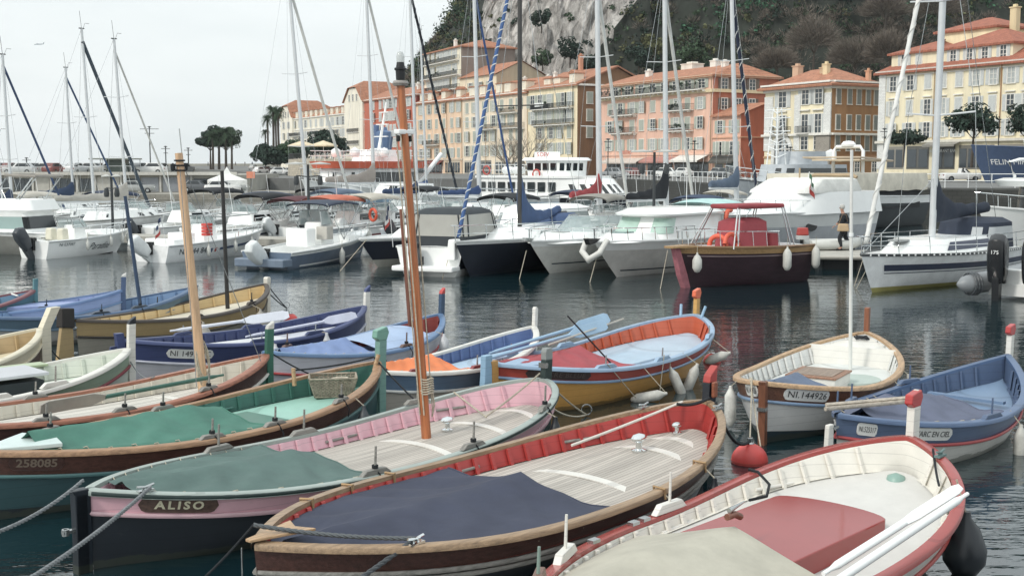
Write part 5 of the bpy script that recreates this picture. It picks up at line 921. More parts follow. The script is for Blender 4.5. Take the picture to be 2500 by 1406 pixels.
# ---------------------------------------------------------------- second row: sailing boats seen mostly by their masts
def sail2(label, top, base, Y, fore=None, cover=None, hull='#e9ebea', r=.085, mastc=None, furl=None, B=2.7, zz=1.1, hd=(.55, .83), spreads=(.35, .62), lat=None, cabin=True, L=8.6):
    a = aty(base[0], base[1], Y); b = aty(top[0], top[1], Y)
    if top[1] <= 0: b = b + (b - a) * .18
    h = Vector((hd[0], hd[1], 0)).normalized(); J = 3.8 if not fore else abs((fore[0] - base[0]) / F * Y / h.x); J = min(5, max(3, J)); g = Vector((a.x, a.y, 0)); bow = g + h * J; st = g - h * (L - J)
    H = Hull(label, st, bow, B, zz, zz + .25, [plain(hull, .35)], cat='sailing boat', name='sailing_boat', grp='sailing boats in the second row', full=.65, rake=.8, flare=.15, rail='#9a9c9a'); x = L - J; M_ = Matrix.Rotation(-H.rz, 3, 'Z'); loc = lambda v: M_ @ (Vector(v) - H.S)
    A_, B_ = loc(a), loc(b); A_.z = zz + .2; mb = MB(); mb.tube([A_, B_], r, 8, r2=r * .75); mb.build('mast', mastc or ALU, H.t, 60); mb = MB()
    mb.box(B_, (.3, .08, .05)); mb.tube([B_, B_ + Vector((-.1, 0, .9))], .012, 4); mb.tube([B_ + Vector((.1, 0, 0)), B_ + Vector((.3, .1, .3)), B_ + Vector((.55, .1, .3))], .01, 4); mb.build('masthead_gear', BLACK, H.t)
    mb = MB()
    for q in spreads:
        c = A_.lerp(B_, q); u = Vector((.3, 1, 0)) if 1 else 0; mb.tube([c - Vector((.15, .95, -.05)), c, c + Vector((-.15, .95, .05))], .022, 5)
    mb.build('spreaders', ALU, H.t); S_ = []
    for sd in (-1, 1):
        c1 = A_.lerp(B_, spreads[0]) + Vector((-.15, sd * .95, 0)); ch = Vector((A_.x - .2, sd * 1.2, zz + .1)); S_ += [(ch, c1), (c1, B_), (ch, A_.lerp(B_, spreads[0]))]
    S_.append((Vector((0, 0, zz + .2)), B_)); stays(H.t, S_, .009)
    if fore:
        f0 = Vector((L - .3, 0, zz + .4)); f1 = A_.lerp(B_, .9 if top[1] <= 0 else .93); 
        if furl: furled(H.t, f0, f1, furl[0], furl[1], *furl[2:])
        else: stays(H.t, [(f0, f1)], .015, 'forestay')
    if cover:
        c, ln, th, tall, zb = cover; sailcover(H.t, (A_.x, 0, zb), (A_.x - ln, 0, zb + .1), th, th * .5, c, tall=tall); MB().tube([(A_.x, 0, zb), (A_.x - ln, 0, zb + .05)], .07, 8).build('boom', ALU, H.t, 60)
    if cabin: q = ring(A_.x - 2.2, A_.x + 2, .9, zz + .05, .3, 1.8); q2 = ring(A_.x - 2.0, A_.x + 1.5, .75, zz + .42, .3, 1.6); loft([q, q2]).build('coachroof', GEL, H.t, 40); panes(q, q2, .3, .75, [(8, 9), (11, 12), (13, 14)], .02).build('cabin_window', DGLASS, H.t)
    H.rail(.02, 1, .55, 7, mid=True, r=.012); return H
sail2('sailing boat leftmost in the frame with blue furled jib and navy sail cover', (6, 133), (30, 505), 60, (120, 490), ('#2d3c58', 3.0, .7, .3, 1.7), furl=(.06, '#34486a'))
sail2('sailing boat with short mast left of the tallest left mast', (160, 165), (179, 470), 74, (268, 480), ('#31435f', 3.4, .5, .5, 1.9), furl=(.06, '#3d5578'), spreads=(.3, .6))
sail2('sailing boat with the tallest mast on the left and dark furled jib', (199, 70), (231, 500), 64, (330, 490), None, furl=(.095, '#3d4a55'), spreads=(.25, .52))
sail2('white sailing boat with long pale grey sail cover and pale furled jib', (278, 95), (312, 530), 61, (405, 500), ('#aaa69d', 4.3, .5, .5, 2.0), furl=(.05, '#b9bab5'), spreads=(.33, .67))
sail2('sailing boat with tall mast leaning left before the white hotel', (708, -5), (753, 500), 66, (850, 400), None, furl=(.08, '#c9cac5'), r=.11, spreads=(.26, .55))
sail2('sailing boat with taupe sail cover before the orange rescue ship', (895, -5), (914, 430), 84, (1010, 430), ('#9b9189', 5.0, .7, .9, 2.6), furl=(.09, '#c9cac5'), r=.13)
sail2('sailing boat with white mast just right of the tall brown foreground mast', (1001, -5), (1019, 430), 80, (1120, 440), ('#2f4568', 3.6, .6, .4, 1.9), furl=(.085, '#1f262f', '#59626a'), r=.12)
sail2('sailing boat with the short thin mast near the tall brown mast', (1026, 72), (1042, 430), 90, (1120, 440), ('#3d5988', 3.4, .5, .2, 2.1), r=.1)
sail2('sailing boat with thick mast and navy crossing stay before the cream house', (1158, -5), (1171, 450), 74, (1262, 470), ('#2f4a78', 4.2, .45, .2, 2.0), furl=(.07, '#34548a'), r=.15)
sail2('sailing boat with dark red sail cover', (1458, -5), (1464, 520), 60, (1555, 440), ('#a23b3f', 2.9, .6, 1.0, 2.15), furl=(.09, '#c9cac5'), r=.16, hd=(.55, .83))
sail2('sailing boat with heavy black sail cover', (1623, -5), (1628, 415), 60, (1725, 430), ('#1b2027', 4.2, .6, 1.6, 2.1), furl=(.09, '#c4c5c0'), r=.15)
sail2('sailing boat with grey and blue sail cover before the pink annex', (1787, -5), (1801, 420), 64, (1885, 480), ('#5a6c82', 3.6, .65, .7, 2.6), furl=(.095, '#28324a', '#d9d9d4'), r=.15)
sail2('sailing boat with slim mast at the far left edge', (-8, 330), (8, 500), 58, None, None, r=.06, L=7)
# dark hulled sloop with the striped jib
H = Hull('dark navy hulled sloop with blue sail cover and blue and white spiral jib', (2.9, 49.2), (-1.9, 39.9), 2.9, 1.15, 1.25, [plain('#232936', .3), GEL], cat='sailing boat', name='sailing_boat', bands=[(0, 0), (.9, 1)], rake=1.2, full=.7, flare=.15, rail='#c9ccca')
a = ring(2.5, 8.0, 1.0, 1.15, .3, 2.6); b = ring(2.8, 7.0, .8, 1.55, .3, 2.4); loft([a, b]).build('coachroof', GEL, H.t, 40); panes(a, b, .25, .7, [(18, 25)], .02).build('cabin_window', glass('smoke_glass', '#7b8686', .1), H.t); DM = plain('#41403f', .4)
mx_ = 5.7; MB().tube([(mx_, 0, 1.4), (mx_, 0, 13)], .085, 10).build('mast', DM, H.t, 60); MB().tube([(mx_, 0, 1.95), (1.6, 0, 1.95)], .06, 8).build('boom', DM, H.t); sailcover(H.t, (mx_, 0, 1.6), (2.2, 0, 1.95), .5, .3, '#365079', tall=1.7, droop=.1); furled(H.t, (L_ := H.L - .2, 0, 1.4), (mx_, 0, 12), .065, '#3a5d92', '#d9dcdb', turns=34); stays(H.t, [((mx_ - .2, s_ * 1.3, 1.2), (mx_, s_ * .9, 6)) for s_ in (-1, 1)] + [((mx_, s_ * .9, 6), (mx_, 0, 12)) for s_ in (-1, 1)] + [((0, 0, 1.3), (mx_, 0, 12.8))], .01)
MB().tube([(mx_, -1, 6), (mx_, 1, 6)], .025, 5).build('spreaders', DM, H.t); loft([ring(1.6, 3.3, .85, 1.2, .2, .7), ring(1.8, 3.0, .8, 1.8, .2, .6), ring(1.9, 2.7, .6, 1.95, .2, .5)]).build('sprayhood', canvas('#3a5279'), H.t, 40); panes(ring(1.6, 3.3, .85, 1.2, .2, .7), ring(1.8, 3.0, .8, 1.8, .2, .6), .3, .85, [(22, 28)], .02).build('sprayhood_window', glass('clear_vinyl2', '#b3b8ba', .2), H.t)
H.rail(.05, 1, .55, 8, mid=True); hullfender(H, .57, 1, 'white fender hanging on the dark navy sloop', .0, h=.6, r=.1)
# small craft filling the berths behind the first row
FILL = [('white cruiser with orange bimini', -9.6, 57, '#c5694c', 2.15), ('boat with dark maroon bimini beside the orange one', -11.6, 58.5, '#5c3238', 2.05), ('white boat with striped beige bimini', -8.0, 58.5, '#b9b3a5', 2.2), ('boat with black folded bimini left of the maroon one', -13.6, 60, '#23272c', 2.2),
        ('white fishing cruiser with black bimini right of the tall brown mast', -1.0, 54.5, '#23282d', 2.3), ('cruiser with grey canvas cockpit tent behind the blue sail cover', 3.3, 55, '#8d8a82', 2.25), ('cruiser with dark blue awning behind the pilothouse boat', 8.0, 55, '#33445f', 2.2),
        ('small white cruiser behind the script named boat', -18.2, 58, None, 0), ('white day boat behind the blue striped open boat', -14.6, 55.8, None, 0), ('white cruiser with grey windows behind the fishing boat T-top', -5.4, 56, None, 0), ('white cuddy boat left of the dark sloop mast', 1.0, 58, None, 0)]
rg = random.Random(77); SP = [(-26.5, 62, 'leftmost small cabin boat in the far rows'), (-23.6, 66, 'second small cabin boat from the left in the far rows'), (-21.5, 61, 'third small cabin boat from the left in the far rows'), (-17.6, 66, 'cabin boat behind the blue striped boat, far row'), (-14.2, 63, 'cabin boat between the pale mast and the crate boat, far row'), (-10.8, 66, 'cabin boat behind the maroon bimini, far row'), (-7.5, 64, 'cabin boat behind the T-top, far row'), (-4.6, 62, 'cabin boat left of the tall brown mast, far row'), (-2.0, 66, 'cabin boat just right of the tall brown mast, far row'), (2.6, 64, 'cabin boat behind the dark sloop, far row'), (6.0, 63, 'cabin boat behind the sports cruiser, far row'), (11.5, 68, 'cabin boat behind the pilothouse boat, far row'), (-6.3, 73, 'farthest cabin boat left of the ferry'), (-13, 74, 'farthest cabin boat before the rescue ship')]
FILL += [(l_, x, y, rg.choice((None, '#2f3c55', '#b9b4a8', None, '#23272c', '#5a6c82')), 2.15 + .2 * rg.random()) for x, y, l_ in SP]
for i, (lb, x, y, c, z) in enumerate(FILL):
    rg = random.Random(i); H = Hull(lb, (x, y), (x + 3.2, y + 5.2), 2.3, .8, 1.15, [GEL if i % 3 else plain('#b9c2c8', .35)], cat='motor boat', grp='small boats behind the first row', cock=(.05, .5, .3)); a = ring(2.4, 5.0, .85, .95, .2, 1.5); b = ring(2.6, 4.3, .7, 1.55, .2, 1.1); loft([a, b]).build('cabin', GEL, H.t, 40); panes(a, b, .3, .8, [(8, 10), (11, 13), (2, 6)], .02).build('window', DGLASS, H.t)
    if c: H.bimini(.4, 2.9, 1.0, z, c, .25, .9)
    H.rail(.4, 1, .4, 6); H.outboard(0, rg.choice(('#d3d8d8', '#3a4148')), .6, 1.0); H.windscreen(2.3, 3.6, .75, 1.5, .4, .4)
    if i in (2, 9): lifering(H.t, (.6, -1.0, 1.4), .28, (1, -.3, 0))
    MB().tube([(2.6, .5, 1.5), (2.3, .5, 1.5 + rg.uniform(1, 2.4))], .014, 5).build('antenna', WHITE, H.t)
    for t_ in (.25, .55): p_ = H.p(t_, 1, -1); fm = MB(); fm.lathe([(0, -.28), (.08, -.24), (.09, 0), (.08, .24), (0, .28)], (p_.x, p_.y - .1, p_.z - .35), 10); fm.build('fender', WHITE if rg.random() < .6 else NAVY, H.t, 60)
    H.stripe(.05, .95, .6, .68, rg.choice((NAVY, plain('#6d7f92'), plain('#8f3f3f'), WHITE)))
# --- working ships behind
H = Hull('white rescue ship with orange band round its bridge, bow to the left', (-8.2, 102), (-16.4, 93), 5, 1.5, 2.7, [GEL, plain('#7fa6c0', .4)], cat='ship', name='rescue_ship', grp='working ships by the quay', rake=1.5)
a = ring(1.5, 10.2, 2.0, 1.6, .3, 2.2); b = ring(1.8, 9.8, 1.9, 3.6, .3, 2.2); loft([a, b]).build('deckhouse', GEL, H.t, 30); panes(a, b, .45, .85, [(18, 18), (19, 20), (22, 23), (25, 26), (28, 29), (31, 32), (10, 11), (14, 15)], .03).build('window', DGLASS, H.t); a = ring(.8, 10.3, 2.25, 3.6, .3, 2.2); b = ring(.6, 10.6, 2.4, 4.15, .3, 2.2); loft([a, b]).build('orange_band', plain('#e2643d', .5), H.t, 30)
a = ring(3, 6.6, 1.3, 4.15, .2, 1); b = ring(3.2, 6.2, 1.1, 5.1, .2, .9); loft([a, b]).build('top_house', GEL, H.t, 30); mb = MB(); mb.tube([(4.2, 0, 5), (3.3, 0, 9)], .14, 6, r2=.08); [mb.box((4.2 - .22 * k, 0, 5.2 + k), (.2, 2.0 - .3 * k, .08)) for k in range(4)]; mb.build('mast', WHITE, H.t)
for x_, y_ in ((7.6, 1), (7.9, -1), (5, 1.6)): mb = MB(); mb.lathe([(.3, 0), (.42, .25), (.38, .55), (0, .8)], (x_, y_, 4.5), 12); mb.build('radome', WHITE, H.t, 50)
H.rail(.5, 1, .9, 10, mid=True, r=.03); mb = MB(); [mb.tube([(x_, s_ * 2.3, 4.15), (x_, s_ * 2.3, 5.0)], .03, 4) for x_ in range(1, 11) for s_ in (-1, 1)]; [mb.tube([(.6, s_ * 2.3, z_), (9.5, s_ * 2.3, z_)], .03, 4) for s_ in (-1, 1) for z_ in (4.6, 5)]; mb.build('bridge_rail', WHITE, H.t); mb = MB(); mb.tube([(1.2, 1.6, 2.4), (-1.2, 1.9, 4.8)], .2, 8); mb.build('deck_crane', WHITE, H.t, 50)
H = Hull('pale blue hulled trawler lying behind the small boats', (2.5, 86), (-12.5, 79), 4.5, 1.5, 2.1, [plain('#8fb1cb', .5), plain('#d5d9d9', .4)], cat='ship', name='fishing_ship', grp='working ships by the quay', bands=[(0, 0), (.86, 1)]); a = ring(9, 13, 1.5, 1.9, .3, 1.6); b = ring(9.2, 12.6, 1.4, 2.6, .3, 1.5); loft([a, b]).build('wheelhouse', GEL, H.t, 30); panes(a, b, .2, .8, [(18, 20), (22, 24), (26, 29)], .03).build('window', DGLASS, H.t); H.rail(.1, 1, .6, 10, r=.03)
H = Hull('white excursion ferry with two window decks and red lifebuoys', (-2.0, 108), (10.8, 99), 5.4, 2.1, 2.6, [plain('#252b38', .4), GEL], cat='ferry', name='ferry', grp='working ships by the quay', bands=[(0, 0), (.93, 1)], rake=1.2)
a = ring(.3, 14.2, 2.4, 2.1, .3, 4.5); b = ring(.3, 12.6, 2.3, 3.7, .3, 3.6); loft([a, b, ring(.0, 12.3, 2.45, 3.75, .3, 3.4), ring(0, 12.3, 2.45, 3.95, .3, 3.4)]).build('main_deck', GEL, H.t, 35); panes(a, b, .25, .72, [(0, 1), (2, 3), (4, 5), (6, 7), (8, 9), (10, 11)], .03).build('window', DGLASS, H.t); q = MB(); [q.box((.9 + k * 1.05, -2.42, 3.0), (.75, .06, .8)) for k in range(8)]; q.build('window', DGLASS, H.t)
a = ring(5.2, 9.8, 1.7, 3.95, .3, 1.5); b = ring(5.0, 9.9, 1.75, 5.2, .3, 1.5); loft([a, b, ring(4.7, 10.3, 2.0, 5.25, .3, 1.6), ring(4.9, 10.0, 1.8, 5.5, .3, 1.6)]).build('wheelhouse', GEL, H.t, 30); panes(a, b, .35, .85, [(0, 2), (3, 5), (6, 8), (9, 11), (12, 12), (23, 31)], .03).build('wheelhouse_window', DGLASS, H.t); q = MB(); [q.box((5.6 + k * .8, -1.76, 4.72), (.6, .05, .6)) for k in range(4)]; q.build('wheelhouse_window', DGLASS, H.t); lifering(H.t, (6.4, -2.0, 4.1), .36, (0, 1, 0), plain('#c8463a')); lifering(H.t, (1.4, -2.4, 4.4), .36, (0, 1, 0), plain('#c8463a')); mb = MB(); mb.box((6.6, -.6, 5.75), (2.6, .1, .5)); mb.build('name_board', WHITE, H.t)
sign(H.t, 'S.DEV', 6.2, -.68, 5.75, .36, plain('#c4453d')); mb = MB(); [mb.tube([(x_ * .55, s_ * 2.4, 3.95), (x_ * .55, s_ * 2.4, 4.9)], .025, 4) for x_ in range(0, 10) for s_ in (-1, 1)]; [mb.tube([(0, s_ * 2.4, z_), (5, s_ * 2.4, z_)], .025, 4) for s_ in (-1, 1) for z_ in (4.4, 4.9)]; mb.build('deck_rail', WHITE, H.t); mb = MB(); [mb.lathe([(0, -.55), (.3, -.5), (.34, 0), (.3, .5), (0, .55)], (3.2 + k * 1.1, -1.6, 4.4), 10, ax=(1, 0, 0)) for k in range(2)]; mb.build('raft_canister', WHITE, H.t, 50)
H.t.location.z = -1.0
GREY = plain('#a9b0b6', .5); H = Hull('grey customs patrol ship with open lattice mast before the yellow corner house', (27, 96), (15.8, 88), 5, 1.7, 2.9, [GREY], cat='ship', name='patrol_ship', grp='working ships by the quay', rail='#3a3f44'); H.text('DOUANE', .62, 1.2, .7, plain('#6d757c'), sd=1); H.text('PILOTE', .8, 1.0, .5, WHITE, sd=1)
a = ring(2, 9.6, 1.9, 2.0, .3, 1.6); b = ring(2.2, 9.0, 1.8, 3.9, .3, 1.5); loft([a, b]).build('deckhouse', GREY, H.t, 30); panes(a, b, .55, .85, [(18, 20), (22, 24), (26, 29), (31, 33)], .03).build('window', DGLASS, H.t); a = ring(4, 7.6, 1.4, 3.9, .2, 1); b = ring(4.2, 7.3, 1.3, 4.9, .2, 1); loft([a, b]).build('bridge', GREY, H.t, 30); mb = MB()
for sx, sy in ((-.5, -.5), (.5, -.5), (.5, .5), (-.5, .5)): mb.tube([(8.4 + sx, sy, 3.9), (8.4 + sx * .4, sy * .4, 8.2)], .05, 5)
for k in range(7): z_ = 4.4 + k * .55; s_ = .5 - .043 * k; mb.tube([(8.4 - s_, -s_, z_), (8.4 + s_, -s_, z_ + .3), (8.4 + s_, s_, z_), (8.4 - s_, s_, z_ + .3), (8.4 - s_, -s_, z_)], .035, 4)
[mb.tube([(8.4, -1.3, z_), (8.4, 1.3, z_)], .04, 4) for z_ in (5.4, 6.4, 7.4, 8)]; mb.build('lattice_mast', WHITE, H.t); H.rail(.3, 1, .9, 10, mid=True, r=.03); mb = MB(); mb.lathe([(0, -.2), (.42, -.15), (.45, 0), (.42, .5), (0, .7)], (3.2, .9, 4.4), 12); mb.build('radome', WHITE, H.t, 50)
BLUE = plain('#4a6288', .5); H = Hull('blue hulled ship with white name on its high bow at the right edge', (66, 118), (46.8, 122), 9, 5.2, 5.9, [plain('#3d5274', .5), BLUE], cat='ship', name='blue_ship', grp='working ships by the quay', rake=2.6, flare=.55, rail='#4a6288'); H.text('FELIN MIRAGE', .81, 4.15, .55, WHITE, sd=1); mb = MB(); mb.lathe([(.3, 0), (.42, .02), (.42, .12), (.3, .14)], H.pz(.6, 4.9, 1, .05), 14, ax=(0, 1, 0)); mb.build('hawse_pipe', BLACK, H.t); a = ring(0, 10, 3.4, 5.2, .5, 2); loft([a, ring(0, 9.6, 3.2, 7.6, .5, 2)]).build('deckhouse', GEL, H.t, 30)
# blue lifting tower on the quay
t = thing('lifting_tower', 'tall grey blue steel tower standing before the orange house', 'tower', aty(937, 395, 150), 0); t.location.z = GZ; mb = MB()
mb.lathe([(.85, 0), (.85, 1.2), (.95, 1.3), (.95, 3.4), (1.2, 5.3), (1.1, 5.35), (1.1, 5.9), (.5, 6.1), (.4, 6.5)], (0, 0, 0), 12); mb.build('column', mat('steel_blue', '#5f7ba3', .5, 0, .15, 1.5), t, 20); MB().tube([(-.95, -.3, 3), (-.85, -.3, 6.8)], .35, 8).build('side_pipe', mat('steel_blue2', '#56709a', .5), t, 60); mb = MB(); mb.box((2.3, 0, 5.7), (2.6, .9, .8)); mb.build('platform', plain('#c9cbca', .5), t); mb = MB(); [mb.box((z_, 0, 5.85), (.06, 1.2, 1.3)) for z_ in (1.6, 3.6)]; mb.build('ladder', ALU, t)
# harbour lamps
def lamp(label, px, base, top, Y, zb=None, arm=.9, discs=True, grp='harbour lamp posts', r=.07):
    a = aty(px, base, Y); b = aty(px, top, Y); t = thing('street_lamp', label, 'street lamp', a, 0, grp); h = b.z - a.z; LM = plain('#3b4043', .5); MB().tube([(0, 0, 0), (0, 0, h)], r, 8, r2=r * .8).build('post', LM, t, 60)
    if discs:
        for sd in (-1, 1): mb = MB(); mb.lathe([(.0, .1), (arm * .55, .02), (arm * .55, -.02), (0, 0)], (sd * arm * .6, 0, h + .02), 14); mb.build('shade', plain('#b5b6b0', .5), t, 60); mb = MB(); mb.lathe([(.0, 0), (.09, -.02), (.13, -.3), (.1, -.42), (0, -.44)], (sd * arm * .6, 0, h - .5), 10); mb.tube([(0, 0, h - .55), (sd * arm * .6, 0, h - .5)], .025, 5); mb.build('lantern', LM, t, 60)
    else: mb = MB(); mb.tube([(-arm, 0, h - .3), (arm, 0, h - .3)], .04, 5); mb.tube([(-arm * .5, 0, h - .9), (arm * .5, 0, h - .9)], .04, 5); mb.lathe([(0, .1), (.3, 0), (.1, -.1), (0, -.1)], (0, 0, h), 8); mb.build('head', LM, t)
lamp('dark harbour lamp with two pale shades before the pink house', 1596, 530, 372, 52); lamp('dark harbour lamp with two pale shades before the terrace wall', 754, 530, 402, 54); lamp('slim dark post with small double lantern on the left', 276, 565, 432, 55, arm=.4)
for px, tp, lb in ((368, 310, 'tall floodlight mast with crossed arms on the left pier'), (406, 358, 'short floodlight mast right of the tall one on the left pier'), (461, 362, 'thin lamp mast just right of the pale wooden mast'), (66, 386, 'thin lamp mast on the pier roof at far left')): lamp(lb, px, 425, tp, 165, arm=1.3 if px == 368 else .6, discs=False, grp='lamp masts on the left pier', r=.09)
for px, tp, lb in ((1484, 340, 'thin double lamp at the left end of the pink house'), (1694, 345, 'thin double lamp before the right end of the pink house'), (1928, 360, 'thin double lamp before the yellow corner house'), (2156, 315, 'thin double lamp at the left end of the yellow apartment house'), (2434, 292, 'double lamp post behind the right hand pine')): lamp(lb, px, 430, tp, 128, arm=.45, discs=False, grp='street lamps before the houses', r=.06)
# cars
def car(label, loc, rz, c, grp='cars parked on the pier roof', pick=False):
    t = thing('parked_car', label, 'car', loc, rz, grp); a = ring(0, 4.2, .84, .32, .25, .8, 6, 3); b = ring(.02, 4.2, .86, .75, .25, .8, 6, 3); d = ring(.1, 4.1, .8, .92, .25, .8, 6, 3); loft([ring(.1, 4.1, .78, .22, .25, .8, 6, 3), a, b, d]).build('body', plain(c, .3), t, 40)
    e = ring(.35 if not pick else 1.9, 3.1, .74, .9, .2, .7, 6, 3); f = ring(.8 if not pick else 2.0, 2.5, .6, 1.42, .2, .5, 6, 3); loft([e, f]).build('cabin', plain(c, .3), t, 40); panes(e, f, .12, .85, [(0, 5), (6, 7), (8, 10), (13, 15), (16, 17), (18, 22)], .015).build('window', DGLASS, t)
    for x_ in (.8, 3.35):
        for s_ in (-1, 1): w_ = MB().lathe([(0, -.1), (.3, -.1), (.31, 0), (.3, .1), (0, .1)], (x_, s_ * .76, .3), 14, ax=(0, 1, 0)).build('wheel', RUBBER, t); MB().lathe([(0, -.11), (.17, -.11), (.17, .11), (0, .11)], (x_, s_ * .76, .3), 10, ax=(0, 1, 0)).build('rim', STEEL, w_)
    for s_ in (-.6, .6): MB().box((4.13, s_, .68), (.1, .3, .12)).build('headlight', WHITE, t); MB().box((.05, s_, .7), (.08, .25, .14)).build('tail_light', plain('#8f2f2c'), t)
    return t
CC = ['#b9bcbd', '#d9dad8', '#8b8f92', '#5a5f64', '#e0e0dd', '#3a3f45', '#a3a6a4', '#7e4a46']; names = ['silver', 'white', 'mid grey', 'dark grey', 'bright white', 'near black', 'pale grey', 'dull red']; rg = random.Random(9)
for i in range(17):
    px = 8 + i * 26.5; k = rg.randrange(8); p = aty(px, 424, 152 + (i % 3) * 4); car(f'{names[k]} car on the pier roof, {["leftmost", "second", "third", "fourth", "fifth", "sixth", "seventh", "eighth", "ninth", "tenth", "eleventh", "twelfth", "thirteenth", "fourteenth", "fifteenth", "sixteenth", "rightmost"][i]} of the row from the left', (p.x, p.y, 2.75), rg.choice((0, PI, 1.4)), CC[k])
for i, (px, py, rz, k) in enumerate([(500, 463, .1, 1), (522, 462, .0, 6), (290, 463, .2, 6), (445, 461, 0, 3), (660, 428, .3, 1), (640, 418, 1.2, 5), (622, 421, 1.1, 4), (612, 412, 1.3, 6), (690, 430, .2, 1)]):
    low = py > 440; z = .62 if low else 2.2; p = at(px, py + 8, z) if low else aty(px, py + 3, 215 + (430 - py) * 6); p.z = z if low else max(2.12, p.z); car(['white car parked on the low quay beside the tent', 'pale grey car on the low quay right of the white one', 'pale grey car in front of the garage row', 'dark grey car at the right end of the garage row', 'white car parked at the foot of the terrace wall', 'near black car driving up the road', 'bright white car on the rising road', 'pale grey car farthest up the road', 'white car nearest the terrace wall corner'][i], p, rz, CC[k], 'cars on the quay and the road')
car('small white pickup standing on the quay right of the navy sail cover', (lambda p: (p.x, p.y, 2.12))(aty(2298, 424, 128)), 0, '#e0e0dd', 'cars on the quay and the road', True)
for i in range(9): px = 1480 + i * 62 + (i * 37 % 23); p = aty(px, 436, 160 + (i * 13 % 20)); k = (i * 5 + 2) % 8; car(f'{names[k]} car parked before the houses, {["leftmost", "second", "third", "fourth", "fifth", "sixth", "seventh", "eighth", "rightmost"][i]} of its row', (p.x, p.y, GZ + .01), -1.06 + PI * (i % 2), CC[k], 'cars parked before the houses')
t = thing('party_tent', 'white pointed tent on the low quay left of the terrace wall', 'tent', at(555, 470, .6), .3); mb = MB(); mb.add([(-2.2, -2.2, 0), (2.2, -2.2, 0), (2.2, 2.2, 0), (-2.2, 2.2, 0), (-2.2, -2.2, 1.5), (2.2, -2.2, 1.5), (2.2, 2.2, 1.5), (-2.2, 2.2, 1.5), (-.5, -.5, 2.2), (.5, -.5, 2.2), (.5, .5, 2.2), (-.5, .5, 2.2), (0, 0, 3.1)], [(0, 1, 5, 4), (1, 2, 6, 5), (2, 3, 7, 6), (3, 0, 4, 7), (4, 5, 9, 8), (5, 6, 10, 9), (6, 7, 11, 10), (7, 4, 8, 11), (8, 9, 12), (9, 10, 12), (10, 11, 12), (11, 8, 12)]); mb.build('canvas', canvas('#dedfdb'), t)
t = thing('billboard', 'small orange sign board on a post before the rising road', 'sign', at(613, 470, .6), 0); MB().box((0, 0, 2.1), (1.0, .08, .8)).build('board', plain('#d9825f', .6), t); MB().tube([(0, .1, 0), (0, .1, 1.8)], .05, 6).build('post', IRON, t)
# aeroplane
t = thing('airliner', 'distant pale airliner climbing in the sky at upper left', 'aeroplane', aty(95, 109, 2600), 2.9); mb = MB(); mb.tube([(-12, 0, 0), (-9, 0, .5), (8, 0, 0), (11, 0, -.3), (12.5, 0, -.5)], [.3, 1.2, 1.3, 1.0, .2], 10); mb.build('fuselage', plain('#9fa9ad', .5), t, 60); mb = MB(); mb.add([(2, 0, -.5), (-3, 13, .8), (-5, 13, .8), (-2.5, 0, -.5), (-3, -13, .8), (-5, -13, .8)], [(0, 1, 2, 3), (0, 3, 5, 4)]); mb.add([(2, 0, -.8), (-3, 13, .5), (-5, 13, .5), (-2.5, 0, -.8), (-3, -13, .5), (-5, -13, .5)], [(3, 2, 1, 0), (4, 5, 3, 0)]); mb.build('wings', plain('#9fa9ad', .5), t); MB().prof([(-9, .5), (-12.5, 4.5), (-13.5, 4.5), (-12, .3)], -.15, .15).build('tail_fin', plain('#6d7a82', .5), t)
# strollers far off by the palms
for i, (px, c) in enumerate([(508, '#3a3f45'), (598, '#4a4340'), (616, '#2f3a4a'), (575, '#5a4a4a')]):
    p = aty(px, 405, 440); q = thing('person', ['distant walker left of the palm cluster', 'distant walker at the top of the road', 'distant walker in blue at the top of the road', 'distant walker right of the palm cluster'][i], 'person', (p.x, p.y, 3.7), i, 'people strolling by the promenade')
    skin('body', [(0, 0, .9, .13), (0, 0, 1.2, .14, .18), (0, 0, 1.42, .09), (0, 0, 1.5, .06), (0, 0, 1.64, .1), (.05, .22, 1.1, .05), (.1, .24, .85, .04), (.02, -.22, 1.1, .05), (-.05, -.24, .85, .04), (.12, .1, .45, .08), (.18, .1, .05, .05), (-.1, -.1, .45, .08), (-.2, -.1, .05, .05)], [(0, 1), (1, 2), (2, 3), (3, 4), (1, 5), (5, 6), (1, 7), (7, 8), (0, 9), (9, 10), (0, 11), (11, 12)], plain(c, .8), q, 1)
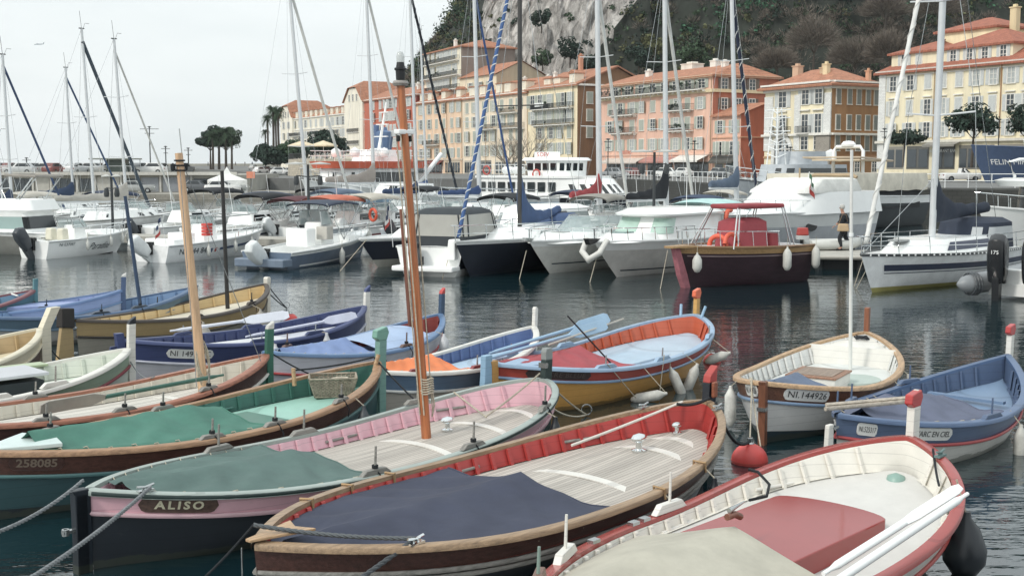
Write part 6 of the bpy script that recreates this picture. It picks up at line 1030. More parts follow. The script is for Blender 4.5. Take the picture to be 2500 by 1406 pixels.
# ---------------------------------------------------------------- traditional double ended wooden boats in front
DECKW = mat('teak_deck', '#b5aea4', .75, 0, .16, 5, (.25, 3, 3), kind='planks', p=(1, .052), bump=.15)
DECKWH = mat('white_deck_planks', '#c9c5bb', .7, 0, .12, 4, (.25, 3, 3), kind='planks', p=(1, .09), bump=.15)
class Pointu:
    def __init__(s, label, par, hull, strake, wale, rail, inner, deck, zm=.6, zs=.8, zb=.95, strake_h=.27, bottom=None, ns=2.2, nb=2.8, mb_=.85, railw=.085, ribs=24, deckd=.2, deckf=(-.93, .95), ribm=None, grp='traditional wooden boats moored in front', lowband=None, walem=True, cock=None, wbits=False):
        sx, sy, bx, by, B = par; s.S = Vector((sx, sy, 0)); d = Vector((bx - sx, by - sy, 0)); s.L = d.length; s.B = B; s.rz = math.atan2(d.y, d.x); s.c = Vector(((sx + bx) / 2, (sy + by) / 2, 0)); s.zm, s.zs, s.zb = zm, zs, zb; s.ns, s.nb, s.mb_ = ns, nb, mb_; s.rw = railw; s.dd = deckd
        s.t = thing('wooden_boat', label, 'rowing boat', s.c, s.rz, grp); s.sh = strake_h
        SS = [-math.cos(PI * i / 60) for i in range(61)]; s.SS = SS
        W = [0, .25, .42, .55, .68, .8, .9, 1]; mb = MB()
        for sd in (-1, 1):
            rows = [[s.q(u, lerp(-.35, s.zg(u) - strake_h, w), sd) for w in W] for u in SS]; o = len(mb.f); mb.grid(rows, flip=sd < 0)
            if bottom:
                for i, f in enumerate(mb.f[o:]):
                    if sum(mb.v[k][2] for k in f) / 4 < bottom[1]: mb.m[o + i] = 1
        mb.build('hull', [hull, bottom[0] if bottom else hull], s.t, 60, fix=False)
        for sd in (-1, 1):
            MB().grid([[s.q(u, s.zg(u) - strake_h * (1 - k / 3), sd) for k in range(4)] for u in SS], flip=sd < 0).build('upper_strake', strake, s.t, 60)
            if walem: MB().tube([s.q(u, s.zg(u) - strake_h, sd, .015) for u in SS[1:-1]], .024, 6).build('rub_rail', wale, s.t, 60)
        for sd in (-1, 1):                                     # gunwale plank
            rows = []
            for u in SS:
                o_, i_ = s.q(u, s.zg(u), sd, .025), s.ins(u, s.rw, sd); z = s.zg(u); rows.append([(o_.x, o_.y, z - .045), (o_.x, o_.y, z), (lerp(o_.x, i_[0], .12), lerp(o_.y, i_[1], .12), z + .012), (i_[0], i_[1], z + .012), (i_[0], i_[1], z - .05)])
            MB().grid(rows, flip=sd < 0).build('gunwale', rail, s.t, 50, fix=False)
            rows = [[(*s.ins(u, s.rw + .005, sd), s.zg(u) - .03), (s.ins(u, s.rw + .012, sd)[0], sd * min(abs(s.ins(u, s.rw + .012, sd)[1]), max(0, abs(s.q(u, s.dz(u) - .08, sd).y) - .03)), s.dz(u) - .08)] for u in SS]; MB().grid(rows, flip=sd > 0).build('inner_planking', inner, s.t, 60, fix=False)
            mb = MB()
            for k in range(ribs):
                u = -.88 + 1.78 * k / (ribs - 1); p = s.ins(u, s.rw + .014, sd); zt, zb_ = s.zg(u) - .03, s.dz(u) - .03; yt = abs(p[1]); yb_ = min(yt, max(0, abs(s.q(u, s.dz(u) - .08, sd).y) - .03)); k_ = .03
                if yb_ > .15: mb.add([(p[0] + a, sd * (y_ - e_), z_) for z_, y_ in ((zt, yt), (zb_, yb_)) for a, e_ in ((-.024, 0), (.024, 0), (.024, k_), (-.024, k_))], [(0, 1, 5, 4), (1, 2, 6, 5), (2, 3, 7, 6), (3, 0, 4, 7), (0, 3, 2, 1), (4, 5, 6, 7)])
            mb.build('rib', ribm or inner, s.t)
        if deck:
            FR = [i / 8 - 1 for i in range(17)]; rows = []
            for k in range(41):
                u = lerp(deckf[0], deckf[1], k / 40); r = []
                for f in FR:
                    p = s.ins(u, s.rw + .03, 1); r.append((p[0], p[1] * f, s.dz(u) + .05 * (1 - f * f)))
                rows.append(r)
            MB().grid(rows).build('deck', deck, s.t, 60)
            mb = MB()                                          # covering board round the deck
            for sd in (-1, 1): mb.grid([[(*s.ins(lerp(deckf[0], deckf[1], k / 40), s.rw + .015, sd), s.dz(lerp(deckf[0], deckf[1], k / 40)) + .006), (*s.ins(lerp(deckf[0], deckf[1], k / 40), s.rw + .1, sd), s.dz(lerp(deckf[0], deckf[1], k / 40)) + .02)] for k in range(41)])
            mb.build('covering_board', WB if wbits else inner, s.t)
    def zg(s, u): return s.zm + ((s.zs - s.zm) if u < 0 else (s.zb - s.zm)) * u * u
    def dz(s, u): return s.zg(u) * .55 + s.zm * .45 - s.dd
    def b(s, u):
        u = max(-1, min(1, u)); return s.B / 2 * ((1 - abs(u) ** s.ns) if u < 0 else (1 - u ** s.nb) ** s.mb_)
    def X(s, u): return u * s.L / 2
    def q(s, u, z, sd, off=0):
        w = max(0, min(1, (z + .35) / (s.zg(u) + .35))); e = .32 + .9 * abs(u) ** 5; x = s.X(u) + (.10 * (w - 1) * abs(u) ** 8 * (1 if u > 0 else -1)); v = Vector((x, sd * s.b(u) * w ** e, z))
        if off: du = .004; n = Vector((-(s.b(u + du) - s.b(u - du)), 2 * du * s.L / 2, 0)); n.normalize(); v.x += n.x * off; v.y += sd * n.y * off
        return v
    def ins(s, u, d, sd):
        du = .004; n = Vector((-(s.b(u + du) - s.b(u - du)), 2 * du * s.L / 2)); n.normalize(); x = s.X(u) - n.x * d; return (min(max(x, -s.L / 2 + d * 1.6), s.L / 2 - d * 1.2), sd * max(0, s.b(u) - n.y * d))
    def world(s, p): return s.c + Matrix.Rotation(s.rz, 3, 'Z') @ Vector(p)
    def edge(s, u, sd, dz=0, off=0): p = s.q(u, s.zg(u), sd, off); p.z += dz; return s.world(p)
    def bolt(s, S, sd, m, zoff, h=.04, w=.04, name='rubbing_strake', u0=-.97, u1=.97):
        MB().tube([s.q(lerp(u0, u1, i / 40), s.zg(lerp(u0, u1, i / 40)) - zoff, sd, .02) for i in range(41)], w / 2, 6).build(name, m, s.t, 60)
    def stem(s, h, m, cap=None, caph=.18, end=1, w=.08, lean=.0, style='post', down=-.35, d0=.16):
        x = s.L / 2 * end; z0 = s.zb if end > 0 else s.zs; mb = MB(); e = end
        pts = [(x - e * .04, down), (x - e * .04, z0 - .05), (x - e * .02 + lean, z0 + h - caph), (x + e * (d0 - .02) + lean, z0 + h - caph), (x + e * (d0 - .04), z0 - .02), (x + e * (d0 - .06), down)]
        mb.prof(pts, -w / 2, w / 2); p = mb.build('stem_post' if e > 0 else 'stern_post', m, s.t, bevel=.008)
        if cap is not None:
            x0, x1 = x - e * .02 + lean, x + e * (d0 - .02) + lean; zz = z0 + h - caph
            if style == 'hook': pr = [(x0, zz), (x1, zz), (x1 + e * .05, zz + caph * .55), (x1 + e * .01, zz + caph), (x0 - e * .05, zz + caph * .8), (x0 - e * .07, zz + caph * .25)]
            elif style == 'slant': pr = [(x0, zz), (x1, zz), (x1 + e * .01, zz + caph), (x0 + e * .02, zz + caph * .45)]
            else: pr = [(x0, zz), (x1, zz), (x1, zz + caph * .8), (x1 - e * .03, zz + caph), (x0 + e * .02, zz + caph), (x0, zz + caph * .7)]
            m_ = MB(); m_.prof(pr, -w * .52, w * .52); m_.build('stem_cap', cap, p, bevel=.012)
        return p
    def rudder(s, m, h=.5, top=.15, m2=None, w=.34, lean=0, pins=True, thick=.05):
        x = -s.L / 2 - .1; mb = MB(); mb.prof([(x, -.35), (x, s.zs + top), (x - w * .55, s.zs + top), (x - w * .6, s.zs - .15), (x - w, -.35)], -thick / 2, thick / 2); r = mb.build('rudder', m, s.t, bevel=.01)
        if m2: MB().prof([(x + .01, s.zs - .15), (x + .01, s.zs + top + .22), (x - w * .6, s.zs + top + .25), (x - w * .65, s.zs - .1)], -thick, thick).build('rudder_head', m2, r, bevel=.015)
        if pins: g = MB(); [g.box((x + .04, 0, z), (.12, .08, .03)) for z in (.15, s.zs - .15)]; g.build('gudgeon', STEEL, r)
    def thole(s, u, sd, bm, pm, l_=.42, pin=.2, h=.05, dark=True):
        p = s.ins(u, s.rw * .45, sd); p2 = s.ins(u + .03, s.rw * .45, sd); a = math.atan2(p2[1] - p[1], p2[0] - p[0]); z = s.zg(u) + .012; cs, sn = math.cos(a), math.sin(a); mb = MB(); pr = [(-l_ / 2, 0), (-l_ * .32, h), (l_ * .32, h), (l_ / 2, 0)]; n = 4
        V = [(p[0] + x * cs - y * sn, p[1] + x * sn + y * cs, z + zz) for y in (-.035, .035) for x, zz in pr]; mb.add(V, [(0, 1, 2, 3), (7, 6, 5, 4)] + [(i, 4 + i, 4 + (i + 1) % 4, (i + 1) % 4) for i in range(4)]); b = mb.build('thole_block', bm, s.t, bevel=.008)
        MB().tube([(p[0], p[1], z), (p[0] + .015, p[1], z + h + pin)], .015, 8, r2=.012).build('thole_pin', pm, b, 60)
        if dark: mb = MB(); [mb.tube([(p[0] + .03 * math.cos(t * .9 + k), p[1] + .03 * math.sin(t * .9 + k), z + h + .012 + .012 * k) for t in range(8)], .008, 5) for k in range(3)]; mb.tube([(p[0], p[1], z + h), (p[0] + .02, p[1] + sd * .05, z + .01), (p[0] + .05, p[1] + sd * .1, z - .1), (p[0] + .03, p[1] + sd * .1, z - .2)], .009, 5); mb.build('lashing', ROPED, b, 60)
    def plate(s, u, sd, w, h, txt, pm, tm, zoff=None, cap=1, sp=1.0, lh=.55, r=None, tag_=None, rm=None, ext=0):
        zoff = s.sh / 2 if zoff is None else zoff; n = 24; u0 = u; cols = []
        def mp_(a, b_, off):
            uu = u0 + a * sd * -1 / (s.L / 2) ; uu = max(-.995, min(.995, uu)); return s.q(uu, s.zg(uu) - zoff + b_, sd, off)
        for i in range(n + 1):
            a = -w / 2 + w * i / n; e = min(a + w / 2, w / 2 - a); rr = (h / 2 if r is None else r); hh = h / 2 if e >= rr else (h / 2 - rr) + math.sqrt(max(0, rr * rr - (rr - e) ** 2)); cols.append((a, hh))
        mb = MB(); mb.grid([[mp_(a, hh * k, .012) for k in (-1, -.5, 0, .5, 1)] for a, hh in cols]); pts = [mp_(a, hh, .006) for a, hh in cols] + [mp_(a, -hh, .006) for a, hh in cols[::-1]]; mb.tube(pts + pts[:1], .008, 5, cap=False); p = mb.build('name_plate', pm, s.t, fix=False)
        V, Fc = text_mesh(txt, h * lh, sp, ext); k = w * .86 / max(1e-6, (max(v[0] for v in V) - min(v[0] for v in V))); k = min(1, k) if cap else k; mb = MB(); mb.add([mp_(v[0] * k, v[1], .018) for v in V], Fc); mb.build('lettering', tm, p, fix=False); 
    def cover(s, u0, u1, h, m, drop=.02, edge=.02, peak=None, low=.08, front='flat', inset=0, name='canvas_cover', seams=None, sagk=.04, h0=.1):
        """tarpaulin over a ridge that rises towards the front edge"""
        rows = []; n = 64; FR = [-1, -.97, -.9] + [i / 9 - .88 for i in range(0, 16)] + [.9, .97, 1]; FR = [-1, -.97] + [-.9 + i * .1 for i in range(19)] + [.97, 1]; pk = peak or .93
        for k in range(n + 1):
            t = k / n; u = lerp(u0, u1, t); p = s.ins(u, s.rw + .02 + inset, 1); rh = h0 + (h - h0) * min(1, t / pk) ** .8 if t <= pk else lerp(h, h * .45, (t - pk) / (1 - pk)); r = []; ze = s.zg(u) - low
            for f in FR:
                y = p[1] * f; z = ze + rh * (1 - abs(f)) - sagk * math.sin(PI * abs(f)) * (1 + .5 * math.sin(t * 9)) + .006 * math.sin(t * 47 + f * 6) * (1 - abs(f)); z += .016 * noise.noise(Vector((t * 11, f * 3, s.L))) + .026 * abs(f) ** 1.5 * (1 - abs(f)) * 4 * math.sin(t * 30 + abs(f) * 9 + 2 * noise.noise(Vector((t * 5, f, 1)))) * min(1, t * 4);
                if abs(f) > .98: z -= drop
                r.append((p[0] - (.0 if front == 'flat' else .35 * abs(f) * t ** 3), y, z))
            rows.append(r)
        c = MB().grid(rows).build(name, m, s.t, 80); e = rows[-1]; mb = MB(); mb.tube(e, .012, 6); mb.grid([[v for v in e], [(v[0] - .01, v[1], s.dz(u1) + .02) for v in e]]); mb.build('cover_hem', m, c, 80)
        for sd in (-1, 1):
            lc = MB()
            for k in range(3, n - 1, 6):
                e_ = Vector(rows[k][0 if sd < 0 else -1]); lc.tube([e_ + Vector((0, -sd * .03, .012)), e_ + Vector((.02, sd * .03, .03)), e_ + Vector((.03, sd * .05, .0))], .006, 4)
            lc.build('lacing', ROPE, c)
        if seams:
            mb = MB(); mid = len(FR) // 2
            for j in (mid - 4, mid + 4, mid): mb.tube([(r[j][0], r[j][1], r[j][2] + .003) for r in rows[2:]], .0045, 4)
            mb.build('seam', seams, c)
        return c
    def mast(s, u, h, r, m, lean=(0, 0), z0=None, top=None, r2=None, off=0):
        z0 = s.dz(u) if z0 is None else z0; a = Vector((s.X(u), off, z0)); b = Vector((s.X(u) + lean[0], off + lean[1], h)); k = MB().tube([a.lerp(b, i / 6) for i in range(7)], r, 14, r2=r2 or r * .85).build('mast', m, s.t, 60); return k, a, b
    def battens(s, us, m, w=.16, span=.9, bow=.1):
        for u in us:
            yb = s.b(u) * span - s.rw; mb = MB(); rows = []
            for k in range(13):
                f = k / 12 * 2 - 1; x = s.X(u) - bow * f * f; y = yb * f; z = s.dz(u) + .05 * (1 - f * f) + .014; ww = w / 2 * (1 if abs(f) < .9 else .7); rows.append([(x - ww, y, z - .012), (x - ww, y, z), (x + ww, y, z), (x + ww, y, z - .012)])
            mb.grid(rows); mb.build('deck_batten', m, s.t)
    def bollard(s, u, y, m=CHROME, k=1):
        z = s.dz(u) + .05; mb = MB(); mb.lathe([(.0, .0), (.075 * k, 0), (.075 * k, .02), (.035 * k, .035), (.032 * k, .09 * k), (.05 * k, .11 * k)], (s.X(u), y, z), 16); mb.v += []; q = MB(); q.lathe([(.03 * k, .1 * k), (.06 * k, .115 * k), (.068 * k, .14 * k), (.05 * k, .17 * k), (0, .185 * k)], (0, 0, 0), 16); q.v = [(v[0] * 1.5 + s.X(u), v[1] + y, v[2] + z) for v in q.v]; mb.add(q.v, q.f); mb.build('mooring_bollard', m, s.t, 50)
    def hatch(s, u0, u1, w, h, m, bow=0, name='hatch', top=None, shift=0):
        x0, x1 = s.X(u0), s.X(u1); z = s.dz((u0 + u1) / 2) - .02; mb = MB(); pts = [(x0, -w / 2 + shift), (x1, -w / 2 + shift)] + [(x1 + bow * math.cos(R(a)), shift + w / 2 * math.sin(R(a))) for a in range(-75, 90, 15)] + [(x1, w / 2 + shift), (x0, w / 2 + shift)]; mb.plan(pts if bow else [(x0, -w / 2 + shift), (x1, -w / 2 + shift), (x1, w / 2 + shift), (x0, w / 2 + shift)], z, z + h); o = mb.build(name, m, s.t, bevel=.012)
        if top: MB().box(((x0 + x1) / 2, shift, z + h + .012), (x1 - x0 + .04, w + .04, .03)).build('hatch_lid', top, o, bevel=.008); MB().box(((x0 + x1) / 2, shift, z + h + .03), (x1 - x0 - .14, w - .14, .012)).build('hatch_panel', wood('#8d7866'), o)
        return o
    def cleat(s, u, sd, m=STEEL):
        p = s.ins(u, s.rw * .5, sd); z = s.zg(u) + .012; mb = MB(); mb.box((p[0], p[1], z + .01), (.16, .06, .02)); mb.tube([(p[0] - .09, p[1], z + .06), (p[0], p[1], z + .045), (p[0] + .09, p[1], z + .06)], .012, 6); mb.tube([(p[0] - .025, p[1], z), (p[0] - .025, p[1], z + .05)], .012, 6); mb.tube([(p[0] + .025, p[1], z), (p[0] + .025, p[1], z + .05)], .012, 6); mb.build('cleat', m, s.t, 50)
    def handrail(s, u, sd, m, l_=.5, dz=.13):
        p = s.ins(u, s.rw + .05, sd); p2 = s.ins(u + l_ / s.L * 2, s.rw + .05, sd); MB().tube([(p[0], p[1], s.zg(u) - dz), (p2[0], p2[1], s.zg(u) - dz + .01)], .018, 8).build('rope_rail', m, s.t, 60)
def wfender(B, u, sd, label, h=.5, r=.085, c='#b9b8b0', drop=.32, grp='fenders on the wooden boats', round_=False, tilt=None, col=None):
    p = B.edge(u, sd, 0, .03 + r); t = thing('fender', label, 'fender', (p.x, p.y, p.z - drop), 0, grp); mb = MB(); m = col or mat('fender_' + c.strip('#'), c, .5, 0, .22, 9)
    if round_: mb.lathe([(0, -h / 2), (r * .6, -h / 2 + .03), (r, -h * .2), (r * .93, h * .08), (r * .45, h * .38), (.03, h / 2), (.025, h / 2 + .05), (0, h / 2 + .05)], (0, 0, 0), 18, ax=tilt)
    else: mb.lathe([(0, -h / 2 - .03), (.03, -h / 2 - .02), (r * .6, -h / 2 + .02), (r, -h / 2 + r), (r, h / 2 - r), (r * .6, h / 2 - .02), (.03, h / 2 + .02), (.025, h / 2 + .06), (0, h / 2 + .06)], (0, 0, 0), 16, ax=tilt)
    mb.build('body', m, t, 60); tv = (Vector(tilt).normalized() if tilt else Vector((0, 0, 1))) * (h / 2 + .05); q = B.edge(u, sd, .02, -.03) - Vector(t.location); MB().tube([tv, q], .007, 5).build('rope', ROPE, t, 60); return t
def oar(label, a, b, m, blade=1.0, bw=.16, roll=0, grp='oars', r=.03, bm=None, name='oar'):
    a, b = Vector(a), Vector(b); d = (b - a); L = d.length; d.normalize(); q = Vector((1, 0, 0)).rotation_difference(d); t = thing(name, label, 'oar', a, 0, grp); t.rotation_mode = 'QUATERNION'; t.rotation_quaternion = q @ Matrix.Rotation(roll, 3, 'X').to_quaternion()
    MB().tube([(0, 0, 0), (.1, 0, 0), (.2, 0, 0), (L - blade, 0, 0)], [.018, .018, r, r], 10).build('shaft', m, t, 60); mb = MB(); pts = [(L - blade - .02, .03), (L - blade * .8, bw / 2), (L - .1, bw / 2 * 1.05), (L, bw / 3), (L, -bw / 3), (L - .1, -bw / 2 * 1.05), (L - blade * .8, -bw / 2), (L - blade - .02, -.03)]; mb.plan(pts, -.013, .013); mb.build('blade', bm or m, t, bevel=.008); return t
WB = paint('#d9d7cf', .45); REDP = paint('#b23b33', .35); WD = wood('#9a7250'); WDL = wood('#b8946a'); WDG = wood('#8f8a84'); BRN = wood('#4c2f28', .35); DGREEN = paint('#2c3e3c', .35); PINK = paint('#dcabb7', .4); NAVYP = paint('#20262f', .35)
CORE = mat('core', '#232c36', .4)
# 1 pink boat
B1 = Pointu('pink and black wooden boat with green canvas cover, name board and tall varnished mast', (-4.01, 10.88, .44, 16.01, 2.15), paint('#1f2730', .35), PINK, paint('#c9a3ab', .4), paint('#9aa7a1', .4), PINK, DECKW, strake_h=.22, ribs=26, wbits=False, zm=.55, zs=.78, zb=.91, ns=3.4, nb=3.24, mb_=.62, railw=.065)
for sd_ in (-1, 1): B1.bolt(0, sd_, DGREEN, .02, w=.045, name='edge_strip', u0=-.985, u1=.985)
for sd_ in (-1, 1): pass
B1.stem(.42, DGREEN, plain('#8b9190', .6), .16, w=.09, d0=.15); MB().box((B1.L / 2 - .02, .0, 1.1), (.06, .12, .07)).build('stem_block', STEEL, B1.t)
B1.stem(.02, paint('#1f2730'), None, 0, -1, w=.1); MB().prof([(-B1.L / 2 - .12, -.3), (-B1.L / 2 - .1, .75), (-B1.L / 2 + .0, .75), (-B1.L / 2, -.3)], -.05, .05).build('stern_plate', paint('#1a2128'), B1.t)
g = MB(); g.box((-B1.L / 2 - .17, 0, .42), (.12, .05, .03)); g.lathe([(.02, -.03), (.035, -.03), (.035, .03), (.02, .03)], (-B1.L / 2 - .2, 0, .42), 10); g.build('gudgeon', STEEL, B1.t); MB().prof([(-B1.L / 2 - .3, -.12), (-B1.L / 2 - .06, -.02), (-B1.L / 2 - .06, -.14)], -.02, .02).build('pintle', STEEL, B1.t)
B1.plate(-.80, -1, .62, .145, 'ALISO', wood('#5a453c'), plain('#c9c3a4', .5), sp=1.35, lh=.56, ext=.004); B1.cover(-.9, -.19, .15, canvas('#506b66'), low=.0, peak=.88, sagk=.03, h0=.05)
GW = wood('#87857f', .8)
for u, sd in ((-.2, -1), (.25, -1), (.72, -1), (-.35, 1), (.02, 1), (.56, 1)): B1.thole(u, sd, GW, GW, dark=sd < 0, h=.06, pin=.24)
M1 = mat('varnished_mast', '#b0642f', .3, 0, .45, 3, (8, 8, .35), bump=.2); k, a, b = B1.mast(.385, 4.78, .062, M1, (-.2, .2), r2=.048, off=.18); c = Vector(b)
h_ = MB(); h_.lathe([(.0, 0), (.085, .0), (.1, .03), (.085, .06), (0, .07)], c - Vector((0, 0, .02)), 16); h_.build('mast_ring', WDG, k, 50); h_ = MB(); h_.lathe([(0, .05), (.055, .05), (.06, .16), (.075, .17), (.075, .19), (.055, .2), (.045, .26), (0, .26)], c, 14); h_.build('lantern_base', BLACK, k, 50); h_ = MB(); h_.lathe([(.045, .26), (.05, .33), (.035, .38), (0, .39)], c, 12); h_.build('lantern_glass', glass('lamp_glass', '#c9cfcd', .1, .6), k, 60)
r_ = MB(); q = a.lerp(b, .87)
for dx, dy in ((-.09, -.03), (-.105, .03), (.09, .03), (.1, -.03)): r_.tube([q + Vector((dx, dy, 0)), a + Vector((dx * .8, dy, .35))], .009, 5)
r_.build('halyard', ROPE, k); h_ = MB(); h_.box(q, (.26, .1, .06)); h_.build('crosstree', WHITE, k, bevel=.015); h_ = MB(); [h_.lathe([(0, -.04), (.025, -.03), (.025, .03), (0, .04)], q + Vector((x_, 0, -.08)), 8) for x_ in (-.1, .1)]; h_.build('pulley', BLACK, k)
r_ = MB(); rg = random.Random(2)
for i in range(7): z = a.z + .62 + .03 * i; r_.tube([(a.x + .085 * math.cos(t) + .01 * rg.random(), a.y + .085 * math.sin(t), z + .01 * math.sin(3 * t)) for t in [j * .5 for j in range(14)]], .01, 5)
r_.tube([(a.x + .09, a.y, a.z + .7), (a.x + .12, a.y - .02, a.z + .45), (a.x + .1, a.y, a.z + .3)], .012, 5); r_.build('coiled_rope', ROPE, k)
B1.battens([.3, .62, .84], WB, .12, .72); B1.bollard(.5, .2); 
for u in (-.55, .1, .62): B1.handrail(u, 1, GW)
B1.cleat(-.88, -1, STEEL); 
# 2 boat with navy tarpaulin
B2 = Pointu('varnished brown wooden boat with red inside and navy tarpaulin over its stern', (-2.08, 9.31, 2.39, 14.36, 2.5), paint('#20282f', .35), BRN, GW, wood('#9c8060'), paint('#b3342f', .4), DECKW, strake_h=.24, ribs=24, zm=.6, zs=.77, zb=.94, ns=3.1, nb=2.25, mb_=.69, railw=.07)
B2.rub = B2.bolt(0, -1, GW, .3, w=.05); B2.bolt(0, 1, GW, .3, w=.05); B2.cover(-.93, .0, .17, canvas('#383e52'), low=.05, peak=.97, sagk=.045, h0=.04, drop=.05); B2.battens([.28, .66, .8], WB, .13, .7); B2.bollard(.62, .1, k=1.15); B2.bollard(.86, .12, k=.8); B2.cleat(.84, 1); B2.cleat(-.7, -1, CHROME); B2.cleat(.93, -1)
B2.stem(.42, NAVYP, REDP, .2, w=.1, style='slant', d0=.17); MB().box((B2.L / 2 + .03, -.09, 1.08), (.09, .05, .2)).build('fairlead_block', wood('#8a4a2c'), B2.t, bevel=.02)
for u, sd in ((-.02, 1), (.52, 1)): B2.handrail(u, sd, GW, .55)
mb = MB(); mb.plan([(-B2.L / 2 - .06, -.03), (-B2.L / 2 - .06, .03), (-B2.L / 2 + .5, .17), (-B2.L / 2 + .42, 0), (-B2.L / 2 + .5, -.17)], .80, .825); mb.build('breasthook', WDL, B2.t, bevel=.006)
for u, sd in ((-.62, 1), (-.42, 1), (-.23, 1), (.18, -1), (.46, -1)):
    mb = MB(); p0, p1 = B2.q(u, B2.zg(u), sd, .04), B2.ins(u, B2.rw + .02, sd); z = B2.zg(u); mb.tube([(p0.x, p0.y, z - .08), (p0.x, p0.y, z + .02), (p1[0], p1[1], z + .03), (p1[0], p1[1], z - .18)], .016, 6); mb.build('rope_loop', mat('rope_tan', '#a8875c', .9), B2.t, 60)
# 3 red and white boat
B3 = Pointu('large white wooden boat with glossy red hatch, red gunwale and cream canvas awning', (.09, 7.92, 4.17, 12.2, 2.37), paint('#dcdad2', .4), WB, REDP, paint('#a8433e', .22), paint('#e0ddd3', .45), mat('white_grp_deck', '#c9c8c3', .6, 0, .05, 6), ribs=22, deckd=.14, railw=.08, zm=.51, zs=.8, zb=.99, ns=2.0, nb=3.85, mb_=.8)
s_ = B3.stem(.48, WB, paint('#b8302f', .25), .17, w=.085, style='hook', d0=.15); MB().box((B3.L / 2 + .1, 0, 1.37), (.03, .05, .2)).build('white_inlay', WB, s_)
GLR = mat('gloss_red', '#9c2f2b', .08, 0, .05, 2); B3.hatch(-.3, .42, 1.15, .24, GLR, .2, 'red_hatch', shift=.0); 
rows = []; 
for k_ in range(15):
    t = k_ / 14; u = lerp(-.85, -.12, t); yb = B3.b(u) * .86; rows.append([(B3.X(u), yb * f, B3.zg(u) - .05 + .3 * (1 - abs(f) ** 1.15) * min(1, .55 + t) - .02 * math.sin(PI * abs(f)) * math.sin(t * 8)) for f in [i / 8 - 1 for i in range(17)]])
aw = MB().grid(rows).build('canvas_awning', canvas('#b0ac9c'), B3.t, 80); MB().tube([(B3.X(-.16), 0, .87), (B3.X(-.12), 0, .87), (B3.X(-.09), 0, .83)], .03, 8).build('ridge_pole', wood('#7d4a35'), aw, 60); MB().tube([(B3.X(-.15), 0, .92), (B3.X(-.06), .02, .94)], .025, 6, r2=.008).build('pole_fitting', STEEL, aw, 60)
for u in (-.78, -.12): B3.thole(u + .22, 1, WB, WB, .5, .28, .09, False)
B3.thole(-.86, 1, wood('#7a5a4c'), plain('#7a9187'), .5, .2, .1, False)
for u in (.02, .53): B3.handrail(u, 1, WB, .5)
for u in (-.35, -.1, -.04): MB().box((*B3.ins(u, .05, 1), B3.zg(u) + .03), (.1, .07, .03), B3.rz * 0).build('latch', STEEL, B3.t)
B3.cleat(.9, -1, plain('#5c7a78'))
mb = MB(); MB().lathe([(0, .0), (.1, 0), (.085, .05), (0, .085)], (B3.X(.86), -.05, B3.dz(.86) + .04), 16).build('vent_dome', plain('#7fa398', .4), B3.t, 60)
mb = MB(); mb.box((B3.X(.55), 0, B3.dz(.55) + .052), (.12, .06, .006)); mb.build('deck_fitting', WDG, B3.t)
B3.stem(.05, WB, None, 0, -1); fr = MB(); fr.box((B3.X(.76), -.93, .9), (.3, .12, .16)); 
# 5 white boat NI.144926
B5 = Pointu('white wooden boat with brown top strake, white mast and wooden stem on the right', (3.44, 16.0, 6.17, 20.5, 2.18), paint('#cfd0cd', .35), wood('#6b4634', .4), paint('#7d9cbd', .35), WDL, paint('#d5d6d3', .4), paint('#cdd1ce', .5), strake_h=.26, ribs=22, deckd=.24, bottom=(paint('#2f3f47'), .12), wbits=True, ns=2.65, nb=2.5, mb_=.79, zs=.86, zb=.93, railw=.075)
PW = plain('#d3d4d0', .5); PK = plain('#2c2f33', .5); B5.plate(-.8, -1, .6, .15, 'NI.144926', PW, PK, sp=1.05, lh=.62, r=.05); B5.plate(-.88, 1, .34, .15, 'NI.144926', PW, PK, sp=1.0, lh=.6, r=.05)
B5.stem(.02, wood('#7a4a30', .4, 2), None, 0, -1, w=.1, d0=.12); B5.stem(.42, wood('#8f5434', .4, 2), None, 0, w=.08, d0=.12); MB().box((-B5.L / 2 - .05, 0, .5), (.1, .12, .05)).build('gudgeon', STEEL, B5.t)
B5.cover(-.95, -.42, .24, canvas('#5d6c84'), low=.1, peak=.95); B5.hatch(-.2, .12, .75, .26, WB, top=wood('#94684c')); k, a, b = B5.mast(.5, 4.05, .03, plain('#dadbd6', .35), (-.3, .0), off=-.1); B5.hatch(.86, .93, .3, .02, WB) if 0 else None; MB().lathe([(0, .02), (.5, .01), (.5, -.02), (0, -.02)], (B5.X(.25), -.25, B5.dz(.25) + .055), 24).build('pale_green_mat', paint('#a9b8b0', .7), B5.t); rr = MB(); rr.tube([a.lerp(b, .62), a.lerp(b, .635)], .04, 8); rr.build('mast_band', WHITE, k)
mb = MB(); [mb.tube([(B5.X(.9) + .1 * math.cos(t * .8), .12 * math.sin(t * 1.1), .86 + .02 * math.sin(t * 3)) for t in range(14)], .016, 5)]; mb.build('lashing', ROPED, B5.t, 60); 
# bulkhead under the foredeck
mb = MB(); yb = B5.b(.62) - .1; mb.add([(B5.X(.62), -yb, .3), (B5.X(.62), yb, .3), (B5.X(.66), yb, .78), (B5.X(.66), -yb, .78)], [(0, 1, 2, 3)]); mb.grid([[(B5.X(u), (B5.b(u) - .1) * f, B5.zg(u) - .05 + .02 * (1 - f * f)) for f in (-1, -.5, 0, .5, 1)] for u in (.66, .75, .85, .93)]); mb.build('foredeck', WB, B5.t)
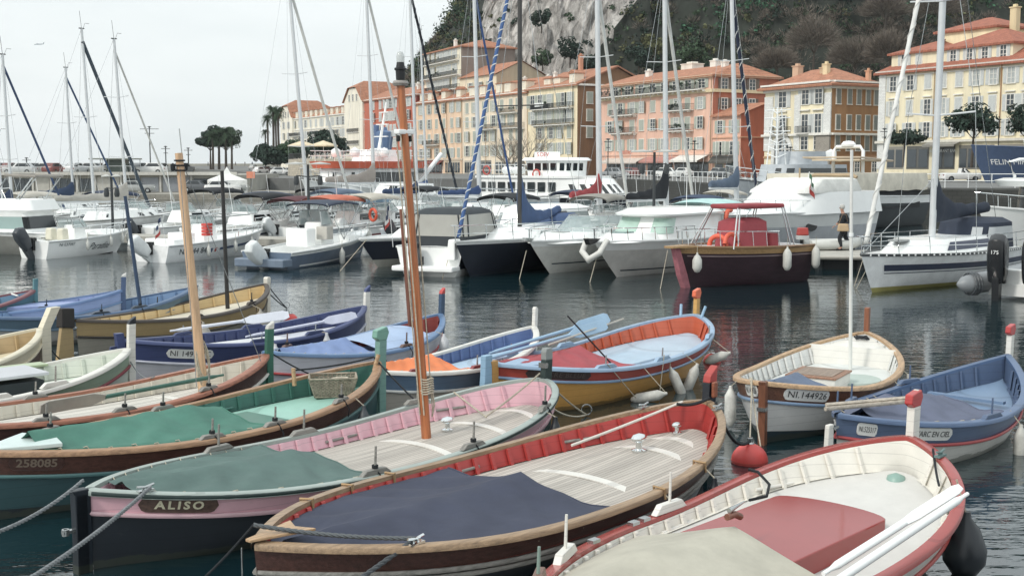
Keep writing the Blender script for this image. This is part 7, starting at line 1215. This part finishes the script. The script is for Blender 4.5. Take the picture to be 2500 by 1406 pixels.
# 6 blue boat
BL = paint('#506483', .35); B6 = Pointu('blue wooden boat with grey blue canvas, red line and white lower hull', (3.89, 14.02, 7.57, 17.9, 1.94), paint('#c5c4bd', .4), BL, paint('#b03a3c', .35), paint('#516b90', .35), BL, paint('#7590ae', .4), strake_h=.28, ribs=22, ns=1.8, nb=2.34, mb_=1.0, zm=.54, zs=.84)
B6.plate(-.52, -1, .62, .15, "L'ARC EN CIEL", PW, PK, sp=1.0, lh=.5); B6.plate(-.9, 1, .3, .13, 'NI.525317', PW, PK, sp=1.0, lh=.5, r=.03); B6.plate(-.86, -1, .24, .14, 'NI.525317', PW, PK, lh=.5, r=.03)
s_ = B6.stem(.46, WB, paint('#b8302f', .25), .17, style='hook', d0=.12); B6.cover(-.78, .12, .24, canvas('#5b637a'), low=.0, peak=.7, h0=.1); B6.hatch(.12, .4, .9, .03, paint('#6d88a8')); MB().box((B6.X(.42), 0, B6.dz(.4) + .12), (.1, 1.1, .04)).build('thwart', paint('#6d88a8'), B6.t)
for u, sd in ((-.8, 1), (-.1, -1), (-.25, 1), (.4, 1)): B6.thole(u, sd, BL, BL, .5, .2, .06, False)
B6.rudder(WB, w=.2, top=-.1, thick=.06); mb = MB(); mb.tube([(-B6.L / 2 + .1, .2, .86), (-B6.L / 2 + 1.3, -.35, .86)], .03, 6); mb.tube([(-B6.L / 2 + .15, .22, .9), (-B6.L / 2 + 1.25, -.3, .9)], .025, 6); mb.build('tiller', wood('#b3a898'), B6.t, 60)
# 7 red and yellow boat
OR = paint('#c65a35', .4); B7 = Pointu('red and ochre yellow wooden boat with light blue gunwale and red cover', (-.27, 17.7, 3.55, 22.8, 2.24), paint('#d39a38', .4), paint('#ab3f2f', .4), paint('#7d9cbd', .35), paint('#8fadc9', .35), OR, paint('#a9bfd0', .45), strake_h=.21, ribs=24, railw=.08, zm=.57, zs=.84, ns=3.3, nb=3.6, mb_=.77)
B7.plate(-.74, -1, .95, .13, 'ANCRE BLEUE', wood('#3f2f2d'), plain('#5d5450', .5), sp=1.1, lh=.6, rm=1); B7.stem(.5, paint('#cf9c42', .4), paint('#e0622f', .35), .2, style='hook', d0=.13); B7.stem(.05, paint('#c48f3c', .4), None, 0, -1, w=.12, d0=.16); B7.rudder(paint('#86aecb', .4), top=.15, w=.3, thick=.1)
B7.cover(-.8, -.18, .26, canvas('#a3434b'), low=.02, peak=.85, h0=.04); mb = MB(); mb.plan([(B7.X(-.98), 0), (B7.X(-.85), -.22), (B7.X(-.68), -.32), (B7.X(-.66), .32), (B7.X(-.85), .22)], B7.zg(-.8) - .03, B7.zg(-.8) + .01); mb.build('stern_deck', paint('#8fadc9', .4), B7.t, bevel=.01); B7.hatch(-.1, .42, .8, .1, paint('#a5c0d4', .45), shift=-.1)
for u, sd in ((-.5, -1), (.0, -1), (.62, -1), (-.45, 1), (.1, 1)): B7.thole(u, sd, paint('#8fadc9'), STEEL, .5, .14, .06, False)
for y_ in (-.22, .22): MB().tube([(B7.X(.94), y_, .9), (B7.X(.97), y_ * 1.2, 1.13)], .028, 8).build('timberhead', paint('#86aecb', .4), B7.t, 60)
k = MB().tube([(B7.X(-.32), -.72, .62), (B7.X(-.5), -.25, 1.42)], .014, 6).build('boat_hook', BLACK, B7.t); MB().tube([(B7.X(-.55), .0, .95), (B7.X(.55), .75, .95)], .016, 6).build('boom_pole', plain('#b9b5a8'), B7.t)
# 8 orange covered blue and white boat
B8 = Pointu('small blue and white boat with orange canvas and pale blue trim', (-2.35, 17.4, .4, 21.1, 1.55), paint('#b9b3a8', .4), paint('#5c7894', .4), paint('#d1d3d0', .4), WB, paint('#5870a0', .4), paint('#a9c4d9', .45), ribs=20, strake_h=.3); B8.stem(.34, WB, WB, .12, d0=.09, w=.07); B8.cover(-.75, -.15, .2, canvas('#e07a3c'), low=.0, peak=.85)
for u, sd in ((-.12, -1), (-.62, -1)): B8.thole(u, sd, paint('#8d3f3f'), STEEL, .3, .16, .05, False)
# 9 green boat
TEAL = paint('#386d62', .4); B9 = Pointu('sea green wooden boat with brown top strake, green tarpaulin and teal stem', (-5.80, 12.29, -1.96, 17.26, 2.0), paint('#2f5358', .4), wood('#55352b', .38), paint('#4a7676', .35), wood('#a37c58'), TEAL, paint('#8fc2b2', .45), ribs=22, bottom=(paint('#1f2a30'), .12), railw=.09)
B9.stem(.5, paint('#6f9c92', .4), paint('#6fa393', .35), .2, style='hook', w=.1, d0=.15); B9.plate(-.80, -1, .5, .15, '258085', wood('#4a2f28'), plain('#7d6d5c', .5), lh=.6, ext=.003, zoff=.12); B9.hatch(-.02, .3, .85, .14, paint('#3c7765', .35), shift=-.1)
c9 = B9.cover(-.78, .08, .22, canvas('#3f7868'), low=-.02, peak=.8, h0=.15)
for u, sd in ((-.2, -1), (.1, -1), (.5, -1), (-.55, 1), (.02, 1)): B9.thole(u, sd, GW, GW, .36, .18, .05)
mb = MB(); UU = [-.96 + .025 * i for i in range(11)]; mb.plan([(B9.X(u), -max(0, B9.b(u) - .12)) for u in UU] + [(B9.X(-.66), 0)] + [(B9.X(u), max(0, B9.b(u) - .12)) for u in UU[::-1]], .74, .79); mb.build('stern_deck', paint('#c3d5d2', .4), B9.t, bevel=.01); MB().tube([(B9.X(.93), -.12, .85), (B9.X(.95), -.15, 1.08)], .03, 8).build('timberhead', WDL, B9.t, 60); MB().tube([(B9.X(.62), .5, .7), (B9.X(.62), .52, .95)], .03, 8).build('timberhead', WDL, B9.t, 60); B9.handrail(.1, 1, TEAL, .8)
# 10 wooden boat with pale mast
B10 = Pointu('varnished brown boat with white planked deck, green stem and pale pine mast', (-7.83, 13.67, -3.72, 17.90, 1.76), paint('#2f6a5a', .4), wood('#4a2d28', .38), WB, wood('#a3664c'), paint('#cfc9ba', .45), DECKWH, ribs=22, strake_h=.3); B10.stem(.5, paint('#2f6f5c', .4), WB, .12, style='slant', d0=.12); PINE = mat('pine_mast', '#c9a27a', .45, 0, .3, 3, (8, 8, .4)); k, a, b = B10.mast(.62, 3.98, .075, PINE, (-.15, .25), r2=.055)
B10.t['label'] = 'varnished brown boat with white planked deck, green stem and pale pine mast'; h_ = MB(); [h_.tube([b.lerp(a, .03 + .02 * j) + Vector((.07 * math.cos(t), .07 * math.sin(t), 0)) for t in [i * .7 for i in range(10)]], .012, 5) for j in range(3)]; h_.lathe([(0, -.06), (.035, -.04), (.035, .04), (0, .06)], b + Vector((.1, 0, -.2)), 8); h_.lathe([(0, -.06), (.035, -.04), (.035, .04), (0, .06)], b + Vector((-.1, 0, -.2)), 8); h_.build('mast_blocks', ROPED, k); MB().tube([b + Vector((.05, 0, 0)), b + Vector((.02, 0, .35))], .008, 5).build('aerial', STEEL, k)
r_ = MB(); [r_.tube([(a.x + .09 * math.cos(t) * (1 + .2 * (i % 2)), a.y + .05 * math.sin(t), a.z + .55 + .28 * math.sin(t) - .03 * i) for t in [j * .45 for j in range(15)]], .009, 5) for i in range(6)]; r_.build('coiled_rope', ROPE, k); stays(B10.t, [(b, Vector((B10.X(.9), -.25, .9))), (b, Vector((B10.X(.45), -.65, .75)))], .006, m=ROPEG); B10.battens([-.15, .45], WB, .11, .75)
for u, sd in ((-.3, -1), (.05, -1), (.5, -1), (-.1, 1)): B10.thole(u, sd, GW, GW, .36, .18, .05)
# 11 blue and white boat with brown mast
B11 = Pointu('white boat with sky blue deck, blue gunwale and slim brown mast', (-4.08, 19.11, -1.38, 22.90, 1.7), paint('#b9bac4', .4), paint('#c6c8d2', .4), paint('#b03a3c', .35), paint('#5a7da6', .35), paint('#8f3a33', .45), paint('#8ea9cc', .45), ribs=20, strake_h=.35, bottom=(NAVYP, .24)); B11.stem(.5, paint('#34506e', .4), paint('#c03a35', .35), .12, style='slant', d0=.11); B11.mast(.62, 3.0, .042, mat('brown_spar', '#7d4c38', .4, 0, .3, 3, (8, 8, .4)), (-.15, .1)); B11.cover(-.85, -.1, .2, canvas('#6f87b5'), low=.0, h0=.05); rows = None
mb = MB(); mb.grid([[(B11.X(u), (B11.b(u) - .1) * f, B11.zg(u) + .02 + .12 * (1 - f * f)) for f in [i / 6 - 1 for i in range(13)]] for u in [-.12 + .08 * i for i in range(9)]]); mb.build('curved_deck', paint('#94aed1', .4), B11.t, 80)
for u, sd in ((.15, -1), (-.5, 1)): B11.thole(u, sd, wood('#6b5044'), wood('#6b5044'), .34, .2, .05)
# 12 navy boat with number plate
NV = paint('#34406b', .4); B12 = Pointu('indigo blue wooden boat with white lower hull and white number plate', (-6.78, 20.42, -3.00, 24.18, 1.85), paint('#b5b5bd', .4), NV, paint('#b9bcc9', .4), paint('#3d4a78', .35), NV, paint('#c3c7d1', .45), ribs=20, strake_h=.36); B12.plate(-.62, -1, .74, .15, 'NI 149157C', PW, PK, lh=.66, zoff=.18); B12.stem(.42, WB, paint('#3d4a78'), .14, style='slant', d0=.12); B12.stem(.12, paint('#3d4a78'), None, 0, -1, d0=.14, w=.12); B12.rudder(NV, top=-.1, w=.2)
for u, sd in ((-.15, -1), (.3, -1), (-.4, 1), (.2, 1)): B12.thole(u, sd, NV, STEEL, .5, .12, .06, False)
B12.hatch(-.45, .25, .7, .12, paint('#d0d3d6', .45))
# 13 light green boat
LG = paint('#8fa58e', .4); B13 = Pointu('pale green and white wooden boat with white stem, cut by the left edge', (-9.9, 14.6, -6.01, 18.48, 2.0), paint('#b9c0b4', .4), LG, paint('#8b3440', .35), WB, paint('#cfd5c8', .45), paint('#c3cfbf', .45), ribs=20); B13.stem(.5, WB, NAVYP, .12, style='slant', d0=.12); B13.hatch(-.1, .45, .75, .3, plain('#1f2930', .6), shift=.05, name='dark_cuddy'); mb = MB(); mb.box((B13.X(.15), .05, .78), (1.75, .85, .05)); mb.build('white_lid', paint('#c9ccd2'), B13.t, bevel=.01); B13.hatch(.5, .62, .5, .1, plain('#c9c6b8', .7)); rr = MB(); rr.box((B13.X(.2), .75, .74), (2.3, .3, .03)); rr.build('green_board', paint('#a8b98f'), B13.t)
for u, sd in ((.1, -1), (.42, -1)): B13.thole(u, sd, WB, WDG, .5, .22, .07, False)
# 14 cream bow
B14 = Pointu('cream wooden boat bow with dark ropes at the left edge', (-10.9, 15.5, -8.33, 20.81, 1.95), paint('#4a2f2b', .4), paint('#d3c7a8', .4), paint('#cfc4a8', .4), paint('#d3cab0', .4), paint('#b99f72', .45), paint('#cdbf9c', .5), ribs=18); B14.stem(.34, paint('#d6cdb4', .4), None, 0, w=.12, lean=.22, d0=.22)
# 15 ochre boat with black rudder
OC = paint('#a58c5c', .45); B15 = Pointu('ochre wooden boat with dark rudder, pale bow and thin black mast', (-8.56, 23.10, -5.99, 28.77, 1.95), paint('#8f8a7d', .45), OC, plain('#3a352f', .5), plain('#4a413a', .5), paint('#cfb27a', .5), paint('#cfc7b2', .5), ribs=14, strake_h=.34); B15.rudder(OC, top=.02, w=.5, m2=plain('#2b2724', .6), thick=.08); B15.stem(.16, paint('#cfcabc', .5), paint('#d6d2c6', .5), .14, d0=.14, w=.12); B15.mast(.52, 3.68, .05, plain('#2b2a29', .4), (-.02, .05)); MB().tube([(-B15.L / 2 - .3, 0, .2), (-B15.L / 2 - .15, 0, 1.0)], .02, 5).build('rudder_stay', ROPED, B15.t)
for u, sd in ((-.2, -1), (.45, -1), (.1, 1)): B15.thole(u, sd, plain('#4a413a', .5), plain('#3a352f'), .45, .2, .05)
# 16-18 blue boats at far left
SB = paint('#6d8cb0', .45); B16 = Pointu('steel blue wooden boat with navy mast behind the ochre one', (-11.83, 24.18, -7.53, 27.86, 1.84), paint('#a9a9a6', .45), paint('#4f6c80', .45), paint('#5a7890', .4), paint('#4a6688', .4), SB, paint('#a9bdd6', .5), ribs=18); B16.mast(.55, 3.12, .045, paint('#2f4560', .4), (-.25, .1)); B16.stem(.05, paint('#4f6c80'), None, 0)
for u, sd in ((.1, -1), (.42, -1), (-.1, 1)): B16.thole(u, sd, plain('#3a4654'), plain('#3a4654'), .45, .16, .05)
B17 = Pointu('pale blue and white boat with blue stem, second at the far left', (-14.63, 25.6, -9.00, 27.3, 1.7), paint('#b9bcc4', .45), paint('#8fa0c4', .45), SB, paint('#5f7ba6', .4), paint('#8195c4', .45), paint('#d0d5dc', .5), ribs=16); B17.stem(.4, paint('#4a5f80', .4), WB, .1, style='slant', d0=.11); B17.hatch(-.2, .75, .75, .28, paint('#8a9ccb', .45))
B18 = Pointu('teal boat bow with maroon gunwale at the far left edge', (-15.14, 23.3, -11.03, 27.3, 1.9), paint('#4f7f86', .45), paint('#4c7780', .45), plain('#3a4a50'), paint('#7d4a50', .4), paint('#5f86a0', .45), paint('#6f8fb5', .5), ribs=16); B18.stem(.26, paint('#4f8288', .4), None, 0, d0=.1); MB().tube([(B18.X(.85), -.1, .85), (B18.X(.85), .25, .87)], .02, 6).build('cleat_bar', WB, B18.t)
# 4 corner boat
B4 = Pointu('bare wooden boat tip in the lower right corner', (4.2, 3.2, 4.15, 8.75, 1.9), BRN, WDL, WDL, WDL, WDL, DECKW, ribs=14) if 0 else None
p4 = at(2492, 1362, .95); B4 = Pointu('weathered wooden boat tip in the lower right corner', (p4.x + .1 + 3.4, p4.y - 4.2, p4.x + .1, p4.y - .02, 1.9), BRN, WDL, WDL, wood('#9a8068'), WDL, DECKW, ribs=14)
# ---------------------------------------------------------------- loose things on and round the boats
# fenders
wfender(B7, -.22, -1, 'long white fender lying slanted on the yellow hull, leftmost of four', .52, .085, drop=.5, tilt=(.95, .1, .15)); wfender(B7, .08, -1, 'white fender hanging tilted left in the middle of the yellow hull', .5, .085, drop=.42, tilt=(-.45, 0, 1)); wfender(B7, .22, -1, 'white fender hanging tilted right in the middle of the yellow hull', .55, .09, drop=.46, tilt=(.4, 0, 1)); wfender(B7, .62, -1, 'short white fender near the bow of the red and yellow boat', .4, .085, drop=.36, tilt=(.8, 0, .3))
wfender(B5, -.72, 1, 'white fender at the left side of the white boat with brown strake', .52, .085, c='#cfcfc8', drop=.42); wfender(B5, -.0, -1, 'small white fender on the right side of the white boat', .34, .07, drop=.3); wfender(B5, .3, -1, 'second small white fender on the right side of the white boat', .34, .07, drop=.3)
wfender(B6, .12, -1, 'white fender hanging amidships on the blue boat', .5, .085, drop=.46)
wfender(B15, -.22, -1, 'round grey bag fender near the stern of the ochre boat', .5, .2, c='#9b968d', drop=.38, round_=True); wfender(B15, .42, -1, 'round grey bag fender near the bow of the ochre boat', .5, .2, c='#9b968d', drop=.38, round_=True); wfender(B14, .62, -1, 'grey white fender behind the cream bow at the left', .5, .09, drop=.4) if 0 else wfender(B16, .0, -1, 'pale cylindrical fender on the steel blue boat at the left', .55, .1, drop=.5)
wfender(B12, -.08, -1, 'white fender hanging on the indigo boat beside the pine mast', .5, .09, c='#c6c8cc', drop=.34); wfender(B12, .35, -1, 'small white bell fender toward the bow of the indigo boat', .34, .1, c='#c6c8cc', drop=.2, round_=True); wfender(B11, .2, -1, 'small white fender amidships on the sky blue decked boat', .3, .08, c='#c6c8cc', drop=.2, round_=True); wfender(B11, .6, -1, 'small white fender near the bow of the sky blue decked boat', .34, .09, c='#c6c8cc', drop=.24)
BK = plain('#23292f', .35); wfender(B9, .58, -1, 'grey black fender near the bow of the green boat', .4, .12, drop=.36, round_=True, col=plain('#454b50', .45)); wfender(B8, -.08, -1, 'navy fender standing against the orange covered boat', .42, .08, drop=.3, col=plain('#2f3c4c', .5)); wfender(B1, .7, -1, 'black fender near the bow of the pink boat', .4, .11, drop=.3, round_=True, col=BK)
wfender(B2, .46, -1, 'black pear fender toward the bow of the boat with navy tarpaulin', .4, .11, drop=.38, round_=True, col=BK); wfender(B2, .18, -1, 'black pear fender amidships of the boat with navy tarpaulin', .42, .12, drop=.38, round_=True, col=BK)
q = at(2355, 1340, .25); t = thing('fender', 'big black round fender hanging at the right side of the red hatch boat', 'fender', q, 0, 'fenders on the wooden boats'); MB().lathe([(0, -.27), (.1, -.25), (.19, -.12), (.2, .0), (.13, .2), (.05, .3), (.04, .36), (0, .36)], n=22).build('body', BK, t, 60); MB().tube([(0, 0, .34), (-.08, .05, .65)], .01, 5).build('rope', ROPE, t)
q = at(950, 960, .12); t = thing('fender', 'big dark round fender between the green boat and the orange covered boat', 'fender', q, 0, 'fenders on the wooden boats'); MB().lathe([(0, -.3), (.12, -.28), (.22, -.12), (.23, .03), (.15, .24), (.05, .34), (.04, .42), (0, .42)], n=22).build('body', plain('#262e36', .4), t, 60); MB().tube([(0, 0, .4), (-.1, .05, .7)], .01, 5).build('rope', ROPED, t)
# mooring buoys
def buoy(label, px, py, r, c='#d9403a'):
    q = at(px, py, 0); t = thing('mooring_buoy', label, 'buoy', (q.x, q.y, r * .1), 0, 'red mooring buoys'); MB().lathe([(0, -r * .8)] + [(r * math.cos(a), r * .95 * math.sin(a) * (1 if a > 0 else .9)) for a in [R(-70 + 14 * i) for i in range(11)]] + [(r * .2, r * .97), (.02, r)], n=26).build('float', mat('buoy_red', c, .45, 0, .1, 4), t, 60)
    MB().lathe([(r * 1.003, -.012), (r * 1.02, 0), (r * 1.003, .012)], n=26).build('seam', plain('#b83a30', .5), t, 60); e = MB(); e.lathe([(.0, r * .95), (.06, r * .96), (.05, r * 1.04), (0, r * 1.05)], n=12); e.tube([(-.03, 0, r), (-.03, 0, r * 1.25), (.03, 0, r * 1.25), (.03, 0, r)], .008, 5); e.build('eye', STEEL, t, 50); return Vector((q.x, q.y, r * 1.2))
b1 = buoy('large red mooring buoy below the white boat, nearest the camera', 1830, 1128, .235); b2 = buoy('red mooring buoy by the bow of the red and yellow boat', 1738, 884, .17); b3 = buoy('small red buoy behind the white oar in the middle distance', 710, 783, .17); b4 = buoy('small red buoy beneath the cream bow at the left', 66, 886, .15)
def ring_coil(label, px, py, r=.08): q = at(px, py, .02); mb = MB(); mb.tube([(r * math.cos(t), 0, r + r * math.sin(t)) for t in [i * .5 for i in range(14)]], .01, 5); o = mb.build('mooring_ring', ROPEG, None, 60); o.location = q; tag(o, label, 'ring', 'mooring rings at the water'); return Vector(q)
r1 = ring_coil('metal mooring ring in the water right of the pink bow', 1432, 1012); r2_ = ring_coil('small mooring ring right of the ochre bow', 700, 752)
# ropes
e = lambda x, y, z: at(x, y, z)
s1 = B1.world((-B1.L / 2 + .02, .05, .86)); s2 = B1.edge(-.87, -1, .05, -.04)
rope('thick pale mooring rope running left from the stern tip of the pink boat', sag(s1, e(-160, 1335, .9), .12), .018, ROPEG, laid=True); rope('thick pale mooring rope running down left from the cleat of the pink boat', sag(s2, e(-60, 1492, .9), .06), .02, ROPEG, laid=True)
c2 = B2.edge(-.70, -1, .06, -.04); st2 = B2.world((-B2.L / 2 + .06, .08, .9)); rope('twisted grey rope lying across the stern of the boat with navy tarpaulin', sag(st2, c2, .03), .02, plain('#5a6064', .8), laid=True); rope('twisted grey rope dropping from the cleat of the boat with navy tarpaulin', sag(c2, e(740, 1500, .3), .02), .021, plain('#4c5257', .8), laid=True); rope('thin dark rope from the stern of the navy covered boat down left', sag(st2, e(430, 1470, .3), .03), .011, ROPED)
bw1 = B1.world((B1.L / 2 - .02, .06, .98)); rope('pale rope from the pink bow to the ring in the water', sag(bw1, r1, .05), .013, ROPE); rope('second pale rope from the pink hull to the ring in the water', sag(B1.world((B1.L / 2, -.08, .55)), r1, .08), .013, ROPE)
rope('pale rope over the deck of the pink boat to its left gunwale', sag(B1.world((B1.X(.62), -.1, .6)), B1.edge(.72, 1, .03, -.05), .0), .012, ROPE); rope('pale rope over the deck of the pink boat to its bow', sag(B1.world((B1.X(.62), -.08, .6)), bw1, .02), .012, ROPE)
rope('dark rope from the bow of the navy covered boat to the big red buoy', sag(B2.edge(.97, -1, .03, 0), b1, .22), .02, ROPED); rope('dark rope from the bow bollard of the navy covered boat to its gunwale', sag(B2.world((B2.X(.86), .12, .95)), B2.world((B2.X(.97), -.1, 1.0)), .04), .02, ROPED); rope('white webbing strap along the deck of the navy covered boat', sag(B2.world((B2.X(.4), .5, .66)), B2.world((B2.X(.93), .2, .93)), .01), .016, plain('#cfcac0', .7))
rope('pair line from the white boat down to the big buoy, left strand', sag(B5.edge(-.9, 1, .05, 0), b1 + Vector((.02, .1, .02)), .02), .01, ROPE); rope('pair line from the white boat down to the big buoy, right strand', sag(B5.edge(-.88, 1, .05, 0), b1 + Vector((.16, .1, -.1)), .02), .01, ROPE)
rope('black line from the green bow to the pink boat mast foot', sag(B9.world((B9.L / 2 - .1, 0, 1.02)), e(1100, 1052, .3), .05), .013, ROPED); rope('black line over the basket across the green bow', sag(B9.world((B9.L / 2 - .1, 0, 1.02)), B9.world((B9.X(.62), .52, .92)), .03), .013, ROPED); rope('black line from the green stem toward the blue hull', sag(B10.world((B10.L / 2, 0, 1.0)), e(800, 930, .4), .04), .012, ROPED)
rope('dark line from the ochre bow to the small ring', sag(B15.world((B15.L / 2, 0, .98)), r2_, .03), .014, ROPED); rope('second dark line from the ochre bow to the small ring', sag(B15.world((B15.L / 2, -.05, .75)), r2_, .03), .014, ROPED); rope('grey line from the white stem at left to the pine masted boat', sag(B13.world((B13.L / 2, 0, .75)), B10.world((B10.X(.45), .5, .75)), .12), .01, ROPEG); rope('dark line from the cream bow toward the indigo stern', sag(B14.world((B14.L / 2, 0, .85)), e(150, 880, .1), .05), .012, ROPED)
rope('thin light line hanging along the red and yellow hull, left one', sag(B7.edge(-.5, -1, .08, 0), B7.edge(-.3, -1, -.5, .06), 0), .008, ROPE); rope('thin light line hanging along the red and yellow hull, right one', sag(B7.edge(.0, -1, .1, 0), B7.edge(-.1, -1, -.52, .1), 0), .008, ROPE); rope('black rope over the red gunwale on the left of the red hatch boat', [B3.edge(.55, 1, .03, .03), B3.edge(.55, 1, .03, -.1), B3.world((B3.X(.5), .78, .62)), B3.world((B3.X(.44), .7, .55)), B3.world((B3.X(.36), .75, .55))], .015, ROPED); rope('thin dark rope along the right bow of the red hatch boat', sag(B3.edge(.93, -1, .03, -.05), B3.edge(.75, -1, -.02, -.2), .03), .012, ROPED)
for i, (px, py, qx, qy, lb) in enumerate([(895, 560 + 25, 830, 662, 'bow line of the yacht left of the flag'), (1103, 603, 1080, 680, 'bow line of the dark navy sloop'), (1285, 612, 1268, 682, 'bow line of the sports cruiser'), (1460, 615, 1440, 690, 'bow line of the pilothouse boat'), (1630, 612, 1612, 706, 'bow line of the maroon launch'), (2110, 625, 2085, 700, 'left bow line of the striped sailing yacht'), (2125, 640, 2090, 706, 'right bow line of the striped sailing yacht')]):
    Y = CH * F / (qy - 405); rope(lb, [aty(px, py, Y + .8), at(qx, qy, 0)], .014, ROPE, group='bow lines of the far boats')
# oars
LB = plain('#8fb3cf', .4); oar('upper light blue oar of the bundle sticking out behind the red and yellow boat', e(1195, 862, .85), e(1486, 775, 1.05), LB, 1.15, .2, R(60)); oar('lower light blue oar of the bundle sticking out behind the red and yellow boat', e(1190, 876, .8), e(1480, 792, .98), LB, 1.15, .2, R(60))
oar('green handled oar with grey blade on the pine masted boat', e(545, 915, .78), e(98, 998, .78), plain('#2c6253', .4), .95, .17, R(75), bm=plain('#a39c92', .5)); oar('long white oar lying across the indigo boat', e(415, 808, .85), e(705, 768, 1.0), plain('#d4d8e2', .4), .9, .18, R(60)); oar('white oar lying inside the indigo boat', e(600, 822, .75), e(870, 770, .85), plain('#c9cde0', .4), .9, .18, R(60))
oar('left white oar on the right side of the red hatch boat', e(2010, 1400, .75), e(2345, 1188, 1.0), WHITE, 1.0, .09, R(40), r=.034); oar('right white oar on the right side of the red hatch boat', e(2362, 1205, .98), e(1950, 1480, .68), WHITE, .5, .12, R(40), r=.034)
# wicker basket
q = B9.world((B9.X(.73), .08, B9.dz(.73) + .06)); t = thing('wicker_basket', 'grey wicker basket standing in the bow of the green boat', 'basket', q, B9.rz - .75); WK = mat('wicker', '#958b79', .85, 0, .35, 12); mb = MB(); L0, W0, L1, W1, Hh = .5, .32, .66, .46, .27
def per(s_, k): a, b = lerp(L0, L1, k) / 2, lerp(W0, W1, k) / 2; P = [(-a, -b), (a, -b), (a, b), (-a, b)]; i = int(s_ * 4) % 4; f = s_ * 4 - int(s_ * 4); return Vector((lerp(P[i][0], P[(i + 1) % 4][0], f), lerp(P[i][1], P[(i + 1) % 4][1], f), Hh * k))
for i in range(40): mb.tube([per(i / 40 + .001, 0), per(i / 40 + .001, 1)], .01, 4, cap=False)
st = t; MB_ = mb; MB_.build('stakes', WK, t); mb = MB()
for r_ in range(13):
    pts = []
    for i in range(81):
        s_ = (i / 80) % 1; p = per(s_, (r_ + .5) / 13); o = Vector((p.x, p.y, 0)).normalized() * (.014 if (i + r_) % 2 else -.008); pts.append(p + o)
    mb.tube(pts, .0075, 4, cap=False)
mb.build('weave', WK, t, 60); mb = MB(); [mb.tube([per((i / 32) % 1, k) for i in range(33)], .016, 6, cap=False) for k in (0.02, 1.0)]; mb.build('rim', WK, t, 60); MB().box((0, 0, .02), (L0, W0, .02)).build('base', WK, t); mb = MB(); [mb.tube([(.12 * math.cos(a * .9) + .03 * k, .09 * math.sin(a * 1.1), .2 + .012 * k) for a in range(9)], .014, 5) for k in range(4)]; o = mb.build('rope_coil', mat('rope_cream2', '#c3bba8', .9), None, 60); o.parent = None; o.location = q; o.rotation_euler = (0, 0, B9.rz - .75); tag(o, 'cream rope coil lying in the wicker basket', 'rope')
# padlocked chain end hanging at the stern tip of boat 2
q = B2.world((-B2.L / 2 - .12, 0, .35)); t = thing('shackle', 'small steel shackle block hanging at the stern of the navy covered boat', 'shackle', q); MB().box((0, 0, 0), (.06, .05, .09)).build('block', STEEL, t, bevel=.01); MB().tube([(0, 0, .04), (0, 0, .42)], .006, 5).build('chain', STEEL, t)
# thin sea air between the camera and the hill
hz = MB(); hz.box((0, 700, 62), (2500, 1580, 136)); m = bpy.data.materials.new('sea_air'); m.use_nodes = True; t_ = m.node_tree; t_.nodes.clear()
v = t_.nodes.new('ShaderNodeVolumePrincipled'); v.inputs['Color'].default_value = (.86, .9, .92, 1); v.inputs['Density'].default_value = .00012; v.inputs['Anisotropy'].default_value = .1
o_ = t_.nodes.new('ShaderNodeOutputMaterial'); t_.links.new(v.outputs[0], o_.inputs['Volume']); h_ = hz.build('haze', m, fix=False); stuff(h_); h_['label'] = 'thin pale sea haze over the whole harbour'; h_['category'] = 'haze'
